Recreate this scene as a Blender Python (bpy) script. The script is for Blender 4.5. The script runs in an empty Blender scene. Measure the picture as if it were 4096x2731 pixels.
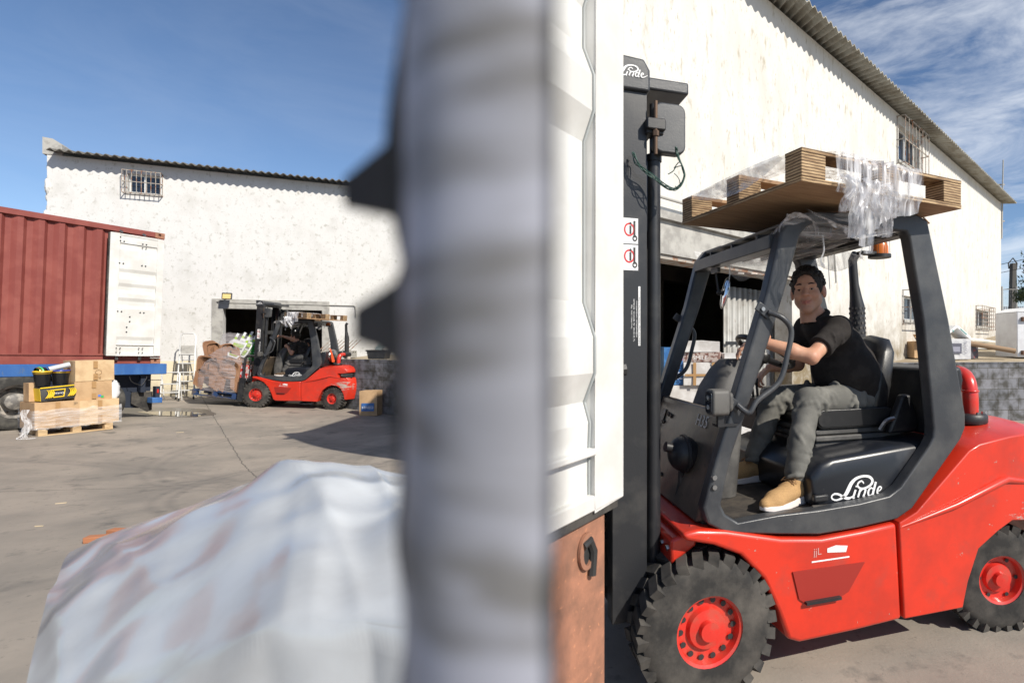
import bpy, bmesh, math, random
import numpy as np
from mathutils import Vector, Matrix, Euler
random.seed(7)
R = math.radians
PI = math.pi
# ------------------------------------------------------------------ camera, sky, sun, exposure
S = bpy.context.scene
COL = S.collection
F, CX, CY, EYE = 560.0, 660.0, 341.0, 1.66
cam_data = bpy.data.cameras.new('camera')
cam = bpy.data.objects.new('camera', cam_data)
COL.objects.link(cam)
cam.location = (0, 0, EYE)
cam.rotation_euler = (R(90), 0, 0)
cam_data.sensor_width = 36
cam_data.lens = F / 1024 * 36
cam_data.shift_x = (512 - CX) / 1024
cam_data.clip_start = 0.01
cam_data.clip_end = 2000
cam_data.dof.use_dof = True
cam_data.dof.focus_distance = 4.6
cam_data.dof.aperture_fstop = 4.0
S.camera = cam
S.view_settings.view_transform = 'Standard'
S.view_settings.look = 'None'
S.view_settings.exposure = 0.38
S.view_settings.gamma = 1
SUN_AZ, SUN_EL = -38.0, 38.0           # azimuth: angle of the direction to the sun from +x towards +y
sd = Vector((math.cos(R(SUN_EL)) * math.cos(R(SUN_AZ)), math.cos(R(SUN_EL)) * math.sin(R(SUN_AZ)), math.sin(R(SUN_EL))))
sl = bpy.data.lights.new('sun', 'SUN')
sl.energy = 4.3
sl.angle = R(0.5)
sl.color = (1.0, 0.935, 0.83)
sun = bpy.data.objects.new('sun', sl)
COL.objects.link(sun)
sun.location = (10, -6, 12)
sun.rotation_euler = (-sd).to_track_quat('-Z', 'Y').to_euler()
W = bpy.data.worlds.new('World')
S.world = W
W.use_nodes = True
nt = W.node_tree
nt.nodes.clear()
out = nt.nodes.new('ShaderNodeOutputWorld')
bg = nt.nodes.new('ShaderNodeBackground')
sky = nt.nodes.new('ShaderNodeTexSky')
sky.sky_type = 'NISHITA'
sky.sun_disc = False
sky.sun_elevation = R(SUN_EL)
sky.sun_rotation = R(90 - SUN_AZ)
sky.altitude = 1800
sky.air_density = 1.0
sky.dust_density = 0.6
sky.ozone_density = 3.5
tc = nt.nodes.new('ShaderNodeTexCoord')
mp = nt.nodes.new('ShaderNodeMapping')
mp.inputs['Scale'].default_value = (1.6, 1.6, 5.0)
mp.inputs['Rotation'].default_value = (0.25, 0.1, 0.5)
n1 = nt.nodes.new('ShaderNodeTexNoise')
n1.inputs['Scale'].default_value = 2.6
n1.inputs['Detail'].default_value = 9
n1.inputs['Roughness'].default_value = 0.62
n1.inputs['Distortion'].default_value = 0.5
cr = nt.nodes.new('ShaderNodeValToRGB')
cr.color_ramp.elements[0].position = 0.42
cr.color_ramp.elements[1].position = 0.78
sep = nt.nodes.new('ShaderNodeSeparateXYZ')
mr = nt.nodes.new('ShaderNodeMapRange')      # clouds stand in the right-hand part of the sky
mr.inputs['From Min'].default_value = -0.25
mr.inputs['From Max'].default_value = 0.5
mr.inputs['To Min'].default_value = 0.06
mr.inputs['To Max'].default_value = 0.95
mul = nt.nodes.new('ShaderNodeMath')
mul.operation = 'MULTIPLY'
mix = nt.nodes.new('ShaderNodeMixRGB')
mix.inputs['Color2'].default_value = (8.2, 8.5, 8.9, 1)
L = nt.links.new
L(tc.outputs['Generated'], mp.inputs['Vector'])
L(mp.outputs['Vector'], n1.inputs['Vector'])
L(n1.outputs['Fac'], cr.inputs['Fac'])
L(tc.outputs['Generated'], sep.inputs['Vector'])
L(sep.outputs['X'], mr.inputs['Value'])
L(cr.outputs['Color'], mul.inputs[0])
L(mr.outputs['Result'], mul.inputs[1])
L(mul.outputs['Value'], mix.inputs['Fac'])
L(sky.outputs['Color'], mix.inputs['Color1'])
L(mix.outputs['Color'], bg.inputs['Color'])
bg.inputs['Strength'].default_value = 0.097
L(bg.outputs['Background'], out.inputs['Surface'])

# ------------------------------------------------------------------ helpers
def at(px, py, Y):
    """the point that stands Y metres ahead at pixel px, py of the 1024 x 682 picture"""
    return Vector(((px - CX) / F * Y, Y, EYE - (py - CY) / F * Y))

def tag(o, label=None, cat=None, group=None, kind=None):
    if label: o['label'] = label
    if cat: o['category'] = cat
    if group: o['group'] = group
    if kind: o['kind'] = kind
    return o

def empty(name, loc=(0, 0, 0), rz=0.0, label=None, cat=None, group=None, rot=None):
    o = bpy.data.objects.new(name, None)
    COL.objects.link(o)
    o.empty_display_size = 0.1
    o.location = loc
    o.rotation_euler = rot if rot else (0, 0, rz)
    return tag(o, label, cat, group)

def copy_tree(o, parent=None):
    c = o.copy()
    COL.objects.link(c)
    if parent: c.parent = parent
    for ch in list(o.children):
        copy_tree(ch, c)
    return c

class MB:
    """collects shapes and links them as one mesh object"""
    def __init__(s):
        s.v = []; s.f = []; s.mi = []; s.m = 0; s.ch = []
    def add(s, vs, fs):
        k = len(s.v)
        s.ch.append((k, k + len(vs), len(s.f), len(s.f) + len(fs)))
        s.v += [tuple(p) for p in vs]
        s.f += [tuple(i + k for i in f) for f in fs]
        s.mi += [s.m] * len(fs)
        return s
    def box(s, c, d, rot=None):
        hx, hy, hz = d[0] / 2, d[1] / 2, d[2] / 2
        vs = [Vector((x, y, z)) for x in (-hx, hx) for y in (-hy, hy) for z in (-hz, hz)]
        if rot is not None:
            M = rot if isinstance(rot, Matrix) else Euler(rot).to_matrix()
            vs = [M @ v for v in vs]
        c = Vector(c)
        return s.add([v + c for v in vs], [(0, 1, 3, 2), (4, 6, 7, 5), (0, 4, 5, 1), (2, 3, 7, 6), (0, 2, 6, 4), (1, 5, 7, 3)])
    def bb(s, a, b):
        return s.box([(a[i] + b[i]) / 2 for i in range(3)], [abs(a[i] - b[i]) for i in range(3)])
    def tube(s, path, r, n=10, cap=True, closed=False):
        P = [Vector(p) for p in path]
        m = len(P)
        rr = r if isinstance(r, (list, tuple)) else [r] * m
        prev = None
        vs = []
        for i in range(m):
            if closed: t = P[(i + 1) % m] - P[i - 1]
            else: t = P[min(i + 1, m - 1)] - P[max(i - 1, 0)]
            if t.length < 1e-9: t = Vector((0, 0, 1))
            t.normalize()
            if prev is None:
                a = Vector((0, 0, 1)) if abs(t.z) < .9 else Vector((1, 0, 0))
                nrm = t.cross(a).normalized()
            else:
                nrm = (prev - t * prev.dot(t))
                nrm = nrm.normalized() if nrm.length > 1e-6 else t.orthogonal().normalized()
            prev = nrm
            b = t.cross(nrm)
            for k in range(n):
                a = 2 * PI * k / n
                vs.append(P[i] + (nrm * math.cos(a) + b * math.sin(a)) * rr[i])
        fs = []
        for i in range(m if closed else m - 1):
            j = (i + 1) % m
            for k in range(n):
                k2 = (k + 1) % n
                fs.append((i * n + k, i * n + k2, j * n + k2, j * n + k))
        if cap and not closed:
            fs.append(tuple(range(n - 1, -1, -1)))
            fs.append(tuple((m - 1) * n + k for k in range(n)))
        return s.add(vs, fs)
    def cyl(s, a, b, r, r2=None, n=20):
        return s.tube([a, b], [r, r if r2 is None else r2], n)
    def prism(s, pts, a0, a1, axis='y'):
        """2-D outline extruded from a0 to a1 along axis; the outline gives the other two coordinates in order"""
        def mk(p, a):
            if axis == 'y': return (p[0], a, p[1])
            if axis == 'x': return (a, p[0], p[1])
            return (p[0], p[1], a)
        n = len(pts)
        vs = [mk(p, a0) for p in pts] + [mk(p, a1) for p in pts]
        fs = [tuple(range(n - 1, -1, -1)), tuple(range(n, 2 * n))]
        fs += [(i, (i + 1) % n, n + (i + 1) % n, n + i) for i in range(n)]
        return s.add(vs, fs)
    def ring(s, outer, inner, a0, a1, axis='y'):
        """outline with a hole; both outlines have the same number of points"""
        def mk(p, a):
            if axis == 'y': return (p[0], a, p[1])
            if axis == 'x': return (a, p[0], p[1])
            return (p[0], p[1], a)
        n = len(outer)
        vs = [mk(p, a0) for p in outer] + [mk(p, a0) for p in inner] + [mk(p, a1) for p in outer] + [mk(p, a1) for p in inner]
        fs = []
        for i in range(n):
            j = (i + 1) % n
            fs += [(i, j, n + j, n + i), (2 * n + i, 3 * n + i, 3 * n + j, 2 * n + j), (i, 2 * n + i, 2 * n + j, j), (n + i, n + j, 3 * n + j, 3 * n + i)]
        return s.add(vs, fs)
    def lathe(s, prof, c=(0, 0, 0), axis='z', n=32):
        """profile of (radius, height)"""
        vs = []
        for r, h in prof:
            for k in range(n):
                a = 2 * PI * k / n
                x, y = r * math.cos(a), r * math.sin(a)
                p = (x, y, h) if axis == 'z' else ((x, h, y) if axis == 'y' else (h, x, y))
                vs.append((p[0] + c[0], p[1] + c[1], p[2] + c[2]))
        fs = []
        m = len(prof)
        for i in range(m - 1):
            for k in range(n):
                k2 = (k + 1) % n
                fs.append((i * n + k, i * n + k2, (i + 1) * n + k2, (i + 1) * n + k))
        return s.add(vs, fs)
    def ball(s, c, r, nu=16, nv=10, M=None):
        rr = (r, r, r) if not isinstance(r, (tuple, list)) else r
        vs, fs = [], []
        c = Vector(c)
        for i in range(nv + 1):
            th = PI * i / nv
            for k in range(nu):
                a = 2 * PI * k / nu
                p = Vector((rr[0] * math.sin(th) * math.cos(a), rr[1] * math.sin(th) * math.sin(a), rr[2] * math.cos(th)))
                if M is not None: p = M @ p
                vs.append(c + p)
        for i in range(nv):
            for k in range(nu):
                k2 = (k + 1) % nu
                fs.append((i * nu + k, i * nu + k2, (i + 1) * nu + k2, (i + 1) * nu + k))
        return s.add(vs, fs)
    def grid(s, fn, nu, nv):
        vs = [fn(i / nu, j / nv) for i in range(nu + 1) for j in range(nv + 1)]
        fs = [(i * (nv + 1) + j, (i + 1) * (nv + 1) + j, (i + 1) * (nv + 1) + j + 1, i * (nv + 1) + j + 1) for i in range(nu) for j in range(nv)]
        return s.add(vs, fs)
    def xf(s, M):
        s.v = [tuple(M @ Vector(p)) for p in s.v]
        return s
    def build(s, name, mat, parent=None, bevel=0, seg=2, smooth=35, fix=True, solid=0, loc=None, rz=None):
        me = bpy.data.meshes.new(name)
        me.from_pydata(s.v, [], s.f)
        if fix:
            b = bmesh.new(); b.from_mesh(me)
            bmesh.ops.remove_doubles(b, verts=b.verts, dist=1e-5)
            bmesh.ops.recalc_face_normals(b, faces=b.faces)
            b.to_mesh(me); b.free()
        mats = mat if isinstance(mat, (list, tuple)) else [mat]
        for m in mats: me.materials.append(m)
        if len(mats) > 1 and len(me.polygons) == len(s.mi):
            me.polygons.foreach_set('material_index', s.mi)
        if smooth:
            me.polygons.foreach_set('use_smooth', [True] * len(me.polygons))
            me.set_sharp_from_angle(angle=R(smooth))
        me.update()
        o = bpy.data.objects.new(name, me)
        COL.objects.link(o)
        if parent: o.parent = parent
        if loc is not None: o.location = loc
        if rz is not None: o.rotation_euler = (0, 0, rz)
        if solid:
            md = o.modifiers.new('solid', 'SOLIDIFY'); md.thickness = solid; md.offset = 0
        if bevel:
            md = o.modifiers.new('bevel', 'BEVEL'); md.width = bevel; md.segments = seg; md.limit_method = 'ANGLE'; md.angle_limit = R(40)
        return o

def build_each(b, name, mat_, parent=None, **kw):
    """every shape collected in b becomes an object of its own"""
    for v0, v1, f0, f1 in b.ch:
        q = MB(); q.add(b.v[v0:v1], [tuple(i - v0 for i in f) for f in b.f[f0:f1]]); q.build(name, mat_, parent, **kw)

def arc(cx, cy, r, a0, a1, n):
    return [(cx + r * math.cos(R(a0 + (a1 - a0) * i / n)), cy + r * math.sin(R(a0 + (a1 - a0) * i / n))) for i in range(n + 1)]

def rrect(x0, y0, x1, y1, r, n=4):
    return arc(x1 - r, y1 - r, r, 0, 90, n) + arc(x0 + r, y1 - r, r, 90, 180, n) + arc(x0 + r, y0 + r, r, 180, 270, n) + arc(x1 - r, y0 + r, r, 270, 360, n)

def catmull(P, n=6, closed=False):
    P = [Vector(p) for p in P]
    res = []
    m = len(P)
    for i in range(m if closed else m - 1):
        if closed: p0, p1, p2, p3 = P[i - 1], P[i], P[(i + 1) % m], P[(i + 2) % m]
        else: p0, p1, p2, p3 = P[max(i - 1, 0)], P[i], P[i + 1], P[min(i + 2, m - 1)]
        for k in range(n):
            t = k / n
            res.append(0.5 * ((2 * p1) + (-p0 + p2) * t + (2 * p0 - 5 * p1 + 4 * p2 - p3) * t * t + (-p0 + 3 * p1 - 3 * p2 + p3) * t ** 3))
    if not closed: res.append(P[-1])
    return res

def text_obj(name, s, size, mat, parent, M, ext=0.0004, align='LEFT', sx=1.0):
    cu = bpy.data.curves.new(name, 'FONT')
    cu.body = s; cu.size = size; cu.extrude = ext; cu.align_x = align; cu.resolution_u = 3
    t = bpy.data.objects.new('tmp', cu)
    COL.objects.link(t)
    dg = bpy.context.evaluated_depsgraph_get()
    me = bpy.data.meshes.new_from_object(t.evaluated_get(dg))
    bpy.data.objects.remove(t); bpy.data.curves.remove(cu)
    me.transform(Matrix.Diagonal((sx, 1, 1, 1)))
    me.transform(M)
    me.materials.clear(); me.materials.append(mat)
    o = bpy.data.objects.new(name, me)
    COL.objects.link(o)
    if parent: o.parent = parent
    return o

def frame_matrix(org, xdir, ydir):
    x = Vector(xdir).normalized(); y = Vector(ydir).normalized(); z = x.cross(y)
    M = Matrix.Identity(4)
    for i in range(3):
        M[i][0], M[i][1], M[i][2], M[i][3] = x[i], y[i], z[i], org[i]
    return M

# ------------------------------------------------------------------ materials
def mat(name, c, rough=0.6, metal=0.0, c2=None, ns=8.0, amt=1.0, lo=0.45, hi=0.6, bump=0.0, bs=60.0, spots=None, coat=0.0,
        stretch=None, rvar=0.0, spec=0.5, dist=0.002):
    m = bpy.data.materials.new(name)
    m.use_nodes = True
    t = m.node_tree
    p = t.nodes['Principled BSDF']
    p.inputs['Roughness'].default_value = rough
    p.inputs['Metallic'].default_value = metal
    p.inputs['Specular IOR Level'].default_value = spec
    if coat:
        p.inputs['Coat Weight'].default_value = coat
        p.inputs['Coat Roughness'].default_value = 0.12
    tcn = t.nodes.new('ShaderNodeTexCoord')
    vec = tcn.outputs['Object']
    if stretch:
        mpn = t.nodes.new('ShaderNodeMapping')
        mpn.inputs['Scale'].default_value = stretch
        t.links.new(vec, mpn.inputs['Vector'])
        vec = mpn.outputs['Vector']
    col = None
    def noise(scale, detail=6, rough_=0.6):
        n = t.nodes.new('ShaderNodeTexNoise')
        n.inputs['Scale'].default_value = scale
        n.inputs['Detail'].default_value = detail
        n.inputs['Roughness'].default_value = rough_
        t.links.new(vec, n.inputs['Vector'])
        return n.outputs['Fac']
    def ramp(fac, a, b):
        r = t.nodes.new('ShaderNodeMapRange')
        r.inputs['From Min'].default_value = a
        r.inputs['From Max'].default_value = b
        t.links.new(fac, r.inputs['Value'])
        return r.outputs['Result']
    def mixc(fac, a, b):
        x = t.nodes.new('ShaderNodeMixRGB')
        t.links.new(fac, x.inputs['Fac'])
        for s_, v_ in (('Color1', a), ('Color2', b)):
            if isinstance(v_, tuple): x.inputs[s_].default_value = (*v_[:3], 1)
            else: t.links.new(v_, x.inputs[s_])
        return x.outputs['Color']
    col = c
    if c2 is not None:
        f = ramp(noise(ns), lo, hi)
        if amt < 1:
            mm = t.nodes.new('ShaderNodeMath'); mm.operation = 'MULTIPLY'; mm.inputs[1].default_value = amt
            t.links.new(f, mm.inputs[0]); f = mm.outputs[0]
        col = mixc(f, c, c2)
    if spots:
        for sc, a, b, cc in spots:
            f = ramp(noise(sc, 8, 0.65), a, b)
            col = mixc(f, col, cc)
    if isinstance(col, tuple): p.inputs['Base Color'].default_value = (*col[:3], 1)
    else: t.links.new(col, p.inputs['Base Color'])
    if rvar:
        r = t.nodes.new('ShaderNodeMapRange')
        r.inputs['To Min'].default_value = max(0.03, rough - rvar)
        r.inputs['To Max'].default_value = min(1, rough + rvar)
        t.links.new(noise(ns * 1.7), r.inputs['Value'])
        t.links.new(r.outputs['Result'], p.inputs['Roughness'])
    if bump:
        bn = t.nodes.new('ShaderNodeBump')
        bn.inputs['Strength'].default_value = bump
        bn.inputs['Distance'].default_value = dist
        t.links.new(noise(bs, 5), bn.inputs['Height'])
        t.links.new(bn.outputs['Normal'], p.inputs['Normal'])
    return m

def film_mat(name, lo, hi, stretch, sc=12.0, c=(0.85, 0.85, 0.87)):
    """clear stretch film: mostly see-through, white where it is gathered in folds"""
    m = bpy.data.materials.new(name); m.use_nodes = True
    t = m.node_tree
    p = t.nodes['Principled BSDF']
    p.inputs['Base Color'].default_value = (*c, 1)
    p.inputs['Roughness'].default_value = 0.12
    p.inputs['Specular IOR Level'].default_value = 1.0
    tr = t.nodes.new('ShaderNodeBsdfTransparent')
    mx = t.nodes.new('ShaderNodeMixShader')
    tcn = t.nodes.new('ShaderNodeTexCoord'); mpn = t.nodes.new('ShaderNodeMapping')
    mpn.inputs['Scale'].default_value = stretch
    n = t.nodes.new('ShaderNodeTexNoise'); n.inputs['Scale'].default_value = sc; n.inputs['Detail'].default_value = 8
    n.inputs['Distortion'].default_value = 0.8
    mr_ = t.nodes.new('ShaderNodeMapRange')
    mr_.inputs['From Min'].default_value = 0.35; mr_.inputs['From Max'].default_value = 0.72
    mr_.inputs['To Min'].default_value = lo; mr_.inputs['To Max'].default_value = hi
    bn = t.nodes.new('ShaderNodeBump'); bn.inputs['Strength'].default_value = 0.8; bn.inputs['Distance'].default_value = 0.01
    l = t.links.new
    l(tcn.outputs['Object'], mpn.inputs['Vector']); l(mpn.outputs['Vector'], n.inputs['Vector'])
    l(n.outputs['Fac'], mr_.inputs['Value']); l(n.outputs['Fac'], bn.inputs['Height'])
    l(bn.outputs['Normal'], p.inputs['Normal'])
    l(mr_.outputs['Result'], mx.inputs['Fac']); l(tr.outputs['BSDF'], mx.inputs[1]); l(p.outputs['BSDF'], mx.inputs[2])
    l(mx.outputs['Shader'], t.nodes['Material Output'].inputs['Surface'])
    return m

M_black = mat('black_paint', (0.014, 0.016, 0.020), 0.42, c2=(0.05, 0.05, 0.05), ns=5, lo=.5, hi=.8, bump=.25, bs=260, spots=[(70, .68, .72, (.12, .12, .12))])
M_guard = mat('guard_grey_paint', (0.034, 0.037, 0.043), 0.38, c2=(0.085, 0.086, 0.086), ns=4, lo=.42, hi=.75, bump=.35, bs=140, spots=[(55, .70, .74, (.22, .22, .22))], rvar=.1)
M_plastic = mat('black_plastic', (0.016, 0.016, 0.018), 0.45, c2=(0.05, 0.048, 0.045), ns=7, lo=.5, hi=.8, bump=.3, bs=400)
M_cover = mat('engine_cover_black', (0.012, 0.014, 0.019), 0.3, c2=(0.05, 0.05, 0.052), ns=5, lo=.5, hi=.8, spots=[(45, .69, .73, (.12, .14, .11))], bump=.1, bs=200)
M_seat = mat('seat_vinyl', (0.012, 0.012, 0.013), 0.36, c2=(0.04, 0.038, 0.036), ns=9, lo=.5, hi=.8, bump=.3, bs=300)
M_greyplastic = mat('dusty_grey_plastic', (0.06, 0.058, 0.056), 0.6, c2=(0.11, 0.105, 0.098), ns=6, bump=.3, bs=500)
M_dash = mat('dash_panel_metal', (0.075, 0.062, 0.050), 0.32, c2=(0.20, 0.15, 0.10), ns=3.5, lo=.4, hi=.7, bump=.2, bs=40, spots=[(30, .62, .70, (.028, .026, .026))], dist=.004)
M_red = mat('truck_red_paint', (0.62, 0.032, 0.012), 0.33, c2=(0.50, 0.03, 0.014), ns=3, coat=.3, bump=.12, bs=150,
            spots=[(5, .55, .8, (.36, .05, .035)), (23, .672, .685, (.32, .28, .24)), (60, .69, .71, (.22, .05, .04))])
def red_tail():
    m = mat('scuffed_red_paint', (0.62, 0.032, 0.012), 0.36, c2=(0.50, 0.03, 0.014), ns=3, coat=.25, bump=.15, bs=150, spots=[(5, .55, .8, (.36, .05, .035)), (23, .672, .685, (.32, .28, .24)), (60, .69, .71, (.22, .05, .04))])
    t = m.node_tree; p = t.nodes['Principled BSDF']; src = p.inputs['Base Color'].links[0].from_socket
    tcn = t.nodes.new('ShaderNodeTexCoord'); mp_ = t.nodes.new('ShaderNodeMapping'); mp_.inputs['Location'].default_value = (-2.12, 0, -.66 * 1.9); mp_.inputs['Scale'].default_value = (1, 0, 1.9)
    ln = t.nodes.new('ShaderNodeVectorMath'); ln.operation = 'LENGTH'
    g = t.nodes.new('ShaderNodeMapRange'); g.inputs['From Min'].default_value = .42; g.inputs['From Max'].default_value = .05; g.inputs['To Max'].default_value = .24
    n = t.nodes.new('ShaderNodeTexNoise'); n.inputs['Scale'].default_value = 7; n.inputs['Detail'].default_value = 10; n.inputs['Roughness'].default_value = .75
    mq = t.nodes.new('ShaderNodeMapping'); mq.inputs['Scale'].default_value = (.7, 1, 2.6)
    a = t.nodes.new('ShaderNodeMath'); a.operation = 'ADD'
    r = t.nodes.new('ShaderNodeMapRange'); r.inputs['From Min'].default_value = .68; r.inputs['From Max'].default_value = .71
    x = t.nodes.new('ShaderNodeMixRGB'); x.inputs['Color2'].default_value = (.40, .34, .30, 1)
    l = t.links.new
    l(tcn.outputs['Object'], mp_.inputs['Vector']); l(mp_.outputs['Vector'], ln.inputs[0]); l(ln.outputs['Value'], g.inputs['Value'])
    l(tcn.outputs['Object'], mq.inputs['Vector']); l(mq.outputs['Vector'], n.inputs['Vector']); l(n.outputs['Fac'], a.inputs[0]); l(g.outputs['Result'], a.inputs[1])
    l(a.outputs[0], r.inputs['Value']); l(r.outputs['Result'], x.inputs['Fac']); l(src, x.inputs['Color1']); l(x.outputs['Color'], p.inputs['Base Color'])
    return m
M_redtail = red_tail()
M_redtank = mat('pipe_red_paint', (0.62, 0.03, 0.02), 0.3, coat=.3, c2=(0.5, 0.06, .04), ns=12)
M_rubber = mat('tyre_rubber', (0.022, 0.021, 0.020), 0.9, c2=(0.10, 0.09, 0.078), ns=6, lo=.38, hi=.7, bump=.4, bs=120)
M_steel = mat('bare_steel', (0.4, 0.4, 0.4), 0.35, 1.0, c2=(.2, .18, .16), ns=20)
M_darksteel = mat('mast_steel', (0.022, 0.023, 0.026), 0.36, c2=(0.06, 0.058, 0.055), ns=6, lo=.5, hi=.8, bump=.25, bs=120, spots=[(80, .70, .73, (.16, .15, .14))])
M_white = mat('white_decal', (0.8, 0.8, 0.8), 0.4)
M_redink = mat('red_ink', (0.6, 0.03, 0.03), 0.4)
M_darkink = mat('dark_ink', (0.03, 0.03, 0.03), 0.5)
M_amber = mat('amber_lens', (0.55, 0.15, 0.03), 0.25)
M_lens = mat('lamp_lens', (0.5, 0.5, 0.48), 0.08, c2=(.2, .2, .2), ns=60)
M_glassdark = mat('dark_glass', (0.012, 0.018, 0.03), 0.06, spec=.8)
M_mirror = mat('mirror_glass', (0.75, 0.76, 0.78), 0.05, 1.0)
M_ply = mat('plywood', (0.42, 0.27, 0.15), 0.75, c2=(0.26, 0.15, 0.08), ns=4, lo=.35, hi=.7, bump=.4, bs=60, stretch=(1, 9, 9))
def ply_edge(name):
    m = mat(name, (0.55, 0.39, 0.22), 0.8, bump=.6, bs=90, stretch=(3, 3, 30), c2=(0.3, .19, .1), ns=3, lo=.4, hi=.6)
    t = m.node_tree; p = t.nodes['Principled BSDF']
    w = t.nodes.new('ShaderNodeTexWave'); w.wave_type = 'BANDS'; w.bands_direction = 'Z'
    w.inputs['Scale'].default_value = 24; w.inputs['Distortion'].default_value = 1.2; w.inputs['Detail'].default_value = 4
    tcn = t.nodes.new('ShaderNodeTexCoord'); t.links.new(tcn.outputs['Object'], w.inputs['Vector'])
    x = t.nodes.new('ShaderNodeMixRGB'); x.blend_type = 'MULTIPLY'; x.inputs['Fac'].default_value = .85
    src = p.inputs['Base Color'].links[0].from_socket
    r = t.nodes.new('ShaderNodeValToRGB'); r.color_ramp.elements[0].position = .25; r.color_ramp.elements[0].color = (.16, .12, .09, 1)
    r.color_ramp.elements[1].position = .55; r.color_ramp.elements[1].color = (1, 1, 1, 1)
    t.links.new(w.outputs['Color'], r.inputs['Fac'])
    t.links.new(src, x.inputs['Color1']); t.links.new(r.outputs['Color'], x.inputs['Color2'])
    t.links.new(x.outputs['Color'], p.inputs['Base Color'])
    return m
M_plyedge = ply_edge('plywood_layers')
M_pine = mat('pale_pallet_wood', (0.58, 0.42, 0.24), 0.8, c2=(0.45, 0.3, 0.16), ns=5, bump=.4, bs=70, stretch=(1, 6, 6))
M_card = mat('cardboard', (0.50, 0.33, 0.18), 0.8, c2=(0.42, 0.27, 0.145), ns=4, bump=.3, bs=30, dist=.006)
M_card2 = mat('cardboard_pale', (0.60, 0.43, 0.25), 0.8, c2=(0.50, 0.34, 0.19), ns=4, bump=.3, bs=30, dist=.006)
M_tape = mat('packing_tape', (0.40, 0.24, 0.11), 0.3)
M_cont = mat('container_red_paint', (0.215, 0.05, 0.040), 0.55, c2=(0.26, 0.07, 0.055), ns=2.5, bump=.15, bs=25, spots=[(34, .69, .72, (.42, .2, .15))])
M_contdoor = mat('white_door_paint', (0.68, 0.675, 0.65), 0.45, c2=(0.60, 0.59, 0.56), ns=3, bump=.1, bs=30, spots=[(26, .73, .75, (.35, .25, .18))])
M_blue = mat('trailer_blue_paint', (0.03, 0.11, 0.33), 0.5, c2=(0.05, 0.15, 0.38), ns=3, spots=[(14, .62, .72, (.1, .14, .2))], stretch=(1, 1, .3))
M_rust = mat('rusty_orange_paint', (0.36, 0.165, 0.10), 0.8, c2=(0.22, 0.11, 0.07), ns=9, lo=.4, hi=.65, bump=.7, bs=50, spots=[(40, .6, .66, (.5, .22, .12))])
M_alu = mat('ladder_aluminium', (0.75, 0.75, 0.73), 0.4, .3)
M_cloth_black = mat('black_cotton', (0.024, 0.021, 0.020), 0.9, bump=.3, bs=700, spec=.2, c2=(0.034, .030, .028), ns=14)
M_jeans = mat('grey_denim', (0.12, 0.118, 0.108), 0.9, c2=(0.21, 0.205, 0.185), ns=7, lo=.4, hi=.75, bump=.5, bs=500, spec=.2)
M_jeans2 = mat('dark_denim', (0.06, 0.06, 0.06), 0.9, c2=(0.11, 0.105, 0.1), ns=7, bump=.4, bs=400, spec=.2)
M_hair = mat('black_hair', (0.008, 0.006, 0.005), 0.55, bump=1.0, bs=260, dist=.004, c2=(.02, .014, .01), ns=60)
M_shoe = mat('tan_knit', (0.46, 0.28, 0.12), 0.85, bump=.9, bs=520, c2=(0.36, 0.21, 0.09), ns=220)
M_sole = mat('white_sole', (0.72, 0.66, 0.62), 0.6)
M_lace = mat('brown_lace', (0.33, 0.18, 0.08), 0.8)
M_greenwire = mat('green_wire', (0.03, 0.075, 0.06), 0.5)
M_film = film_mat('stretch_film', .10, .75, (1, 1, 1))
M_filmv = film_mat('stretch_film_folds', .08, .85, (7, 7, 1), 5.0)
M_filmh = film_mat('stretch_film_bands', .05, .5, (1, 1, 12), 4.0)
# ------------------------------------------------------------------ ground
def sst(x, a, b):
    t = min(1, max(0, (x - a) / (b - a)))
    return t * t * (3 - 2 * t)
def gz(x, y):
    """height of the yard: it falls gently to the right in front of the warehouse and levels out near the trucks"""
    xx = max(-16.0, min(x, -6.6))
    z = -0.12 - 0.05 * (xx + 9)
    z *= 1 - sst(x, -6.6, -1.8)
    return z * sst(y, 3.5, 9.0)

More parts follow.
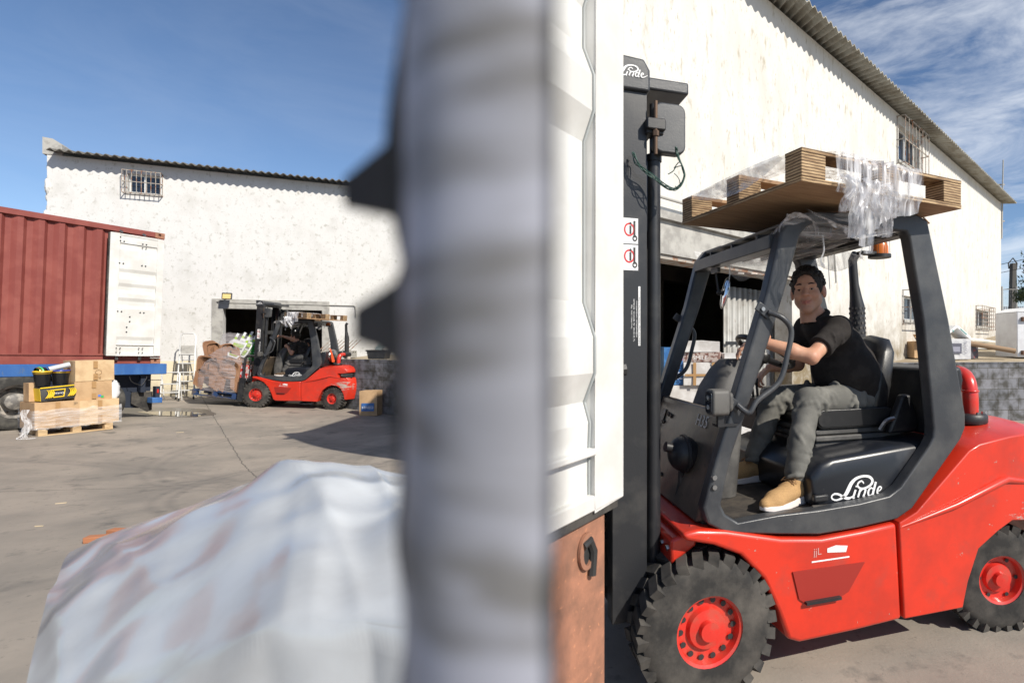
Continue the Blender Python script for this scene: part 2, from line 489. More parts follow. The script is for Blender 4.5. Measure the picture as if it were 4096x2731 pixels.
def ground_mat():
    m = mat('yard_concrete', (0.335, 0.29, 0.24), 0.85, c2=(0.235, 0.21, 0.178), ns=.9, lo=.38, hi=.62, bump=.5, bs=45, dist=.004,
            spots=[(2.6, .56, .70, (.15, .138, .12)), (11, .60, .70, (.19, .17, .145)), (38, .64, .70, (.17, .15, .13)), (75, .69, .72, (.42, .38, .33))])
    t = m.node_tree; p = t.nodes['Principled BSDF']
    src = p.inputs['Base Color'].links[0].from_socket
    tcn = t.nodes.new('ShaderNodeTexCoord')
    def M(op, a, b=None):
        n = t.nodes.new('ShaderNodeMath'); n.operation = op
        for i, v in enumerate((a, b)):
            if v is None: continue
            if isinstance(v, (int, float)): n.inputs[i].default_value = v
            else: t.links.new(v, n.inputs[i])
        return n.outputs[0]
    sp = t.nodes.new('ShaderNodeSeparateXYZ'); t.links.new(tcn.outputs['Object'], sp.inputs[0])
    X, Y = sp.outputs[0], sp.outputs[1]
    nn = t.nodes.new('ShaderNodeTexNoise'); nn.inputs['Scale'].default_value = 5; nn.inputs['Detail'].default_value = 8
    t.links.new(tcn.outputs['Object'], nn.inputs['Vector'])
    wob = M('MULTIPLY', M('SUBTRACT', nn.outputs['Fac'], .5), .07)
    masks = []
    # sawn joints of the concrete slabs: a line through two points
    for (ax, ay), (bx, by), w in JOINTS:
        dx, dy = bx - ax, by - ay
        l = math.hypot(dx, dy); nx, ny = -dy / l, dx / l
        d = M('ABSOLUTE', M('ADD', M('ADD', M('MULTIPLY', X, nx), M('MULTIPLY', Y, ny)), M('SUBTRACT', wob, nx * ax + ny * ay)))
        masks.append((M('SUBTRACT', 1, M('MINIMUM', 1, M('DIVIDE', d, w))), (0.05, 0.045, 0.04), .9))
    # tyre marks: thin rings
    for cx, cy, r, w, s in ((-3.6, 7.6, 2.3, .07, .35), (-4.6, 10.2, 3.4, .08, .3), (-7.4, 6.4, 4.0, .09, .3), (-2.0, 9.4, 2.6, .1, .3), (-9, 2, 6.2, .12, .35)):
        for rr in (r, r + .16):
            d = M('SQRT', M('ADD', M('POWER', M('SUBTRACT', X, cx), 2), M('POWER', M('SUBTRACT', Y, cy), 2)))
            d = M('ABSOLUTE', M('ADD', M('SUBTRACT', d, rr), wob))
            k = M('SUBTRACT', 1, M('MINIMUM', 1, M('DIVIDE', d, w)))
            masks.append((M('MULTIPLY', k, nn.outputs['Fac']), (0.10, 0.095, 0.09), s * 1.5))
    for k, c, s in masks:
        x = t.nodes.new('ShaderNodeMixRGB')
        t.links.new(M('MULTIPLY', k, s), x.inputs['Fac'])
        t.links.new(src, x.inputs['Color1']); x.inputs['Color2'].default_value = (*c, 1)
        src = x.outputs['Color']
    t.links.new(src, p.inputs['Base Color'])
    return m
def gpt(px, py):
    Y = 8.0
    for _ in range(30):
        z = gz((px - CX) / F * Y, Y)
        Y = (EYE - z) * F / (py - CY)
    return ((px - CX) / F * Y, Y)
JOINTS = [(gpt(204, 400), gpt(257, 477), .013), (gpt(2, 491), gpt(242, 480), .013)]
g = MB()
xs = [-300, -120, -60, -30] + [-20 + i * .4 for i in range(62)] + [6, 8, 12, 20, 40, 80, 160, 400]
ys = [-60, -20, -8] + [-3 + i * .4 for i in range(62)] + [24, 30, 45, 80, 160, 400, 900]
vs = [(x, y, gz(x, y)) for x in xs for y in ys]
ny = len(ys)
g.add(vs, [(i * ny + j, (i + 1) * ny + j, (i + 1) * ny + j + 1, i * ny + j + 1) for i in range(len(xs) - 1) for j in range(ny - 1)])
tag(g.build('ground', ground_mat()), kind='structure')
# puddle
M_water = mat('puddle_water', (0.10, 0.088, 0.07), 0.04, spec=.8)
M_damp = mat('damp_concrete', (0.13, 0.115, 0.095), 0.35)
def blot(name, px, py, ax, ay, m, dz, seed, n=40):
    x0, y0 = gpt(px, py)
    rnd = random.Random(seed)
    b = MB()
    pts = []
    ph = [rnd.uniform(0, 6.3) for _ in range(4)]
    for i in range(n):
        a = 2 * PI * i / n
        r = 1 + .14 * math.sin(2 * a + ph[0]) + .1 * math.sin(3 * a + ph[1]) + .05 * math.sin(5 * a + ph[2])
        x, y = x0 + ax * r * math.cos(a), y0 + ay * r * math.sin(a)
        pts.append((x, y, gz(x, y) + dz))
    b.add([(x0, y0, gz(x0, y0) + dz)] + pts, [(0, 1 + i, 1 + (i + 1) % n) for i in range(n)])
    return tag(b.build(name, m, smooth=0), kind='structure')
blot('damp_patch', 160, 411, 1.15, .72, M_damp, .006, 3)
blot('puddle', 174, 413.5, .8, .30, M_water, .011, 5)

# ------------------------------------------------------------------ warehouse walls
def plaster(name, base, stain, dirt, low0, low1, stretch, beige=None):
    m = mat(name, base, 0.9, c2=stain, ns=1.9, lo=.50, hi=.80, amt=.55, bump=.5, bs=30, dist=.006, stretch=stretch,
            spots=[(8.0, .56, .68, stain), (17, .60, .70, tuple(x * .85 for x in stain)), (34, .60, .68, tuple(x * .95 for x in stain))])
    t = m.node_tree; p = t.nodes['Principled BSDF']
    src = p.inputs['Base Color'].links[0].from_socket
    tcn = t.nodes.new('ShaderNodeTexCoord'); sp = t.nodes.new('ShaderNodeSeparateXYZ')
    t.links.new(tcn.outputs['Object'], sp.inputs[0])
    nn = t.nodes.new('ShaderNodeTexNoise'); nn.inputs['Scale'].default_value = 2.2; nn.inputs['Detail'].default_value = 9; nn.inputs['Roughness'].default_value = .7
    t.links.new(tcn.outputs['Object'], nn.inputs['Vector'])
    def M(op, a, b=None, clamp=False):
        n = t.nodes.new('ShaderNodeMath'); n.operation = op; n.use_clamp = clamp
        for i, v in enumerate((a, b)):
            if v is None: continue
            if isinstance(v, (int, float)): n.inputs[i].default_value = v
            else: t.links.new(v, n.inputs[i])
        return n.outputs[0]
    if beige:
        f = M('DIVIDE', M('SUBTRACT', beige[0], sp.outputs[2]), .02, True)
        x = t.nodes.new('ShaderNodeMixRGB'); t.links.new(M('MULTIPLY', f, .8), x.inputs['Fac']); t.links.new(src, x.inputs['Color1']); x.inputs['Color2'].default_value = (*beige[1], 1)
        src = x.outputs['Color']
    # dirt that climbs from the foot of the wall
    f = M('DIVIDE', M('SUBTRACT', low1, sp.outputs[2]), low1 - low0, True)
    f = M('MULTIPLY', M('ADD', M('MULTIPLY', M('SUBTRACT', nn.outputs['Fac'], .5), 4.5), M('MULTIPLY', f, 1.6)), f, True)
    x = t.nodes.new('ShaderNodeMixRGB'); t.links.new(f, x.inputs['Fac']); t.links.new(src, x.inputs['Color1']); x.inputs['Color2'].default_value = (*dirt, 1)
    t.links.new(x.outputs['Color'], p.inputs['Base Color'])
    return m
M_wallA = plaster('peeling_white_plaster', (0.66, 0.655, 0.64), (0.43, 0.42, 0.38), (0.15, 0.13, 0.09), -.1, .75, (1, 1, .8), (1.12, (.72, .62, .42)))
M_wallB = plaster('streaked_white_plaster', (0.62, 0.605, 0.57), (0.41, 0.375, 0.30), (0.20, 0.155, 0.09), .6, 2.9, (1, 1, .35))
M_lintel = mat('bare_concrete', (0.42, 0.41, 0.38), 0.9, c2=(0.3, 0.29, 0.27), ns=5, bump=.5, bs=40)
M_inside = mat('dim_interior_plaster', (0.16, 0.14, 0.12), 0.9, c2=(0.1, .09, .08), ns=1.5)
M_roof = mat('fibre_cement_roof', (0.16, 0.15, 0.13), 0.9, c2=(0.1, 0.09, 0.075), ns=3, bump=.5, bs=30)
M_bar = mat('rusty_bar_paint', (0.36, 0.33, 0.29), 0.7, c2=(0.26, 0.12, 0.06), ns=9, lo=.5, hi=.6)
M_conduit = mat('grey_conduit', (0.4, 0.39, 0.36), 0.7)

def wall_mesh(b, length, z0, z1, holes, th):
    """wall along +x in its own frame, face at y=0, thickness th behind; holes (x0,x1,za,zb)"""
    xsn = sorted({0.0, length} | {h[0] for h in holes} | {h[1] for h in holes} | {length * i / 14 for i in range(15)})
    zsn = sorted({z0, z1} | {h[2] for h in holes} | {h[3] for h in holes})
    def hole(xm, zm): return any(h[0] < xm < h[1] and h[2] < zm < h[3] for h in holes)
    for i in range(len(xsn) - 1):
        for j in range(len(zsn) - 1):
            xa, xb, za, zb = xsn[i], xsn[i + 1], zsn[j], zsn[j + 1]
            if hole((xa + xb) / 2, (za + zb) / 2): continue
            b.add([(xa, 0, za), (xb, 0, za), (xb, 0, zb), (xa, 0, zb)], [(0, 1, 2, 3)])
            b.add([(xa, th, za), (xb, th, za), (xb, th, zb), (xa, th, zb)], [(3, 2, 1, 0)])
    for x0, x1, za, zb in list(holes) + [(0, length, z0, z1)]:
        b.add([(x0, 0, za), (x1, 0, za), (x1, 0, zb), (x0, 0, zb), (x0, th, za), (x1, th, za), (x1, th, zb), (x0, th, zb)],
              [(0, 1, 5, 4), (1, 2, 6, 5), (2, 3, 7, 6), (3, 0, 4, 7)])

def barred_window(parent, x0, x1, z0, z1, cage, nb, nh=1, mullion=True, light=False):
    """frame and panes in the wall, with a projecting cage of bars"""
    w = MB()
    for a, c in (((x0, .12, z0), (x0 + .04, .17, z1)), ((x1 - .04, .12, z0), (x1, .17, z1)), ((x0 + .04, .12, z0), (x1 - .04, .17, z0 + .04)), ((x0 + .04, .12, z1 - .04), (x1 - .04, .17, z1))):
        w.bb(a, c)
    if mullion: w.bb(((x0 + x1) / 2 - .025, .11, z0 + .04), ((x0 + x1) / 2 + .025, .165, z1 - .04))
    o = w.build('window', M_alu, parent)
    MB().bb((x0 + .04, .14, z0 + .04), (x1 - .04, .15, z1 - .04)).build('pane', M_glassdark, o)
    b = MB()
    m_, d = cage, .17
    X0, X1, Z0, Z1 = x0 - m_, x1 + m_, z0 - m_, z1 + m_
    for z in [Z0 + .01, Z1 - .01] + [Z0 + (Z1 - Z0) * (k + 1) / (nh + 1) for k in range(nh)]:
        b.bb((X0, -d - .009, z - .009), (X1, -d + .009, z + .009))
        for x in (X0, X1): b.bb((x - .009, -d + .01, z - .009), (x + .009, -.003, z + .009))
    for k in range(nb + 1):
        x = X0 + (X1 - X0) * k / nb
        b.cyl((x, -d - .013, Z0), (x, -d - .013, Z1), .009, n=6)
    for x in (X0, X1): b.cyl((x, -.02, Z0), (x, -.02, Z1), .009, n=6)
    b.build('bars', M_bar, o)
    s = MB().bb((x0 - .05, -.03, z0 - .06), (x1 + .05, .1, z0 - .002)).build('sill', M_lintel, o)
    return o

def corrugated(b, x0, x1, y0, y1, z0, z1, pitch=.18, amp=.028):
    """sheet whose waves run along y, seen at the eaves"""
    n = int((x1 - x0) / pitch * 8)
    vs = []
    for i in range(n + 1):
        x = x0 + (x1 - x0) * i / n
        w = amp * math.sin(2 * PI * x / pitch)
        vs += [(x, y0, z0 + w), (x, y1, z1 + w), (x, y0, z0 + w - .02), (x, y1, z1 + w - .02)]
    fs = []
    for i in range(n):
        a, c = i * 4, i * 4 + 4
        fs += [(a, c, c + 1, a + 1), (a + 2, a + 3, c + 3, c + 2), (a, a + 2, c + 2, c)]
    b.add(vs, fs)

# left warehouse: its face runs from the left corner away to the right
ZT = 6.57
A0 = at(47, 152, 14.7); A0.z = 0
dA = Vector((6.67, 3.2, 0)).normalized(); angA = math.atan2(dA.y, dA.x)
def onA(px):
    """distance along wall A where the view ray of pixel column px meets it"""
    k = (px - CX) / F
    return (k * A0.y - A0.x) / (dA.x - k * dA.y)
def zA(px, py):
    s_ = onA(px); Y = A0.y + s_ * dA.y
    return EYE - (py - CY) / F * Y
wa = empty('warehouse', A0, angA, 'peeling white warehouse with one high barred window, left of the picture', 'building')
LA = 11.0
dx0, dx1 = onA(223), onA(322)
winA = (onA(127.5), onA(160), zA(145, 193), zA(145, 174.5))
b = MB(); wall_mesh(b, LA, -.5, ZT, [(dx0, dx1, -.4, 2.62), (winA[0], winA[1], winA[2], winA[3])], .3)
rng = random.Random(3)
b.build('wall', M_wallA, wa, smooth=0, fix=False)
MB().bb((LA - .3, .3, -.5), (LA, 9, ZT)).build('side_wall', M_wallA, wa, smooth=0)
b = MB(); b.bb((-.002, .3, -.5), (.3, 9, ZT))
for k in range(60):
    z = rng.uniform(1.5, 6.4); r = rng.uniform(.03, .12)
    b.ball((rng.uniform(-.03, .02), rng.uniform(.02, .2), z), (r * .5, r, r * 1.6), 8, 6)
b.build('side_wall', M_wallA, wa, smooth=0)
b = MB(); corrugated(b, .15, LA + .2, -.42, 9.3, ZT + .05, ZT + 1.6)
b.build('roof', M_roof, wa, smooth=60)
b = MB(); b.prism([(-.08, ZT + .0), (.3, ZT + .0), (.3, ZT + .28), (.12, ZT + .42), (-.08, ZT + .44)], -.02, .6)
b.build('parapet_block', M_lintel, wa)
barred_window(wa, *winA, cage=.06, nb=8, nh=1)
b = MB()
b.bb((dx0 - .26, -.02, -.3), (dx0 - .003, .31, 2.9)); b.bb((dx1 + .003, -.02, -.3), (dx1 + .2, .31, 2.9)); b.bb((dx0 - .003, -.022, 2.623), (dx1 + .003, .31, 2.898))
b.build('door_frame', M_lintel, wa)
b = MB()
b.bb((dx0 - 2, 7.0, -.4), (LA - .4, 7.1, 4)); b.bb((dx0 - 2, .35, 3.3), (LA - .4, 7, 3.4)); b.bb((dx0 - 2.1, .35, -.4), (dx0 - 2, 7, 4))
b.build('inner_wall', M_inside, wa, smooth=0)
b = MB(); zc = zA(300, 304)
b.tube([(onA(228), -.02, zc - .02), (onA(230), -.03, zc), (onA(354), -.03, zc), (onA(355.5), -.03, zc - .04), (onA(356), -.03, zc - .35)], .016, 8)
b.build('conduit', M_conduit, wa)
fl = empty('floodlight', (0, 0, 0), 0, 'small black floodlight with yellow lens above the left warehouse door', 'floodlight')
p0 = A0 + dA * onA(229.5); nA = Vector((dA.y, -dA.x, 0))
q = p0 + nA * .28
fl.location = (q.x, q.y, zA(229, 297) - .02); fl.rotation_euler = (0, 0, angA)
MB().box((0, 0, .04), (.24, .06, .19), (R(-18), 0, 0)).build('housing', M_plastic, fl, bevel=.015)
MB().box((0, -.037, .03), (.19, .01, .14), (R(-18), 0, 0)).build('lens', mat('yellow_lens', (.65, .5, .2), .2), fl)
MB().tube([(0, .03, -.03), (-.1, .1, -.08), (-.3, .26, -.13)], .012, 8).build('bracket', M_plastic, fl)

# right warehouse: its face runs away to the right
dB = Vector((500, 560, 0)).normalized(); angB = math.atan2(dB.y, dB.x)
KB = 3159.0
def YB(px): return KB / (1160 - px)
pB = at(606, 341, YB(606))
B0 = Vector((pB.x, pB.y, 0))
def onB(px): return (YB(px) - B0.y) / dB.y
def zB(px, py): return EYE - (py - CY) / F * YB(px)
LB = onB(1001)
wb = empty('warehouse', B0, angB, 'white warehouse with three barred windows and a wide garage opening, behind the near forklift', 'building')
gx0, gx1 = onB(622), onB(792)
ws = [(onB(898.5), onB(919), zB(908, 166), zB(908, 131)), (onB(904), onB(926), zB(915, 320), zB(915, 297)), (onB(976.5), onB(988), zB(982, 326), zB(982, 310))]
b = MB(); wall_mesh(b, LB, -.4, ZT, [(gx0, gx1, -.3, 2.65)] + ws, .3)
b.build('wall', M_wallB, wb, smooth=0, fix=False)
MB().bb((LB - .3, .3, -.3), (LB, 9, ZT)).build('side_wall', M_wallB, wb, smooth=0)
def inB(x, y):
    """a ground-plan point in the frame of the right warehouse"""
    c_, s_ = math.cos(angB), math.sin(angB); dx, dy = x - B0.x, y - B0.y
    return (dx * c_ + dy * s_, -dx * s_ + dy * c_)
sq = [inB(B0.x - .0, B0.y + .05), inB(B0.x - .0, B0.y + 9), inB(B0.x + .3, B0.y + 9), inB(B0.x + .3, B0.y + .35)]
MB().prism(sq, -.3, ZT - .01, 'z').build('side_wall', M_wallB, wb, smooth=0)
b = MB(); corrugated(b, -.2, LB + .5, -.40, 9.3, ZT + .03, ZT + 1.5)
b.v = [(max(x, .67 * 0 + (y * 1.12 if y > 0 else -.2)), y, z) for x, y, z in b.v]
b.build('roof', mat('weathered_roof_sheet', (.34, .33, .29), .9, c2=(.24, .22, .18), ns=3, bump=.4, bs=30), wb, smooth=60)
for i, w_ in enumerate(ws): barred_window(wb, *w_, cage=.12, nb=(7, 8, 7)[i], nh=(1, 1, 5)[i])
b = MB()
b.bb((gx0, -.03, 2.65), (gx1 + .4, .02, 3.03)); b.bb((gx0, -.09, 3.033), (gx1 + .5, -.001, 3.12))
b.build('lintel', M_lintel, wb)
b = MB(); b.bb((gx0, .0, 2.60), (gx1, .28, 2.648)); b.build('lintel_beam', M_bar, wb)
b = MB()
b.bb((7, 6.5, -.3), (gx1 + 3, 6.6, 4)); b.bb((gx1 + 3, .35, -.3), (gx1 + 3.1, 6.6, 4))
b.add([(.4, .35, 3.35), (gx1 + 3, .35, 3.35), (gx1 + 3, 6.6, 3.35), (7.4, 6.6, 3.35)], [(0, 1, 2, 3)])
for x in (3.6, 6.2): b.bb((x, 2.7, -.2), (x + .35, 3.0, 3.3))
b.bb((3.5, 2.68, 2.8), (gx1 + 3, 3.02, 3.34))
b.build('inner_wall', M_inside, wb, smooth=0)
b = MB(); zc = 3.25
b.tube([(gx0, -.11, zc), (onB(822), -.11, zc), (onB(828), -.11, zc - .06), (onB(830), -.11, zc - .6)], .018, 8)
b.build('conduit', M_conduit, wb)
# sliding sheet door standing inside the opening
M_sheet = mat('grey_sheet_metal', (0.38, 0.38, 0.365), 0.55, .2, c2=(0.28, .27, .25), ns=3, spots=[(12, .64, .7, (.2, .12, .07))])
b = MB()
s0, s1 = onB(749), onB(800)
n = 150
vs = []
for i in range(n + 1):
    x = s0 + (s1 - s0) * i / n
    y = .42 + .022 * max(-1, min(1, 2.2 * math.sin(2 * PI * x / .14)))
    vs += [(x, y, -.1), (x, y, 2.45)]
b.add(vs, [(2 * i, 2 * i + 2, 2 * i + 3, 2 * i + 1) for i in range(n)])
sd_ = b.build('sheet_door', M_sheet, wb, smooth=60, solid=.004)
MB().bb((s0, .385, 1.62), (s1, .395, 1.66)).build('batten', M_darksteel, sd_)
for ch, px, py in (('U', 774.5, 350), ('N', 775.5, 362), ('V', 776, 383)):
    x, z = onB(px), zB(px, py)
    text_obj('red_letter', ch, .26, M_redink, sd_, frame_matrix((x, .372, z - .06), (1, 0, 0), (0, 0, 1)), ext=.001)

# ------------------------------------------------------------------ terraces with block retaining walls
def brick_mat(name, c1, c2, mortar, sc):
    m = bpy.data.materials.new(name); m.use_nodes = True
    t = m.node_tree; p = t.nodes['Principled BSDF']; p.inputs['Roughness'].default_value = .95
    tcn = t.nodes.new('ShaderNodeTexCoord'); mpn = t.nodes.new('ShaderNodeMapping')
    mpn.inputs['Rotation'].default_value = (R(90), 0, 0)
    br = t.nodes.new('ShaderNodeTexBrick'); br.inputs['Scale'].default_value = sc
    br.inputs['Mortar Size'].default_value = .012; br.inputs['Brick Width'].default_value = .9; br.inputs['Row Height'].default_value = .42
    br.inputs['Color1'].default_value = (*c1, 1); br.inputs['Color2'].default_value = (*c2, 1); br.inputs['Mortar'].default_value = (*mortar, 1)
    n = t.nodes.new('ShaderNodeTexNoise'); n.inputs['Scale'].default_value = 5; n.inputs['Detail'].default_value = 9
    x = t.nodes.new('ShaderNodeMixRGB'); x.blend_type = 'MULTIPLY'; x.inputs['Fac'].default_value = .9
    r = t.nodes.new('ShaderNodeValToRGB'); r.color_ramp.elements[0].position = .38; r.color_ramp.elements[0].color = (.28, .26, .2, 1); r.color_ramp.elements[1].position = .6
    bn = t.nodes.new('ShaderNodeBump'); bn.inputs['Strength'].default_value = .6; bn.inputs['Distance'].default_value = .02
    l = t.links.new
    l(tcn.outputs['Object'], mpn.inputs['Vector']); l(mpn.outputs['Vector'], br.inputs['Vector']); l(tcn.outputs['Object'], n.inputs['Vector'])
    l(n.outputs['Fac'], r.inputs['Fac']); l(br.outputs['Color'], x.inputs['Color1']); l(r.outputs['Color'], x.inputs['Color2'])
    l(x.outputs['Color'], p.inputs['Base Color']); l(n.outputs['Fac'], bn.inputs['Height']); l(bn.outputs['Normal'], p.inputs['Normal'])
    return m
M_block = brick_mat('lichen_grey_blockwork', (.17, .175, .195), (.24, .24, .26), (.09, .085, .07), 1.9)
M_earth = mat('dry_earth', (0.40, 0.33, 0.23), 0.95, c2=(0.3, 0.24, .16), ns=2, bump=.6, bs=20, dist=.02)
# left terrace, behind the far forklift
tl0, tl1 = at(336, 341, 15.3), at(452, 341, 13.4)
d_ = (Vector((tl1.x - tl0.x, tl1.y - tl0.y, 0))); Lr = d_.length; ar = math.atan2(d_.y, d_.x)
b = MB().bb((0, 0, -.5), (Lr, .22, 1.18)); b.build('retaining_wall', M_block, None, bevel=.01, loc=(tl0.x, tl0.y, 0), rz=ar)
o = bpy.context.scene.objects['retaining_wall']; tag(o, 'low grey block retaining wall right of the far forklift', 'wall')
b = MB().add([(tl0.x, tl0.y + .1, 1.17), (tl1.x + .5, tl1.y + .1, 1.17), (tl1.x + 1, 24, 1.3), (tl0.x - .4, 20, 1.3)], [(0, 1, 2, 3)])
b.add([(tl0.x, tl0.y + .1, 1.17), (tl0.x - .4, 20, 1.3), (tl0.x - .4, 20, -.4), (tl0.x, tl0.y + .1, -.4)], [(0, 1, 2, 3)])
b.add([(tl1.x + .5, tl1.y + .1, 1.17), (tl1.x + 1, 24, 1.3), (tl1.x + 1, 24, -.4), (tl1.x + .5, tl1.y + .1, -.4)], [(0, 1, 2, 3)])
b.add([(tl1.x - .2, tl1.y + .12, 1.169), (tl1.x + .5, tl1.y + .1, 1.169), (tl1.x + .5, tl1.y + .1, -.4), (tl1.x - .2, tl1.y + .12, -.4)], [(0, 1, 2, 3)])
tag(b.build('terrace_ground', M_earth, smooth=0), kind='structure')
# right terrace
tr0, tr1 = at(838, 341, 11.2), at(1240, 341, 12.6)
d_ = (Vector((tr1.x - tr0.x, tr1.y - tr0.y, 0))); Lr = d_.length; ar = math.atan2(d_.y, d_.x)
b = MB().bb((0, 0, -.4), (Lr, .24, 1.2))
b.bb((-.01, -.012, 1.2), (Lr + .01, .26, 1.225))
o = b.build('retaining_wall', M_block, None, bevel=.012, loc=(tr0.x, tr0.y, 0), rz=ar)
tag(o, 'low blue-grey block retaining wall behind the near forklift, right edge', 'wall')
b = MB()
def tz(x, y): return 1.21 + .085 * (y - 11.6) if y < 26 else 1.21 + .085 * 14.4
rows = [(tr0.x + .1, tr1.x + 30)]
g = MB()
xs2 = [tr0.x + (45 - tr0.x) * (i / 24) for i in range(25)]
ys2 = [0, .4, 1.5, 3, 5, 8, 11, 14.4, 20, 40, 80]
vs = []
for x in xs2:
    yb = tr0.y + .12 + (tr1.y - tr0.y) * (x - tr0.x) / (tr1.x - tr0.x)
    for yy in ys2: vs.append((x, yb + yy, tz(x, min(yb, 12.7) + yy) if yy > .2 else 1.215))
k = len(ys2)
g.add(vs, [(i * k + j, (i + 1) * k + j, (i + 1) * k + j + 1, i * k + j + 1) for i in range(24) for j in range(k - 1)])
tag(g.build('terrace_ground', M_earth, smooth=60), kind='structure')

# ------------------------------------------------------------------ things on the right terrace
def carton(name, c, d, rz, m, label, cat='box', group=None, flaps=0, tape=True, rx=0, ry=0, marks=None):
    e = empty(name, c, 0, label, cat, group, rot=(rx, ry, rz))
    b = MB(); rn = random.Random(hash(label) % 999)
    x, y, z = d
    def fn(u, v): return None
    # slightly bulging box
    n = 5
    def side(o, a, bb_, nrm):
        o, a, bb_, nrm = map(Vector, (o, a, bb_, nrm))
        k1, k2 = rn.uniform(-.6, 1), rn.uniform(0, 6)
        b.grid(lambda u, v: o + a * u + bb_ * v + nrm * (.018 * k1 * math.sin(PI * u) * math.sin(PI * v) + .004 * math.sin(9 * u + k2) * math.sin(PI * u) * math.sin(PI * v)), n, n)
    side((-x / 2, -y / 2, 0), (x, 0, 0), (0, 0, z), (0, -1, 0))
    side((x / 2, y / 2, 0), (-x, 0, 0), (0, 0, z), (0, 1, 0))
    side((-x / 2, y / 2, 0), (0, -y, 0), (0, 0, z), (-1, 0, 0))
    side((x / 2, -y / 2, 0), (0, y, 0), (0, 0, z), (1, 0, 0))
    side((-x / 2, -y / 2, z), (x, 0, 0), (0, y, 0), (0, 0, 1))
    side((-x / 2, y / 2, 0), (x, 0, 0), (0, -y, 0), (0, 0, -1))
    b.build('carton', m, e, smooth=40)
    if tape:
        build_each(MB().bb((-.03, -y / 2 - .021, 0.02), (.03, -y / 2 - .0195, z * .35)).bb((-.03, -y / 2 - .021, z * .62), (.03, -y / 2 - .0195, z - .01)), 'tape', M_tape, e)
    if flaps:
        f = MB()
        f.box((0, -y / 2 - .08, z + .05), (x * .96, .24, .006), (R(28), 0, 0))
        f.box((0, y / 2 + .06, z + .08), (x * .96, .26, .006), (R(-38), 0, 0))
        f.build('flap', m, e)
    return e
M_cartonwhite = mat('white_printed_carton', (0.62, 0.62, 0.62), 0.5, c2=(.5, .5, .52), ns=6)
def tpt(px, Y):
    x = (px - CX) / F * Y
    return Vector((x, Y, tz(x, Y) + .004))
p = tpt(923, 12.6)
carton('cardboard_box', p, (.85, .5, .36), .25, M_card, 'open brown cardboard box on the terrace, behind the rear pillar of the near forklift', flaps=1, tape=False)
p = tpt(902, 12.9)
carton('cardboard_box', p, (.5, .4, .14), .1, M_card2, 'flat brown carton lying beside the open box on the terrace', tape=False)
p = tpt(951, 12.35)
e = carton('printed_carton', p, (.62, .45, .44), .12, M_cartonwhite, 'white and grey printed carton with a dark appliance picture on the terrace', tape=False)
MB().bb((-.27, -.25, .12), (.08, -.247, .34)).build('printed_picture', mat('printed_dark', (.1, .1, .13), .5), e)
MB().bb((-.22, -.2535, .16), (.04, -.2505, .27)).build('printed_screen', mat('printed_screen', (.3, .3, .36), .3), e)
text_obj('printed_word', 'OVEN', .1, mat('printed_grey', (.25, .25, .3), .5), e, frame_matrix((.21, -.249, .12), (0, 0, 1), (-1, 0, 0)))
p = tpt(950, 12.42); p.z += .46
e = empty('polystyrene_panel', p, 0, 'white polystyrene panels propped like a roof on the printed carton', 'packaging', rot=(0, 0, .2))
b = MB(); b.box((-.17, 0, .12), (.42, .44, .05), (0, R(-36), 0)); b.box((.17, 0, .12), (.42, .44, .06), (0, R(38), 0))
b.build('panel', mat('polystyrene', (.82, .83, .82), .8), e, bevel=.008)
b = MB()
for x in (-.24, -.1): b.box((x, -.223, .1 + (x + .17) * .72), (.02, .004, .05), (0, R(-36), 0))
b.box((.16, -.224, .13), (.2, .004, .02), (0, R(38), 0))
b.build('stripe', mat('teal_print', (.08, .3, .28), .5), e)
p = tpt(966, 12.5)
e = carton('dark_carton', p, (.26, .4, .30), .35, mat('dark_printed_carton', (.09, .08, .09), .5, c2=(.25, .06, .06), ns=9, lo=.55, hi=.6), 'small dark printed carton between the printed carton and the cardboard tube', tape=False)
a = tpt(966, 12.3); a.z += .36; c = a + Vector((.95, -.2, -.18))
b = MB(); b.tube([a, c], .055, 20, cap=False); b.tube([a, c], .044, 20, cap=False)
dv = (c - a).normalized()
o = tag(b.build('cardboard_tube', mat('brown_tube', (.30, .2, .12), .8), smooth=60), 'brown cardboard tube poking out beside the white cabinet', 'tube')
# white cabinet lying on its back edge of the terrace
p = tpt(1033, 12.75)
e = empty('cabinet', p + Vector((0, 0, 0)), .05, 'white appliance cabinet with brown feet standing on the terrace, right edge', 'cabinet')
MB().bb((-.62, -.35, 0), (.7, .4, 1.0)).build('body', mat('enamel_white', (.68, .69, .71), .35, c2=(.6, .6, .62), ns=3), e, bevel=.015)
b = MB(); b.prism([(-.63, 1.003), (.7, 1.003), (.7, 1.03), (-.38, 1.1)], -.36, .41); b.build('lid', mat('enamel_lid', (.78, .78, .78), .4), e)
for z in (.1, .84): MB().bb((-.54, -.41, z - .045), (-.37, -.353, z + .05)).build('foot', mat('brown_foot', (.12, .06, .035), .7), e, bevel=.008)
p = tpt(976, 14.6)
b = MB(); b.box((p.x, p.y, p.z + .24), (1.1, .6, .03), (R(8), R(4), .3)); b.box((p.x - .2, p.y + .1, p.z + .12), (.9, .5, .03), (R(-3), R(-5), .1)); b.box((p.x, p.y, p.z + .03), (.8, .5, .06))
tag(b.build('white_board', mat('white_board', (.7, .7, .66), .7)), 'pale flat boards lying in a heap in front of the lattice window', 'board')
for i, (px, Y, rz, lab) in enumerate(((884, 13.2, .6, 'crumpled yellow and brown carton lying low on the terrace behind the seat'),)):
    carton('flat_carton', tpt(px, Y), (.7, .35, .16), rz, M_card, lab)

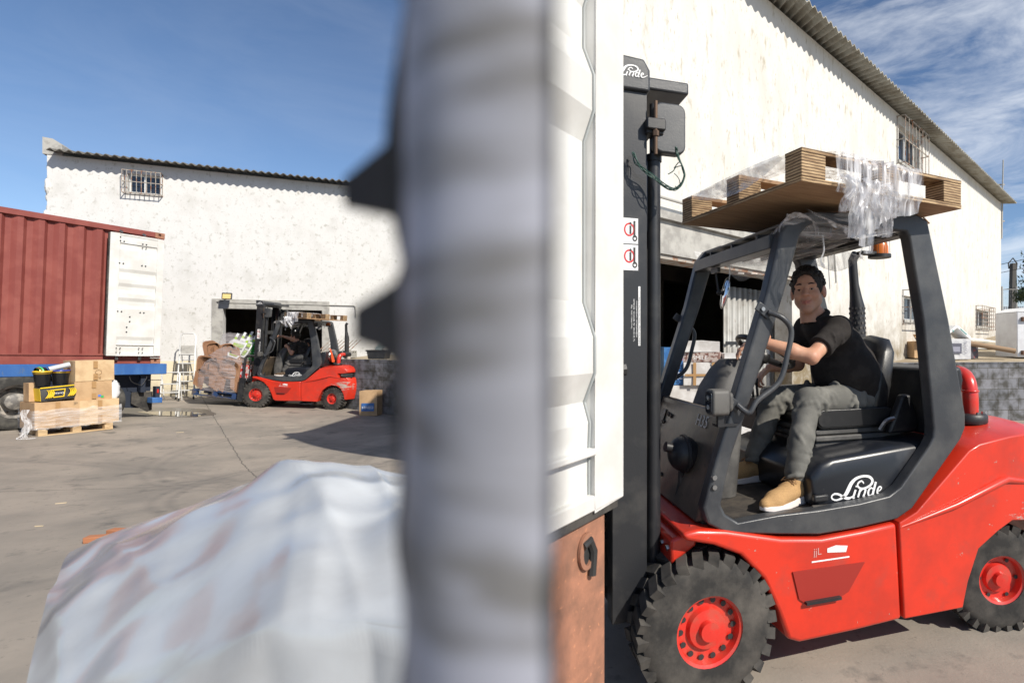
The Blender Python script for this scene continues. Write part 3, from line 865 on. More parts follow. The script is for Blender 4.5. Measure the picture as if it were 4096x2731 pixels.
# far background on the right
def pole(px, Y, top, r, name, label, cat, m, base=None):
    x = (px - CX) / F * Y
    zb = tz(x, Y) if base is None else base
    b = MB(); b.tube([(x, Y, zb - .3), (x + .02, Y, top)], [r, r * .7], 10)
    return tag(b.build(name, m), label, cat)
M_wood = mat('pole_concrete', (0.09, 0.085, 0.08), 0.9)
x_ = (1016 - CX) / F * 42; zt = EYE + (341 - 263) / F * 42
ep = empty('utility_pole', ((1013 - CX) / F * 42, 42, 2.3), 0, 'dark utility pole beyond the corner of the right warehouse', 'utility pole')
b = MB(); b.prism([(-.28, 0), (.28, 0), (.13, zt - 2.3), (-.13, zt - 2.3)], -.2, .2); b.build('post', M_wood, ep)
b = MB(); b.tube([(-.3, 0, zt - 2.7), (-.35, 0, zt - 2.3), (0, 0, zt - 1.9), (.3, 0, zt - 2.3), (.25, 0, zt - 2.8)], .05, 8); b.build('insulator_bracket', M_wood, ep)
for i, (za, zb_, lab) in enumerate(((4.9, 6.9, 'highest of the three overhead cables right of the warehouse'), (4.3, 6.2, 'middle of the three overhead cables right of the warehouse'), (3.1, 4.3, 'lowest of the three overhead cables right of the warehouse'))):
    x0 = 24.5
    b = MB(); b.tube(catmull([(x0, 42, 2.3 + za), (x0 + 4, 39, 2.2 + (za + zb_) / 2), (x0 + 9, 36, 2.6 + zb_)], 6), .022, 6)
    tag(b.build('overhead_cable', M_darkink), lab, 'cable', 'overhead cables')
am = empty('antenna_mast', (0, 0, 0), 0, 'thin grey antenna mast fixed to the right corner of the warehouse', 'antenna')
cB = B0 + dB * (LB + .08)
am.location = (cB.x, cB.y, 0)
zm0, zm1 = zB(1001, 238), zB(1001, 160)
b = MB(); b.cyl((0, 0, zm0), (0, -.1, zm1), .035, .02, n=8); b.build('pole', M_conduit, am)
b = MB(); b.bb((-.12, -.03, zm0 + .6), (.1, .03, zm0 + .64)); b.bb((-.12, -.03, zm0 + 1.9), (.1, .03, zm0 + 1.94)); b.build('clamp', M_conduit, am)
fe = empty('mesh_fence', (0, 0, 0), 0, 'wire mesh fence with thin posts far behind the white cabinet', 'fence')
Y = 36
b = MB()
for px in (1002, 1016.5, 1031, 1045):
    x = (px - CX) / F * Y; b.cyl((x, Y, 1.8), (x, Y, EYE + (341 - 286) / F * Y), .05, n=8)
b.build('post', M_conduit, fe)
b = MB()
for z in (2.2, 5.0): b.cyl(((1000 - CX) / F * Y, Y, z), ((1050 - CX) / F * Y, Y, z), .02, n=6)
for k in range(30):
    x = (1000 + 50 * k / 29 - CX) / F * Y; b.cyl((x, Y, 2.2), (x, Y, 5.0), .005, n=4)
b.build('wire_mesh', M_conduit, fe)
b = MB(); Y = 60
b.bb(((996 - CX) / F * Y, Y, 1.5), ((1080 - CX) / F * Y, Y + 8, EYE + (341 - 309) / F * Y))
for k in range(40):
    x = (998 + 80 * k / 40 - CX) / F * Y
    b.bb((x, Y - .05, EYE + 32 / F * Y + .01), (x + .1, Y + .05, EYE + 35 / F * Y))
tag(b.build('grey_shed', mat('grey_cladding', (.26, .27, .3), .7, c2=(.3, .31, .33), ns=2)), 'long grey clad shed in the far distance, right edge', 'building')

# tree at the right edge and far shrubs
def foliage(b, c, rad, n, leaf, rn, clumps=14):
    cs = []
    for _ in range(clumps):
        v = Vector((rn.gauss(0, 1), rn.gauss(0, 1), rn.gauss(0, 1))).normalized() * rn.uniform(.3, .95)
        cs.append(Vector((v.x * rad[0], v.y * rad[1], v.z * rad[2])))
    for i in range(n):
        q = rn.choice(cs) + Vector((rn.gauss(0, .22) * rad[0], rn.gauss(0, .22) * rad[1], rn.gauss(0, .2) * rad[2]))
        M = Euler((rn.uniform(0, 6), rn.uniform(0, 6), rn.uniform(0, 6))).to_matrix()
        l = leaf * rn.uniform(.6, 1.4)
        vs = [Vector(c) + q + M @ Vector(p) for p in ((-l, 0, 0), (0, -l * .35, 0), (l, 0, 0), (0, l * .35, 0))]
        b.add(vs, [(0, 1, 2, 3)])
M_leaf = mat('olive_leaves', (0.045, 0.07, 0.028), 0.7, c2=(0.08, 0.105, 0.045), ns=1.5)
M_bark = mat('bark', (0.12, 0.09, 0.06), 0.9, bump=.5, bs=20)
Y = 30; tx = (1052 - CX) / F * Y
t = empty('tree', (tx, Y, 2.2), 0, 'olive green tree reaching in at the right edge beyond the warehouse', 'tree')
b = MB(); b.tube(catmull([(0, 0, 0), (.1, 0, 1.2), (-.2, 0, 2.2), (-.5, .1, 3.2)], 4), [.2 - .012 * i for i in range(13)], 8)
b.tube([(-.1, 0, 1.9), (-.9, .2, 2.7), (-1.5, .1, 3.2)], [.09, .05, .02], 6)
b.build('trunk', M_bark, t)
b = MB(); rn = random.Random(4)
foliage(b, (-.2, 0, 3.3), (1.5, 1.3, 1.6), 2600, .1, rn, 22); foliage(b, (-1.25, 0, 2.0), (.6, .7, .5), 700, .09, rn, 8)
b.build('crown', M_leaf, t, smooth=0, fix=False)
b = MB(); rn = random.Random(9)
for px in range(1000, 1060, 7):
    foliage(b, ((px - CX) / F * 46, 46, EYE + (341 - 319) / F * 46 - .7), (1.0, 1.2, .8), 420, .14, rn, 9)
tag(b.build('hedge', M_leaf, smooth=0, fix=False), 'dense green shrubs in front of the far grey shed', 'hedge', kind='stuff')
hb = MB()
for i in range(40):
    a0, a1 = -300 + i * 20, -280 + i * 20
    h0 = 14 + 6 * math.sin(i * .7) + 3 * math.sin(i * 1.9); h1 = 14 + 6 * math.sin((i + 1) * .7) + 3 * math.sin((i + 1) * 1.9)
    hb.add([(a0, 420, -2), (a1, 420, -2), (a1, 460, h1 * .5), (a0, 460, h0 * .5), (a1, 560, h1), (a0, 560, h0)], [(0, 1, 2, 3), (3, 2, 4, 5)])
tag(hb.build('far_hills', mat('far_scrub', (.12, .13, .09), .9, c2=(.2, .18, .12), ns=.03)), kind='structure')
# ------------------------------------------------------------------ red container on a blue trailer
O_c = at(160, 363, 12.3)
cont = empty('shipping_container', O_c, 0, 'rust-red corrugated shipping container with its white door folded open along the side', 'container', rot=(0, .03, R(65.5)))
CH, CLEN, CW = 2.86, 12.1, 2.44
b = MB()
per, n = .278, 0
x = -.55; prof = []
prof.append((-.12, 0)); prof.append((-.5, 0))
while x > -CLEN + .3:
    prof += [(x, 0), (x - .06, .055), (x - .06 - .08, .055), (x - .20, 0)]
    x -= per
prof.append((-CLEN, 0))
vs = []
for (px_, py_) in prof: vs += [(px_, .02 + py_, .2), (px_, .02 + py_, CH - .1)]
b.add(vs, [(2 * i, 2 * i + 2, 2 * i + 3, 2 * i + 1) for i in range(len(prof) - 1)])
b.build('side_panel', M_cont, cont, smooth=0)
MB().bb((-CLEN, .08, .2), (-.05, CW, CH - .06)).build('body', M_cont, cont)
b = MB(); b.bb((-CLEN, -.005, CH - .11), (-.17, .08, CH)); b.build('top_rail', M_cont, cont, bevel=.006)
b = MB(); b.bb((-CLEN, -.005, .17), (-.17, .09, .205)); b.bb((-CLEN, .02, .0), (-.17, .05, .17)); b.bb((-CLEN, .0, -.0), (-.17, .09, .02)); b.build('bottom_rail', M_cont, cont)
MB().bb((-.16, .0, .13), (0, .16, CH - .12)).build('corner_post', M_cont, cont, bevel=.006)
for z0 in (0, CH - .118):
    b = MB(); hole = [(-.09 + .024 * math.cos(2 * PI * k / 16), z0 + .059 + .036 * math.sin(2 * PI * k / 16)) for k in range(16)]
    outr = []
    for k in range(16):
        a = 2 * PI * k / 16; c_, s_ = math.cos(a), math.sin(a); q = max(abs(c_), abs(s_))
        outr.append((-.085 + .085 * c_ / q, z0 + .059 + .059 * s_ / q))
    b.ring(outr, hole, -.012, .02); b.bb((-.168, .03, z0 + .003), (-.003, .17, z0 + .115))
    b.build('corner_casting', M_rust, cont, bevel=.003)
# the white door, folded flat against the side
door = MB()
dx0_, dx1_, dz0, dz1 = -.95, -.05, .165, CH - .16
y0 = -.115
door.bb((dx0_, y0, dz0), (dx0_ + .15, y0 + .05, dz1)); door.bb((dx1_ - .12, y0, dz0), (dx1_, y0 + .05, dz1))
door.bb((dx0_ + .15, y0 + .0, dz1 - .035), (dx1_ - .12, y0 + .05, dz1)); door.bb((dx0_ + .15, y0, dz0), (dx1_ - .12, y0 + .05, dz0 + .03))
do = door.build('door', M_contdoor, cont, bevel=.006)
zs = [(dz0 + .03, .03), (dz0 + .22, .03), (dz0 + .225, .0), (dz0 + .24, .028), (dz0 + .33, .028), (dz0 + .40, .006), (dz0 + .98, .006), (dz0 + 1.05, .03), (dz0 + 1.14, .03), (dz0 + 1.21, .006), (dz0 + 1.30, .006), (dz0 + 1.37, .03), (dz0 + 1.44, .03), (dz0 + 1.51, .006), (dz0 + 1.60, .006), (dz0 + 1.67, .03), (dz0 + 1.74, .03), (dz0 + 1.81, .006), (dz1 - .32, .006), (dz1 - .25, .03), (dz1 - .2, .03), (dz1 - .19, .004), (dz1 - .035, .004)]
b = MB(); vs = []
for z, d in zs: vs += [(dx0_ + .15, y0 + d + .006, z), (dx1_ - .12, y0 + d + .006, z)]
b.add(vs, [(2 * i, 2 * i + 1, 2 * i + 3, 2 * i + 2) for i in range(len(zs) - 1)])
b.build('door_panel', M_contdoor, do, smooth=0, fix=False)
b = MB(); rn = random.Random(2)
for x, z in [(q_ * .77, r_) for q_, r_ in [(.2, 1.9), (.28, 1.9), (.68, 1.9), (.76, 1.9), (.2, .9), (.28, .9), (.68, .9), (.76, .9), (.46, .8), (.46, .7), (.4, .58), (.4, .48), (.2, .05), (.28, .05), (.68, .05), (.76, .05), (.2, .14), (.28, .14), (.68, .14), (.76, .14), (.2, 2.36), (.28, 2.36), (.68, 2.36), (.76, 2.36), (.68, 2.28), (.76, 2.28), (.2, 2.44)]]:
    b.cyl((dx0_ + x, y0 + .004, dz0 + z + .02), (dx0_ + x, y0 - .008, dz0 + z + .02), .012, n=8)
build_each(b, 'bolt', M_darksteel, do)
MB().bb((dx0_ - .02, y0 + .02, dz0 + .01), (dx0_ - .002, y0 + .06, dz1 - .01)).build('gasket', M_rubber, do)
b = MB()
for x in (dx0_ + .18, dx0_ + .56):
    b.box((x, y0 + .05, dz0 - .05), (.05, .03, .07)); b.box((x, y0 + .05, dz1 + .05), (.06, .03, .04), (0, .5, 0))
build_each(b, 'lock_cam', M_steel, do)

tr = empty('container_trailer', O_c, 0, 'blue container trailer chassis with dusty twin wheels under the red container', 'trailer', rot=(0, .03, R(65.5)))
b = MB(); b.bb((-11, -.02, -.235), (.12, .18, -.004)); b.bb((-.15, .18, -.235), (.12, 2.3, -.004)); b.bb((-11, .7, -.5), (-.2, .85, -.24)); b.bb((-11, 1.6, -.5), (-.2, 1.75, -.24))
b.build('chassis', M_blue, tr, bevel=.012)
dk = mat('dark_blue_underside', (.015, .022, .04), .6)
b = MB(); b.bb((-1.6, .35, -.62), (.0, 2.1, -.235)); b.prism([(-1.0, -.6), (-.1, -.6), (-.1, -.98), (-.45, -.95)], .3, .36)
b.build('underframe', dk, tr)
def gl(xl, yl):
    """ground height under a local point of the trailer, in its frame"""
    a = R(65.5); X = O_c.x + xl * math.cos(a) - yl * math.sin(a); Y = O_c.y + xl * math.sin(a) + yl * math.cos(a)
    return gz(X, Y) - O_c.z + xl * .03
M_tyre2 = mat('dusty_tyre', (.035, .034, .032), .9, c2=(.09, .085, .075), ns=4, bump=.4, bs=60)
M_hub = mat('dusty_hub', (.14, .13, .12), .6, c2=(.35, .32, .28), ns=7, lo=.45, hi=.6)
def truck_wheel(parent, x, y, r, w):
    z = gl(x, y) + r - .01
    b = MB(); b.lathe([(r * .58, -w / 2), (r * .8, -w / 2 - .012), (r * .95, -w / 2 + .01), (r, -w / 2 + .04), (r, w / 2 - .04), (r * .95, w / 2), (r * .58, w / 2)], (0, 0, 0), 'y', 40)
    o = b.build('wheel', M_tyre2, parent, loc=(x, y, z), smooth=50)
    b = MB(); b.lathe([(r * .58, -w / 2 + .0), (r * .56, -w / 2 + .03), (r * .5, -w / 2 + .05), (r * .48, .02), (r * .3, .03), (r * .28, -w / 2 + .02), (r * .15, -w / 2 - .03), (0.001, -w / 2 - .035)], (0, 0, 0), 'y', 36)
    b.build('rim', M_hub, o, smooth=50)
    b = MB()
    for k in range(10):
        a = 2 * PI * k / 10; b.cyl((r * .39 * math.cos(a), .03, r * .39 * math.sin(a)), (r * .39 * math.cos(a), -.02, r * .39 * math.sin(a)), .018, n=8)
    build_each(b, 'nut', M_steel, o)
for x in (-2.14, -3.45, -4.8): truck_wheel(tr, x, .16, .53, .34)
for x in (-2.22, -3.55): truck_wheel(tr, x, 2.1, .53, .34)
b = MB(); b.tube([(-2.22 + .62 * math.cos(R(a)), 0, gl(-2.2, 0) + .53 + .62 * math.sin(R(a))) for a in range(20, 161, 10)], .02, 6)
b.prism([(-2.22 + .60 * math.cos(R(a)), gl(-2.2, 0) + .52 + .60 * math.sin(R(a))) for a in range(15, 166, 10)] + [(-2.22 + .62 * math.cos(R(a)), gl(-2.2, 0) + .52 + .62 * math.sin(R(a))) for a in range(165, 14, -10)], 0, .36)
b.build('mudguard', dk, tr)
sp_ = MB(); sp_.lathe([(.16, -.14), (.26, -.15), (.3, -.11), (.3, .11), (.26, .15), (.16, .14)], (0, 0, 0), 'x', 32)
so = sp_.build('spare_wheel', M_tyre2, tr, loc=(-.72, .25, -.78), smooth=50)
b = MB(); b.prism([(-.38, -.62), (-.02, -.62), (-.02, -1.02), (-.1, -1.06), (-.38, -.86)], .22, .235); b.build('mudflap', M_rubber, tr)
b = MB(); b.bb((-.28, .1, -.62), (-.2, .2, -.24)); b.bb((-.06, .0, -.75), (.02, .12, -.5)); b.build('light_bracket', dk, tr)
b = MB(); b.bb((-.04, -.015, -.64), (-.01, -.001, -.56)); b.build('tail_light', mat('tail_light_red', (.5, .03, .02), .3), tr)
b = MB(); b.bb((-.12, -.02, -.86), (.06, .2, -.74)); b.build('rear_bumper', M_blue, tr, bevel=.01)
b = MB(); b.tube(catmull([(-.5, .05, -.25), (-.46, .04, -.38), (-.3, .04, -.46), (-.22, .04, -.34), (-.2, .05, -.25)], 5), .006, 6); b.tube([(-.2, .0, -.36), (0.03, .0, -.36)], .008, 6); b.build('cable', M_darkink, tr)

# ------------------------------------------------------------------ ladders against the left warehouse
def ladder(name, label, px0, px1, pyb, pyt, nst, topw, steph, seat=None, off=.55, nsz=None):
    Yd = A0.y + dA.y * onA((px0 + px1) / 2) - off
    P0 = Vector((((px0 + px1) / 2 - CX) / F * Yd, Yd, 0))
    P0.z = gz(P0.x, P0.y)
    h = (pyb - pyt) / F * Yd
    w = (px1 - px0) / F * Yd * .98
    e = empty(name, P0, 0, label, 'ladder', rot=(0, 0, angA * .8))
    lean = .24 * h / 1.8
    b = MB()
    path = [(-w / 2, 0, 0), (-w / 2 * (.5 + topw / 2), lean * .5, h * .5), (-w / 2 * topw, lean * .96, h * .96), (-w / 2 * topw + .05, lean, h), (w / 2 * topw - .05, lean, h), (w / 2 * topw, lean * .96, h * .96), (w / 2 * (.5 + topw / 2), lean * .5, h * .5), (w / 2, 0, 0)]
    b.tube(path, .017, 8)
    b.build('front_frame', M_alu, e)
    b = MB(); b.tube([(-w / 2 * .95, lean * 2.2, 0), (-w / 2 * topw, lean, h * .82)], .014, 6); b.tube([(w / 2 * .95, lean * 2.2, 0), (w / 2 * topw, lean, h * .82)], .014, 6)
    for k in (1, 3, 5):
        z = h * .82 * k / 7; ww = w / 2 * (.95 - (.95 - topw) * k / 7); b.tube([(-ww, lean * (2.2 - 1.2 * k / 7), z), (ww, lean * (2.2 - 1.2 * k / 7), z)], .008, 6)
    b.build('rear_frame', M_alu, e)
    for k in range(nst):
        z = h * steph * (k + 1); f = z / h; ww = w * (1 - (1 - topw) * f)
        MB().box((0, lean * f, z), (ww - .01, .1, .028)).build('step', M_alu, e, bevel=.004)
    if seat:
        z = h * seat; MB().box((0, lean * seat, z), (w * topw * .86, .03, h * .15), (R(-8), 0, 0)).build('platform', M_lintel, e, bevel=.01)
    b = MB()
    for x in (-w / 2, w / 2): b.cyl((x, 0, .0), (x, 0, .07), .022, n=8)
    build_each(b, 'foot', M_plastic, e)
    return e
ladder('step_ladder', 'tall white aluminium step ladder leaning by the left warehouse wall', 177.5, 192, 394, 328, 5, .86, .136, seat=.74, off=.62)
ladder('step_stool', 'short two-step white folding stool beside the tall ladder', 161.5, 177, 396, 367.5, 2, .95, .3, off=.95)

# ------------------------------------------------------------------ pallet of cartons in front of the trailer wheel
g0, g1 = gpt(38, 436), gpt(113, 429)
PA = Vector((g0[0], g0[1], 0)); PB = Vector((g1[0], g1[1], 0))
dP = (PB - PA); LP = dP.length; dP.normalize(); angP = math.atan2(dP.y, dP.x)
gzp = (gz(PA.x, PA.y) + gz(PB.x, PB.y)) / 2
def onP(px): k = (px - CX) / F; return (k * PA.y - PA.x) / (dP.x - k * dP.y)
def zP(px, py): return EYE - (py - CY) / F * (PA.y + onP(px) * dP.y)
def Pw(x, y, z):
    n = Vector((-dP.y, dP.x, 0)); q = PA + dP * x + n * y
    return (q.x, q.y, z)
def pallet(name, loc, L_, W_, H_, rot, mt, label, group=None, nine=True, mt2=None, th=.02):
    e = empty(name, loc, 0, label, 'pallet', group, rot=rot)
    blk = H_ - 3 * th if nine else H_ - 2 * th
    b = MB()
    for i in range(7): y = -W_ / 2 + W_ * (i + .5) / 7; b.bb((-L_ / 2, y - W_ / 17, H_ - th), (L_ / 2, y + W_ / 17, H_))
    b.build('top_board', mt, e)
    b = MB()
    for x in (-L_ / 2 + .05, 0, L_ / 2 - .05): b.bb((x - .05, -W_ / 2, H_ - 2 * th + .0005), (x + .05, W_ / 2, H_ - th - .0005))
    b.build('stringer_board', mt, e)
    for y in (-W_ / 2 + .05, 0, W_ / 2 - .05):
        for x in (-L_ / 2 + .06, 0, L_ / 2 - .06):
            MB().bb((x - .06, y - .05, th + .0005), (x + .06, y + .05, H_ - 2 * th)).build('block', mt2 or mt, e, bevel=.003)
        MB().bb((-L_ / 2, y - .05, 0), (L_ / 2, y + .05, th)).build('bottom_board', mt, e)
    return e
zt_p = gzp + .144
pallet('wooden_pallet', Pw(LP / 2, .31, gzp + .002), LP, .62, .144, (0, 0, angP), M_pine, 'pale wooden pallet under the stack of cardboard boxes by the trailer wheel')
def pbox(px0, px1, pt, zbase, dep, m, label, yoff=0, **k):
    x0, x1 = onP(px0), onP(px1)
    zt_ = zP((px0 + px1) / 2, pt)
    c = Pw((x0 + x1) / 2, dep / 2 + yoff, zbase)
    return carton('cardboard_box', c, (x1 - x0, dep, zt_ - zbase), angP, m, label, group='cartons stacked by the trailer', **k), zt_
e1, z1 = pbox(34, 79, 401, zt_p, .6, M_card, 'large crumpled brown carton at the left of the bottom layer on the pallet', yoff=-.02)
e2, z2 = pbox(79.5, 119, 399, zt_p + .001, .6, M_card2, 'large carton wrapped in film at the right of the bottom layer on the pallet', yoff=0)
e3, z3 = pbox(75.5, 113, 380.5, z2 + .002, .5, M_card, 'plain brown carton in the middle layer, between the wrapped carton and the top box', yoff=.04)
e4, z4 = pbox(76, 115, 360, z3 + .002, .48, M_card2, 'pale brown carton with a hand-drawn circle, topmost of the stack', yoff=.03)
cr_ = MB(); cr_.tube([(.04 + .045 * math.cos(2 * PI * k / 16), -.268, .17 + .045 * math.sin(2 * PI * k / 16)) for k in range(16)], .003, 5, closed=True)
cr_.build('drawn_circle', M_tape, e4)
text_obj('drawn_letters', 'xcg', .07, M_tape, e4, frame_matrix((-.02, -.268, .06), (1, 0, 0), (0, 0, 1)))
text_obj('printed_letters', 'SFI', .045, M_darkink, e1, frame_matrix((.2, -.335, z1 - zt_p - .06), (1, 0, 0), (0, 0, 1)))
b = MB(); b.m = 0; b.bb((.1, -.262, .03), (.14, -.2575, .07)); b.build('green_sticker', mat('green_sticker', (.05, .4, .12), .4), e3)
MB().bb((.06, -.262, .05), (.1, -.2575, .09)).build('blue_sticker', mat('blue_sticker', (.1, .2, .6), .4), e3)
# banana carton
M_bananabox = mat('black_printed_carton', (.035, .035, .04), .5, c2=(.06, .06, .06), ns=8)
x0, x1 = onP(37), onP(74.5)
eb, zb = pbox(41, 75, 386, z1 + .03, .46, M_bananabox, 'black fruit carton printed with yellow bananas, below the black buckets', yoff=.0, tape=False, ry=-.07)
M_yel = mat('banana_yellow', (.8, .55, .02), .5)
wb_ = (onP(75) - onP(41)); hb_ = zP(55, 386) - z1 - .03
MB().bb((-wb_ / 2 - .004, -.23, .005), (-wb_ / 2 + .0, .22, hb_ - .01)).build('yellow_end', M_yel, eb)
MB().bb((-wb_ / 2, -.250, hb_ - .012), (wb_ / 2, -.2435, hb_ + .006)).build('yellow_edge', M_yel, eb)
for cx_, fl_ in ((-wb_ * .32, 1), (wb_ * .33, 1)):
    b = MB()
    for k in range(4):
        b.tube([(cx_ + .022 * fl_ * k - .03 + .05 * math.sin(t / 6 * 2.6) * fl_, -.264 - .001 * k, hb_ * .2 + (hb_ * .62) * t / 6) for t in range(7)], [.004, .008, .010, .010, .009, .007, .003], 6)
    b.build('printed_bananas', M_yel, eb)
b = MB(); b.ring([(-.07, hb_ * .2), (.07, hb_ * .2), (.1, hb_ * .8), (-.1, hb_ * .8)], [(-.06, hb_ * .27), (.06, hb_ * .27), (.085, hb_ * .73), (-.085, hb_ * .73)], -.262, -.2565); b.build('printed_badge', M_yel, eb)
text_obj('printed_word', 'Onkero', .05, M_white, eb, frame_matrix((.075, -.2625, hb_ * .56), (-1, 0, 0), (0, 0, -1)), ext=.001)
# buckets
def bucket(px0, px1, pyt, zb_, y, label, rimc, tilt=0):
    x0, x1 = onP(px0), onP(px1); r = (x1 - x0) / 2
    h = zP((px0 + px1) / 2, pyt) - zb_
    e = empty('bucket', Pw((x0 + x1) / 2, y, zb_), 0, label, 'bucket', 'black buckets on the cartons', rot=(tilt, 0, angP))
    MB().lathe([(.001, 0), (r * .82, 0), (r * .84, .01), (r * .97, h - .03), (r, h - .03), (r, h), (r * .94, h), (r * .8, .02), (.001, .02)], n=32).build('body', mat('glossy_black', (.012, .012, .014), .18), e, smooth=50)
    MB().lathe([(r * 1.0, h - .035), (r * 1.03, h - .03), (r * 1.03, h + .0), (r * .99, h + .004)], n=32).build('gold_band', mat('gold_band', (.6, .42, .1), .25, .9), e)
    MB().tube([(r * 1.0 * math.cos(t), r * math.sin(t), h + .012) for t in [2 * PI * k / 24 for k in range(24)]], .013, 8, closed=True).build('rim', rimc, e)
    return e
M_yr = mat('yellow_rim', (.75, .5, .02), .35); M_br = mat('blue_rim', (.05, .07, .35), .35); M_gr = mat('green_rim', (.05, .5, .15), .35)
bucket(38, 56.5, 372, zb + .01, .2, 'glossy black bucket with yellow rim, left one of the upright pair', M_yr)
bucket(57, 75, 371, zb + .012, .22, 'glossy black bucket with blue rim, right one of the upright pair', M_br)
bc = bucket(41, 55, 374, zP(48, 372) + .03, .42, 'black bucket with green rim lying on its side behind the upright buckets', M_gr)
bc.rotation_euler = (0, R(80), angP + .2)
bc.location.z += -.02; bc.location.x += .12
q0 = Vector(Pw(onP(54), .2, zP(54, 369))); q1 = Vector(Pw(onP(74), .16, zP(74, 364)))
b = MB(); b.tube([q0, q1], .045, 16, cap=False); b.tube([q0, q1], .02, 12, cap=False); tag(b.build('film_roll', mat('grey_roll', (.5, .52, .54), .5)), 'grey roll of film lying across the black buckets', 'roll')
cf = carton('cardboard_box', Pw(onP(45), .36, z1 + .01), (.25, .22, .33), angP, M_card, 'narrow brown carton standing behind the fruit carton, left of the buckets', group='cartons stacked by the trailer', tape=False)
# stretch film round the bottom layer, with a frayed tail
xa, xb_ = onP(33.5) - .015, onP(119.4) + .015
fm = empty('stretch_film', Pw(0, 0, 0), 0, 'clear stretch film wound round the bottom cartons with a frayed tail at the left', 'film', rot=(0, 0, angP))
rn = random.Random(12)
loop = [(xa, .6), (xa - .01, .3), (xa, -.05), (xa + .2, -.06), ((xa + xb_) / 2, -.058), (xb_ - .1, -.06), (xb_, -.04), (xb_ + .01, .3), (xb_, .6)]
lp = catmull([(p[0], p[1], 0) for p in loop], 6)
b = MB()
zz = [gzp + .13, gzp + .2, gzp + .3, gzp + .4, gzp + .47]
vs = []
for i, p in enumerate(lp):
    for z in zz: vs.append((p.x + rn.uniform(-.006, .006), p.y - .012 + rn.uniform(-.008, .008), z + rn.uniform(-.02, .02)))
k = len(zz)
b.add(vs, [(i * k + j, (i + 1) * k + j, (i + 1) * k + j + 1, i * k + j + 1) for i in range(len(lp) - 1) for j in range(k - 1)])
b.build('wrap', M_filmh, fm, smooth=80)
b = MB()
b.grid(lambda u, v: (xa - .04 - .1 * u - .03 * math.sin(9 * v) + rn.uniform(-.01, .01), -.05 + .03 * math.sin(7 * v + 3 * u), gzp + .5 - v * .5), 4, 14)
b.tube(catmull([(xa - .08, -.03, gzp + .12), (xa - .16, -.08, gzp + .06), (xa - .22, -.1, gzp + .02), (xa - .12, -.16, gzp + .012), (xa - .02, -.2, gzp + .012)], 6), .006, 5)
b.build('tail', M_filmv, fm, smooth=80)
bg_ = MB(); rn = random.Random(5)
bx = Pw(onP(116.5), .12, z2 + .01)
bg_.ball((bx[0], bx[1], bx[2] + .15), (.07, .1, .2), 14, 10)
bg_.v = [(x + rn.uniform(-.015, .015), y + rn.uniform(-.015, .015), z + rn.uniform(-.015, .015)) for x, y, z in bg_.v]
tag(bg_.build('plastic_bag', mat('white_bag', (.75, .76, .78), .35), smooth=60), 'crumpled white plastic bag tucked at the right side of the stack', 'bag')
# litter on the yard
M_lit = mat('wood_splinter', (.55, .45, .3), .8)
for i, (px, py, a, l, lab) in enumerate(((180, 432, .3, .12, 'thin pale stick lying near the pallet'), (61, 503, .5, .09, 'small pale chip of wood near the left edge'), (220, 508, -.6, .11, 'short bent twig in the middle of the yard'), (39, 526, .2, .06, 'tiny wood flake at the lower left'), (189, 510, -.7, .07, 'reddish splinter beside the twig'))):
    gx, gy = gpt(px, py); o = MB().box((0, 0, .006), (l, .012, .008)).build('litter', M_lit, None, loc=(gx, gy, gz(gx, gy)), rz=a); tag(o, lab, 'litter')
# ------------------------------------------------------------------ the forklift (x to the rear, y across, z up; front axle at x = 0)
def C(x, y):
    dx, dy = x - 888, y - 1400
    return ((dx * .998 + dy * .0645) / 450, (dx * .0645 - dy * .998) / 450)
HW = .56
TRUCK_LOC = (.222 - HW * math.sin(R(18.7)), 2.59 + HW * math.cos(R(18.7)), 0)
TRUCK_YAW = R(18.7)

def ribbon(b, pts, z, sx=1, sy=1):
    """flat stroke of varying width through (x, y, width)"""
    P = catmull([(p[0], p[1], p[2]) for p in pts], 6)
    L_, Rr = [], []
    for i, p in enumerate(P):
        t = (P[min(i + 1, len(P) - 1)] - P[max(i - 1, 0)]); t.z = 0; t.normalize()
        n = Vector((-t.y, t.x, 0)); w = max(.8, p.z) / 2
        L_.append((p.x + n.x * w, p.y + n.y * w, z)); Rr.append((p.x - n.x * w, p.y - n.y * w, z))
    k = len(P)
    b.add(L_ + Rr, [(i, i + 1, k + i + 1, k + i) for i in range(k - 1)])

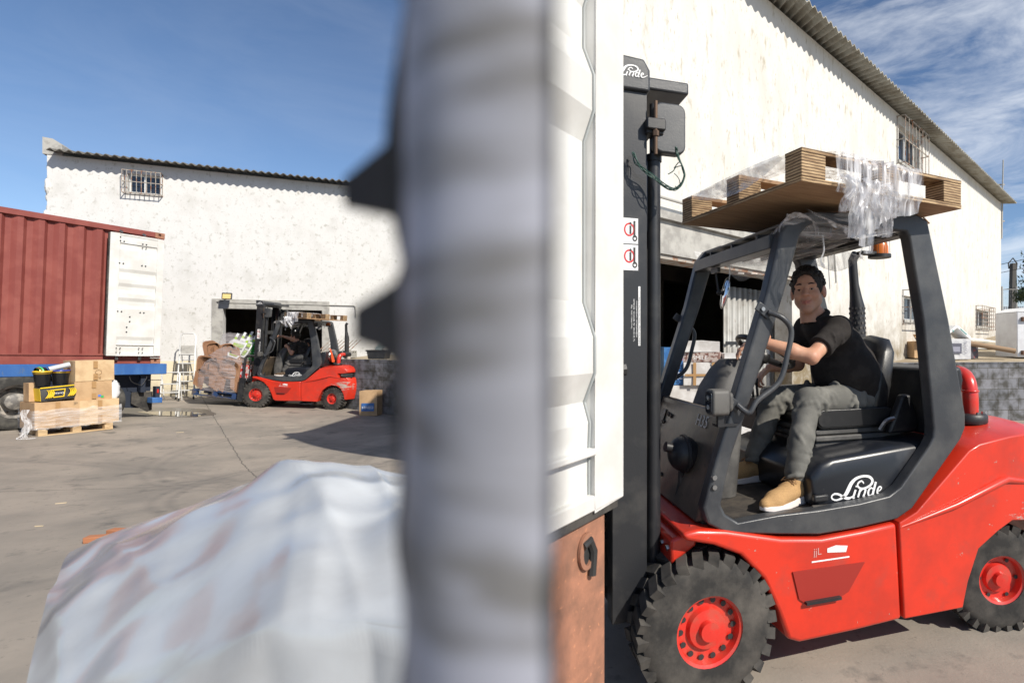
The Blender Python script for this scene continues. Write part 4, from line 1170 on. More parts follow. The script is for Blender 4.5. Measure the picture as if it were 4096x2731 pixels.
def script_logo(parent, M, width, m):
    b = MB()
    ribbon(b, [(150, 56, 5), (140, 66, 6), (125, 60, 7), (122, 48, 7), (136, 38, 7), (158, 38, 8), (182, 48, 10), (190, 64, 11), (176, 79, 10), (148, 84, 9), (116, 78, 11), (94, 62, 15), (80, 40, 17), (68, 22, 15), (50, 9, 9), (26, 3, 6), (8, 9, 6), (5, 20, 6), (18, 27, 7), (38, 23, 8), (58, 11, 10), (80, 5, 10), (100, 11, 4)], 0)
    def st(pts, k): ribbon(b, pts, .4 * k)
    st([(112, 35, 9), (107, 22, 9), (101, 6, 9), (108, 5, 4)], 1); st([(114, 45, 7), (116, 50, 7)], 1)
    st([(134, 35, 8.5), (129, 22, 8.5), (123, 5, 8.5)], 1); st([(130, 22, 3), (141, 33, 5), (152, 36, 7), (157, 30, 8.5), (153, 18, 8.5), (148, 6, 8.5), (155, 5, 4)], 2)
    st([(192, 32, 5), (183, 36, 6), (174, 30, 8), (170, 18, 8.5), (174, 7, 7), (184, 9, 5), (192, 20, 3)], 1)
    st([(205, 58, 10), (199, 38, 10), (192, 16, 10), (193, 6, 8), (202, 8, 3)], 3)
    st([(214, 19, 3), (226, 25, 5), (231, 33, 6), (223, 38, 6), (215, 30, 8), (212, 17, 8.5), (218, 7, 7.5), (231, 7, 6), (247, 16, 5), (262, 26, 2)], 4)
    k = width / 262
    b.v = [(x * k, y * k, z * .001) for x, y, z in b.v]
    b.xf(M)
    return b.build('logo', m, parent, smooth=0, fix=False)

def wheel(parent, x, y, r, w, rimr, holes, steer=0.0):
    side = -1 if y < 0 else 1
    b = MB()
    b.lathe([(rimr, -w / 2), (r * .8, -w / 2 - .004), (r * .9, -w / 2 + .004), (r * .965, -w / 2 + .02), (r * .965, w / 2 - .02), (r * .9, w / 2 - .004), (r * .8, w / 2 + .004), (rimr, w / 2)], (0, 0, 0), 'y', 48)
    nl = 26
    for k in range(nl):
        a = 2 * PI * k / nl
        for s_ in (-1, 1):
            aa = a + (PI / nl if s_ > 0 else 0)
            M = Euler((0, -aa, 0)).to_matrix()
            lug = MB().box((r * .972, s_ * w * .25, 0), (.05, w * .46, 2 * PI * r / nl * .62), Euler((s_ * .35, 0, 0)).to_matrix())
            b.add([M @ Vector(p) for p in lug.v], lug.f)
    o = b.build('wheel', M_rubber, parent, loc=(x, y, r), rz=steer, smooth=30, fix=False)
    b = MB(); f = side
    b.lathe([(rimr + .002, f * (w / 2 - .005)), (rimr - .012, f * (w / 2 - .012)), (rimr - .02, f * (w / 2 - .05)), (rimr * .62, f * (w / 2 - .052)), (rimr * .55, f * (w / 2 - .03)), (rimr * .3, f * (w / 2 - .025)), (rimr * .27, f * (w / 2)), (.001, f * (w / 2 + .002))], (0, 0, 0), 'y', 36)
    b.build('rim', M_redtank, o, smooth=40)
    b = MB()
    for k in range(holes):
        a = 2 * PI * k / holes
        c_ = (rimr * .8 * math.cos(a), f * (w / 2 - .046), rimr * .8 * math.sin(a))
        b.cyl((c_[0], c_[1] - .004, c_[2]), (c_[0], c_[1] + f * .006, c_[2]), rimr * .085, n=10)
    build_each(b, 'nut', M_darkink, o)
    return o

def build_truck():
    T = empty('forklift', TRUCK_LOC, TRUCK_YAW, 'large red forklift close up at the right with a plywood pallet on its roof', 'forklift', 'red forklifts of the same type')
    # side frames of the cab
    outer = [C(904, 985), C(912, 1020), C(950, 1045), C(1080, 1085), C(1180, 1103), C(1290, 1106), C(1395, 1104), C(1440, 1086), C(1600, 938), C(1616, 912), C(1618, 880), C(1580, 640), C(1532, 388), C(1500, 372), C(1350, 384), C(1200, 404), C(1150, 420), C(1122, 452), C(1080, 560), C(990, 780), C(940, 900)]
    inner = [C(945, 985), C(955, 1008), C(985, 1030), C(1080, 1042), C(1180, 1048), C(1290, 1050), C(1375, 1046), C(1410, 1030), C(1500, 945), C(1514, 925), C(1517, 900), C(1502, 640), C(1474, 428), C(1466, 414), C(1350, 418), C(1215, 430), C(1190, 438), C(1172, 456), C(1125, 560), C(1030, 780), C(975, 900)]
    # straighten small errors of measurement against the close-up
    adj = lambda p: (p[0], p[1] + (.05 if p[1] > 2.0 and p[0] < .75 else (-.03 if p[1] > 2.0 and p[0] > 1.1 else (-.03 if p[1] < .95 and p[0] < .2 else 0))))
    outer = [adj(p) for p in outer]; inner = [adj(p) for p in inner]
    for s in (-1, 1):
        b = MB(); b.ring(outer, inner, s * HW, s * (HW - .075))
        b.build('guard_frame', M_guard, T, bevel=.012, seg=3)
    # roof
    b = MB()
    zf, zr = 2.215, 2.29
    b.bb((.36, -HW + .07, 2.12), (.44, HW - .07, 2.19)); b.box((1.24, 0, 2.285), (.09, 2 * HW - .14, .08))
    b.box((.66, 0, 2.205), (.14, 2 * HW - .14, .012), (0, -.07, 0))
    for x in (.58, .72, .86, 1.0, 1.13): b.box((x, 0, 2.2 + (x - .4) * .09), (.02, 2 * HW - .14, .06))
    for y in (-.3, 0, .3): b.box((.82, y, 2.235), (.86, .02, .05), (0, -.09, 0))
    b.build('roof_grille', M_guard, T, bevel=.004)
    b = MB(); b.box((.62, 0, 2.262), (.36, 2 * HW - .15, .012), (0, -.075, 0)); b.build('roof_plate', M_black, T)
    # chassis and red body
    b = MB(); b.bb((-.1, -.3, .2), (2.1, .3, .74)); b.bb((-.25, -.42, .28), (.0, .42, .42)); b.cyl((0, -.5, .33), (0, .5, .33), .09); b.cyl((1.865, -.42, .295), (1.865, .42, .295), .06)
    b.bb((.42, -.5, .22), (1.3, .5, .7))
    b.build('chassis', M_black, T)
    f = [C(852, 1042), C(888, 1040), C(950, 1052), C(1080, 1092), C(1180, 1110), C(1290, 1112), C(1386, 1110), C(1386, 1338), C(1250, 1335), C(1110, 1328), C(1082, 1315), C(1062, 1250), C(1030, 1170), C(980, 1110), C(920, 1078), C(858, 1058)]
    b = MB(); b.prism(f, -.575, .575); b.build('body', M_red, T, bevel=.022, seg=3)
    cw = [C(1392, 1110), C(1445, 1093), C(1606, 944), C(1640, 932), C(1760, 926), C(1880, 930), C(1950, 950), C(1983, 985), C(1980, 1016), C(1950, 1022), C(1840, 1020), C(1846, 1076), C(1975, 1076), C(1996, 1095), C(2008, 1150), C(2000, 1230), C(1960, 1335), C(1942, 1330), C(1930, 1270), C(1890, 1200), C(1830, 1165), C(1760, 1155), C(1690, 1170), C(1630, 1215), C(1590, 1290), C(1570, 1350), C(1392, 1338)]
    # rounded in plan towards the tail, so it is built in slices across
    b = MB(); n = len(cw)
    ys_ = [-.60, -.59, -.565, -.52, -.42, -.25, 0, .25, .42, .52, .565, .59, .60]
    vs = []
    for y in ys_:
        t = abs(y) / .60
        for (u, z) in cw:
            k = max(0, (u - 1.7) / .76)
            pull = .20 * k * (t ** 3.2)
            dome = .05 * (t ** 4) * (1 if z > 1.05 else .3) * (1 if u > 1.5 else .4)
            yy = y * (1 - .10 * k * k)
            if z < .78 and u < 1.65: dome = 0; yy = y * .965
            vs.append((u - pull, yy, z - dome))
    fs = [tuple(range(n - 1, -1, -1)), tuple(range((len(ys_) - 1) * n, len(ys_) * n))]
    for i in range(len(ys_) - 1):
        for j in range(n):
            fs.append((i * n + j, i * n + (j + 1) % n, (i + 1) * n + (j + 1) % n, (i + 1) * n + j))
    b.add(vs, fs); b.build('counterweight', M_redtail, T, bevel=.03, seg=3, smooth=45)
    b = MB(); b.prism([C(1560, 1100), C(1700, 1035), C(1835, 1010), C(1840, 1085), C(1800, 1120), C(1700, 1130)], -.608, -.596); b.prism([C(1560, 1100), C(1700, 1035), C(1835, 1010), C(1840, 1085), C(1800, 1120), C(1700, 1130)], .596, .608)
    # raised flank ridge
    for s in (-1, 1):
        r_ = MB(); r_.tube([(*[C(1395, 1122)[0]], s * .572, C(1395, 1122)[1]), (C(1560, 1092)[0], s * .592, C(1560, 1092)[1]), (C(1720, 1052)[0], s * .598, C(1720, 1052)[1]), (C(1840, 1084)[0], s * .575, C(1840, 1090)[1] + .02)], [.008, .018, .022, .01], 8)
        r_.build('flank_ridge', M_red, T, smooth=60)
    for s in (-1, 1):
        b = MB(); b.bb((2.09, s * .3, C(1840, 1072)[1] + .01), (2.3, s * .50, C(1840, 1024)[1] - .004)); b.build('tail_lamp_housing', M_plastic, T)
        l_ = MB()
        for k in range(3): l_.box((2.17, s * .48, C(1900, 1034 + 14 * k)[1]), (.27, .1, .012), (0, .08 * (k - 1), s * -.25))
        l_.build('lamp_louvre', M_greyplastic, T)
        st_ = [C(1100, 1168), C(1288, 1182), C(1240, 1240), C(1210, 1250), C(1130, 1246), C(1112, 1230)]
        b = MB(); b.prism(st_, s * .577, s * .583); b.build('step_recess_shade', mat('step_shadow_paint', (.30, .02, .012), .5), T)  # flat plate, its darker red stands in for the recess shade
        b = MB(); b.box((C(1170, 1243)[0], s * .588, C(1170, 1243)[1]), (.2, .03, .014)); b.build('step', M_plastic, T)
        b = MB(); b.tube([(C(880, 1052)[0], s * .5, C(880, 1048)[1] + .01), (C(960, 1072)[0], s * .52, C(960, 1064)[1] + .01)], .012, 8); b.build('fender_trim', M_red, T)
    # inside the cab
    zfl = .805
    b = MB(); b.bb((-.0, -HW + .08, zfl - .03), (1.4, HW - .08, zfl)); b.build('floor_mat', mat('floor_mat_dust', (.035, .03, .026), .95, c2=(.07, .058, .046), ns=9, bump=.5, bs=200), T)
    cov = [(.62, .812), (.60, .97), (.66, 1.035), (.74, 1.06), (1.2, 1.10), (1.48, 1.12), (1.52, .812)]
    b = MB(); n = len(cov); vs = []
    ys_ = [-.485, -.47, -.42, .42, .47, .485]
    ins = [.035, .01, 0, 0, .01, .035]
    for y, q in zip(ys_, ins):
        for (u, z) in cov: vs.append((u + (q if u < .7 else 0), y, z - (q if z > .9 else 0)))
    fs = [tuple(range(n - 1, -1, -1)), tuple(range((len(ys_) - 1) * n, len(ys_) * n))]
    for i in range(len(ys_) - 1):
        for j in range(n): fs.append((i * n + j, i * n + (j + 1) % n, (i + 1) * n + (j + 1) % n, (i + 1) * n + j))
    b.add(vs, fs); cov_o = b.build('engine_cover', M_cover, T, bevel=.03, seg=4, smooth=50)
    script_logo(cov_o, frame_matrix((.72, -.4875, .835), (1, 0, 0), (0, 0, 1)), .36, M_white)
    MB().box((.655, -.49, .86), (.085, .03, .035)).build('bumper_block', M_plastic, cov_o, bevel=.008)
    b = MB(); b.tube([(.6, -.5, .818), (.85, -.505, .812), (1.3, -.5, .812)], .012, 8); b.build('rubber_seal', M_rubber, T)
    b = MB(); b.prism([(1.46, 1.12), (1.49, 1.50), (1.60, 1.52), (1.62, 1.44), (1.56, 1.14)], -HW + .08, HW - .08); b.build('rear_panel', M_black, T, bevel=.02, seg=3)
    # seat
    b = MB(); b.prism(rrect(.80, 1.165, 1.34, 1.25, .042), -.25, .25); b.prism(rrect(.80, 1.175, 1.32, 1.275, .045), -.26, -.2); b.prism(rrect(.80, 1.175, 1.32, 1.275, .045), .2, .26)
    seat = b.build('seat_cushion', M_seat, T, bevel=.03, seg=3)
    b = MB()
    for k, (z, w) in enumerate(((1.145, .235), (1.11, .25), (1.075, .23), (1.05, .25))):
        b.prism(rrect(.80 - .01 * (k % 2), z - .016, 1.40, z + .016, .014), -w, w)
    b.build('seat_bellows', M_greyplastic, T, bevel=.008)
    b = MB()
    outl = [(-.23, 0), (-.24, .18), (-.215, .38), (-.15, .455), (0, .48), (.15, .455), (.215, .38), (.24, .18), (.23, 0)]
    n = len(outl); vs = []
    for off, sc in ((0, .9), (-.02, 1), (-.05, 1), (-.085, .88)):
        for (y, z) in outl: vs.append((1.31 - off * -1 + z * .22 + .06 * ((y / .24) ** 2) * (-1 if off < -.03 else -.2) , y * sc, 1.22 + z * (1 if sc == 1 else .96)))
    fs = [tuple(range(n)), tuple(range(4 * n - 1, 3 * n - 1, -1))]
    for i in range(3):
        for j in range(n): fs.append((i * n + j, (i + 1) * n + j, (i + 1) * n + (j + 1) % n, i * n + (j + 1) % n))
    b.add(vs, fs); bk = b.build('backrest', M_seat, T, bevel=.02, seg=3, smooth=50)
    b = MB()
    for s in (-1, 1): b.tube([(1.30, s * .12, 1.33), (1.345, s * .15, 1.52)], .012, 8)
    b.build('backrest_seam', M_plastic, bk)
    for s in (-1, 1):
        b = MB(); b.prism([(1.24, 1.13), (1.43, 1.13), (1.46, 1.18), (1.40, 1.35), (1.34, 1.35), (1.28, 1.22)], s * .26, s * .315); b.build('hinge_cover', M_plastic, T, bevel=.015, seg=3)
    b = MB(); b.tube(catmull([(1.20, -.285, 1.15), (1.23, -.3, 1.20), (1.29, -.3, 1.215)], 5), .014, 6); b.tube([(.78, -.28, 1.0), (.9, -.3, .985), (1.15, -.3, 1.04)], .009, 6); b.build('seat_lever', M_steel, T)
    b = MB(); b.prism([(.78, 1.30), (.98, 1.27), (1.25, 1.30), (1.25, 1.37), (.98, 1.37), (.8, 1.36)], .30, .40); arm = b.build('armrest', M_seat, T, bevel=.02)
    b = MB()
    for k in range(3): b.cyl((.70, .25 + .06 * k, 1.30), (.69, .25 + .06 * k, 1.39), .008); b.ball((.69, .25 + .06 * k, 1.405), .022, 12, 8)
    b.bb((.66, .2, 1.1), (.82, .42, 1.30))
    b.build('control_lever', M_plastic, T)
    # steering
    b = MB(); secs = [(.80, .16, .36, .17), (1.05, .15, .38, .18), (1.25, .18, .40, .17), (1.40, .23, .43, .15), (1.50, .28, .46, .11), (1.56, .33, .47, .06)]
    vs = []
    for z, x0, x1, hw in secs:
        for (x, y) in rrect(x0, -hw, x1, hw, min(.06, hw * .6), 3): vs.append((x, y, z))
    k = len(vs) // len(secs)
    fs = [tuple(range(k - 1, -1, -1)), tuple(range((len(secs) - 1) * k, len(secs) * k))]
    for i in range(len(secs) - 1):
        for j in range(k): fs.append((i * k + j, i * k + (j + 1) % k, (i + 1) * k + (j + 1) % k, (i + 1) * k + j))
    b.add(vs, fs); b.build('steering_column', M_greyplastic, T, bevel=.01, smooth=60)
    sc_ = Vector((.60, -.02, 1.60)); Mx = Euler((0, R(30), 0)).to_matrix().to_4x4(); Mx.translation = sc_
    b = MB(); b.tube([(.175 * math.cos(t), .175 * math.sin(t), 0) for t in [2 * PI * k / 40 for k in range(40)]], .0165, 12, closed=True)
    for a in (20, 200): b.tube([(.16 * math.cos(R(a)), .16 * math.sin(R(a)), 0), (.03 * math.cos(R(a)), .03 * math.sin(R(a)), -.035)], [.015, .02], 10)
    b.lathe([(.001, -.06), (.04, -.06), (.05, -.03), (.04, -.01), (.001, -.008)], n=20)
    b.tube([(0, 0, -.04), (-.02, 0, -.2)], .03, 12)
    b.xf(Mx); sw = b.build('steering_wheel', M_seat, T, smooth=60)
    b = MB(); b.lathe([(.001, .005), (.016, .005), (.013, .02), (.013, .04), (.02, .055), (.03, .07), (.031, .08), (.022, .088), (.001, .09)], (.12, -.128, 0), 'z', 20); b.xf(Mx); b.build('spinner_knob', M_plastic, sw, smooth=60)
    # dash panel across the front
    def dp(y, z, o=0):
        """point on the slanting front panel"""
        u = -.0305 + (z - .80) * .326
        return Vector((u - o, y, z))
    b = MB(); b.prism([(-.03, .80), (.02, .80), (.185, 1.275), (.20, 1.30), (.14, 1.315), (.12, 1.26)], -HW + .078, HW - .078); dsh = b.build('dash_panel', M_dash, T, bevel=.012)
    b = MB()
    for y, z, r in ((.40, 1.13, .027), (.47, .98, .012), (.43, .97, .012), (.27, 1.22, .014), (.22, 1.215, .014), (.31, 1.17, .010), (.335, 1.165, .010), (.36, 1.09, .013), (.1, .9, .012)):
        b.cyl(dp(y, z, -.0), dp(y, z, .006 + .004), r, n=14)
    build_each(b, 'hole_disc', M_plastic, dsh)  # black discs stand in for the shade inside the panel's holes
    b = MB(); b.box(dp(.36, 1.2, .008), (.002, .07, .09), (0, R(20), 0)); b.build('data_plate', mat('plate_metal', (.14, .12, .09), .5, c2=(.25, .22, .18), ns=120), dsh)
    text_obj('model_letters', 'H35', .09, mat('grey_letters', (.6, .57, .52), .6), dsh, frame_matrix(tuple(dp(-.15, 1.215, .004)), (0, -1, 0), (.34, 0, .94)))
    # accumulator with hose
    ac = dp(-.21, 1.075, .0)
    b = MB(); b.ball(ac + Vector((-.045, 0, 0)), (.085, .092, .092), 28, 18); b.lathe([(.094, -.052), (.1, -.05), (.1, -.035), (.094, -.03)], tuple(ac), 'x', 28); b.cyl(ac + Vector((-.11, -.01, .035)), ac + Vector((-.15, -.012, .045)), .026, n=16)
    b.ball(ac + Vector((-.07, .095, -.02)), (.02, .02, .02), 10, 8); b.box(ac + Vector((-.05, .095, -.045)), (.05, .03, .03)); b.cyl(ac + Vector((-.04, .03, -.09)), ac + Vector((-.04, .04, -.15)), .016, n=12)
    b.build('accumulator', M_plastic, T, smooth=40)
    h0 = ac + Vector((-.04, .04, -.13))
    b = MB(); b.tube(catmull([h0, h0 + Vector((-.02, .01, -.10)), h0 + Vector((-.05, .03, -.22)), h0 + Vector((-.09, .08, -.27)), h0 + Vector((-.12, .14, -.22)), h0 + Vector((-.14, .18, -.16)), h0 + Vector((-.15, .22, -.20)), h0 + Vector((-.15, .235, -.34))], 8), .0145, 12); b.build('hose', M_rubber, T, smooth=60)
    b = MB(); b.cyl(h0 + Vector((0, 0, .03)), h0 + Vector((-.002, 0, -.05)), .02, n=8); b.cyl(h0 + Vector((-.15, .235, -.3)), h0 + Vector((-.15, .235, -.38)), .021, n=6); build_each(b, 'hose_fitting', M_darksteel, T)
    # front cross member and bracing below the panel
    b = MB(); b.prism([(-.16, .74), (-.03, .78), (-.03, .70), (-.16, .62)], -.5, .5); b.build('front_crossmember', M_red, T, bevel=.015)
    b = MB()
    for y in (-.46, -.38, -.3): b.cyl((-.17, y, .69), (-.15, y, .695), .014, n=6)
    build_each(b, 'bolt', M_steel, T)
    # lamps on the front pillars
    for s in (-1, 1):
        ce = Vector((.055, s * (HW + .015), 1.38)) if s < 0 else Vector((.02, s * (HW - .02), 1.40))
        b = MB(); b.prism(rrect(-.045, -.06, .045, .06, .02), -.055, .03, 'x'); b.prism(rrect(-.032, -.045, .032, .045, .02), .03, .055, 'x')
        b.xf(Matrix.Translation(ce)); hl = b.build('headlight', M_greyplastic if s < 0 else M_plastic, T, bevel=.01, seg=3)
        b = MB(); b.prism(rrect(-.034, -.048, .034, .048, .014), -.060, -.056, 'x'); b.xf(Matrix.Translation(ce)); b.build('lens', M_glassdark if s < 0 else M_lens, hl)
        if s < 0:
            b = MB()
            for z in (-.022, .022): b.cyl(ce + Vector((-.0605, 0, z)), ce + Vector((-.064, 0, z)), .011, n=14)
            b.build('led', M_lens, hl)
        else:
            b = MB(); b.prism(rrect(-.045, -.06, .045, .06, .02), -.058, -.052, 'x'); b.xf(Matrix.Translation(ce)); b.build('bezel', M_greyplastic, hl)
        b = MB(); b.box(ce + Vector((.0, 0, -.085)), (.03, .02, .06)); b.box(ce + Vector((.04, -s * .03, -.11)), (.11, .05, .012)); b.build('lamp_bracket', M_plastic, hl)
    # grab handles
    for s in (-1, 1):
        y = s * (HW + .0)
        q0_, q1_ = Vector((.305, y + s * .02, 1.80)), Vector((.14, y + s * .02, 1.365))
        b = MB(); b.tube(catmull([q0_, q0_ + Vector((.06, s * .03, -.03)), q0_ + Vector((.105, s * .03, -.09)), q0_ + Vector((.085, s * .03, -.2)), q0_ + Vector((.04, s * .03, -.33)), q1_ + Vector((.09, s * .03, .02)), q1_ + Vector((.045, s * .03, -.035)), q1_], 7), .0135, 12)
        gh = b.build('grab_handle', M_guard, T, smooth=60)
        for q in (q0_, q1_): b2 = MB().box(q + Vector((-.02, -s * .012, .008)), (.085, .012, .045), (0, R(35), 0)); b2.build('handle_plate', M_guard, gh, bevel=.003)
        for q in (q0_, q1_): MB().cyl(q + Vector((-.03, -s * .0, .014)), q + Vector((-.03, s * .006, .014)), .010, n=8).build('bolt', M_steel, gh)
    b = MB()
    for z in (.985, 1.03): b.cyl((.03, -HW + .02, z), (.03, -HW - .012, z), .012, n=8)
    build_each(b, 'pillar_bolt', M_steel, T)
    # mirror under the roof
    b = MB(); b.box((.40, .24, 2.10), (.02, .1, .03)); b.tube([(.41, .26, 2.10), (.42, .25, 2.0), (.425, .245, 1.97)], .007, 8); b.ball((.43, .25, 1.965), .018, 12, 8)
    mi = b.build('mirror', M_plastic, T)
    b = MB(); b.ball((.455, .22, 1.96), (.012, .05, .1), 20, 14, Euler((R(12), R(8), 0)).to_matrix()); b.build('mirror_glass', M_mirror, mi, smooth=60)
    # beacon, rear work lamp and wiring
    b = MB(); b.cyl((1.42, -.02, 2.19), (1.42, -.02, 2.21), .07, n=24); b.box((1.35, -.02, 2.215), (.16, .06, .02)); be = b.build('beacon', M_plastic, T)
    MB().lathe([(.055, 2.21), (.052, 2.26), (.04, 2.29), (.001, 2.295)], (1.42, -.02, 0), 'z', 24).build('amber_dome', M_amber, be)
    b = MB()
    for k in range(8):
        a = 2 * PI * k / 8; b.tube([(1.42 + .062 * math.cos(a), -.02 + .062 * math.sin(a), 2.2), (1.42 + .06 * math.cos(a), -.02 + .06 * math.sin(a), 2.29), (1.42, -.02, 2.31)], .0018, 4)
    b.build('beacon_guard', M_steel, be)
    b = MB(); b.prism(rrect(-.48, 2.16, -.36, 2.26, .02), 1.31, 1.37, 'x'); b.build('rear_lamp', M_plastic, T)
    # exhaust with perforated guard on the far side
    ex = .53
    b = MB(); pth = [(1.70, ex, 1.15), (1.70, ex, 1.45), (1.68, ex, 1.92), (1.67, ex, 1.98), (1.655, ex, 2.08), (1.64, ex, 2.26), (1.67, ex, 2.31)]
    b.tube(pth, [.055, .055, .055, .045, .034, .032, .034], 18); eo = b.build('exhaust_stack', M_plastic, T, smooth=60)
    b = MB()
    for i in range(20):
        for k in range(12):
            a = 2 * PI * (k + .5 * (i % 2)) / 12; z = 1.22 + i * .036; x = 1.70 - .02 * max(0, (z - 1.45) / .47)
            b.box((x + .0555 * math.cos(a), ex + .0555 * math.sin(a), z), (.006, .013, .016), (0, 0, a))
    b.build('perforation', M_greyplastic, eo)
    # air intake
    b = MB(); b.tube(catmull([(1.86, -.30, 1.18), (1.86, -.30, 1.33), (1.87, -.27, 1.42), (1.90, -.2, 1.455), (1.93, -.12, 1.455)], 6), .046, 18); b.lathe([(.047, 1.352), (.050, 1.354), (.050, 1.362), (.047, 1.364)], (1.86, -.30, 0), 'z', 18); ai = b.build('intake_pipe', M_redtank, T, smooth=60)
    b = MB(); b.cyl((1.925, -.14, 1.455), (1.99, .03, 1.455), .062, n=24); b.build('intake_cap', M_plastic, ai, bevel=.006)
    b = MB(); b.lathe([(.001, 1.165), (.105, 1.165), (.11, 1.175), (.11, 1.21), (.1, 1.222), (.001, 1.224)], (1.84, -.30, 0), 'z', 32); b.build('intake_base', M_plastic, ai, smooth=40)
    b = MB()
    for k in range(6): a = 2 * PI * k / 6 + .4; b.cyl((1.84 + .085 * math.cos(a), -.30 + .085 * math.sin(a), 1.222), (1.84 + .085 * math.cos(a), -.30 + .085 * math.sin(a), 1.236), .011, n=6)
    build_each(b, 'bolt', M_steel, ai)
    b = MB(); b.lathe([(.001, 1.24), (.04, 1.25), (.045, 1.3), (.045, 1.38), (.02, 1.4), (.001, 1.4)], (1.99, -.02, 0), 'z', 20); b.build('filter_bowl', mat('milky_bowl', (.5, .42, .36), .3), ai)
    # wheels
    wheel(T, 0, -.47, .33, .24, .165, 14); wheel(T, 0, .47, .33, .24, .165, 14)
    wheel(T, 1.865, -.44, .295, .2, .14, 6, R(-14)); wheel(T, 1.865, .44, .295, .2, .14, 6, R(-14))
    # side decal of the hire firm, worn
    zd = C(1150, 1158)[1]; xd = C(1150, 1158)[0]
    dc = MB().bb((xd, -.577, zd), (xd + .22, -.5762, zd + .007)).build('side_decal', M_white, T)
    text_obj('decal_letters', 'jjL', .05, mat('pale_pink_ink', (.55, .3, .28), .5), dc, frame_matrix((xd + .01, -.5765, zd + .035), (1, 0, 0), (0, 0, 1)))
    b = MB(); b.prism([(xd + .09, zd + .04), (xd + .2, zd + .03), (xd + .21, zd + .06), (xd + .14, zd + .07), (xd + .09, zd + .06)], -.5772, -.5765); b.build('decal_picture', M_white, dc)
    return T

def build_mast(T, hgt=2.62):
    m = empty('mast', (0, 0, 0)); m.parent = T
    for s in (-1, 1):
        b = MB(); y0, y1 = s * .40, s * .30
        b.bb((-.20, y0, .12), (-.03, y0 - s * .014, hgt)); b.bb((-.20, y0 - s * .0145, .12), (-.185, y1, hgt)); b.bb((-.045, y0 - s * .0145, .12), (-.03, y1, hgt))
        b.bb((-.17, y0 - s * .02, .2), (-.06, y0 - s * .032, hgt - .1)); b.bb((-.17, y0 - s * .033, .2), (-.158, y1 + s * .02, hgt - .1))
        b.build('mast_channel', M_darksteel, m, bevel=.003)
        b = MB(); b.cyl((.025, s * .33, .25), (.025, s * .33, hgt - .28), .034, n=20); b.cyl((.025, s * .33, hgt - .28), (.025, s * .33, hgt - .02), .02, n=16); b.lathe([(.034, hgt - .3), (.04, hgt - .3), (.04, hgt - .27), (.02, hgt - .265)], (.025, s * .33, 0), 'z', 20)
        b.build('lift_cylinder', M_darksteel, m, smooth=50)
        b = MB()
        for i in range(60): b.bb((-.075 - .006 * (i % 2), s * .27 - .012, .35 + i * .035), (-.06 - .006 * (i % 2), s * .27 + .012, .35 + i * .035 + .028))
        b.build('lift_chain', mat('chain_steel', (.12, .1, .08), .5, .8), m)
        b = MB(); b.prism(rrect(.0, hgt - .28, .16, hgt - .04, .04), s * .42, s * .36); b.build('valve_plate', M_guard, m, bevel=.008)
        b = MB(); b.bb((-.04, s * .35, hgt - .2), (.045, s * .43, hgt - .14)); b.prism(rrect(-.045, hgt - .185, .05, hgt - .13, .01), s * .36, s * .45); b.build('cylinder_clamp', M_plastic, m, bevel=.006)
        b = MB(); b.cyl((.0, s * .44, hgt - .30), (.0, s * .44, hgt - .05), .009, n=10); b.cyl((.0, s * .44, hgt - .215), (.0, s * .44, hgt - .19), .016, n=6); b.build('threaded_rod', mat('rusty_rod', (.14, .09, .06), .5, .6), m)
    b = MB(); b.prism([(-.215, hgt), (-.02, hgt), (-.02, hgt + .1), (-.05, hgt + .15), (-.215, hgt + .16)], -.42, .42); b.bb((-.02, -.36, hgt + .04), (.2, .36, hgt + .1)); hd = b.build('mast_head', M_guard, m, bevel=.01)
    script_logo(hd, frame_matrix((-.205, -.4225, hgt + .055), (1, 0, 0), (0, 0, 1)), .17, M_white)
    b = MB()
    for z in (.3, 1.1, 1.9): b.bb((-.04, -.3, z), (-.0, .3, z + .09))
    b.build('mast_crossbar', M_darksteel, m, bevel=.004)
    # warning signs and firm's decal on the outer face
    for k, z in enumerate((1.90, 1.775)):
        y = -.4012
        sg = MB().bb((-.150, y, z), (-.075, y + .001, z + .12)).build('warning_sign', M_white, m)
        b = MB(); b.ring([(-.118 + .026 * math.cos(2 * PI * q / 24), z + .066 + .032 * math.sin(2 * PI * q / 24)) for q in range(24)], [(-.118 + .019 * math.cos(2 * PI * q / 24), z + .066 + .024 * math.sin(2 * PI * q / 24)) for q in range(24)], y - .001, y - .0005); b.build('red_ring', M_redink, sg)
        b = MB(); b.bb((-.098, y - .001, z + .03), (-.088, y - .0004, z + .108)); b.ring([(-.091 + .012 * math.cos(2 * PI * q / 16), z + .026 + .015 * math.sin(2 * PI * q / 16)) for q in range(16)], [(-.091 + .006 * math.cos(2 * PI * q / 16), z + .026 + .008 * math.sin(2 * PI * q / 16)) for q in range(16)], y - .0011, y - .0005)
        b.bb((-.117, y - .0012, z + .045), (-.108, y - .0005, z + .085)); b.ball((-.1125, y - .0008, z + .095), (.006, .0004, .007), 10, 6); b.build('pictogram', M_darkink, sg)
    MB().bb((-.074, -.4020, 1.42), (-.064, -.4005, 1.70)).build('decal_strip', M_white, m)
    fm_ = lambda x, z: frame_matrix((x, -.4022, z), (0, 0, 1), (-1, 0, 0))
    text_obj('decal_text', 'Assistência Técnica - Aluguer - Renting - Peças Para Todas As Marcas', .0081, M_darkink, m, fm_(-.0668, 1.423), ext=.0002)
    text_obj('decal_text', 'info@jjempilhadores.pt - www.jjempilhadores.pt', .0088, M_white, m, fm_(-.080, 1.46), ext=.0002)
    text_obj('decal_text', 'Tel. 261 743 630 - Tlm. 939 019 204 - 937 042 694', .0096, M_white, m, fm_(-.092, 1.44), ext=.0002)
    text_obj('decal_text', 'Torres Vedras - Leiria - Maia', .0096, M_white, m, fm_(-.104, 1.50), ext=.0002)
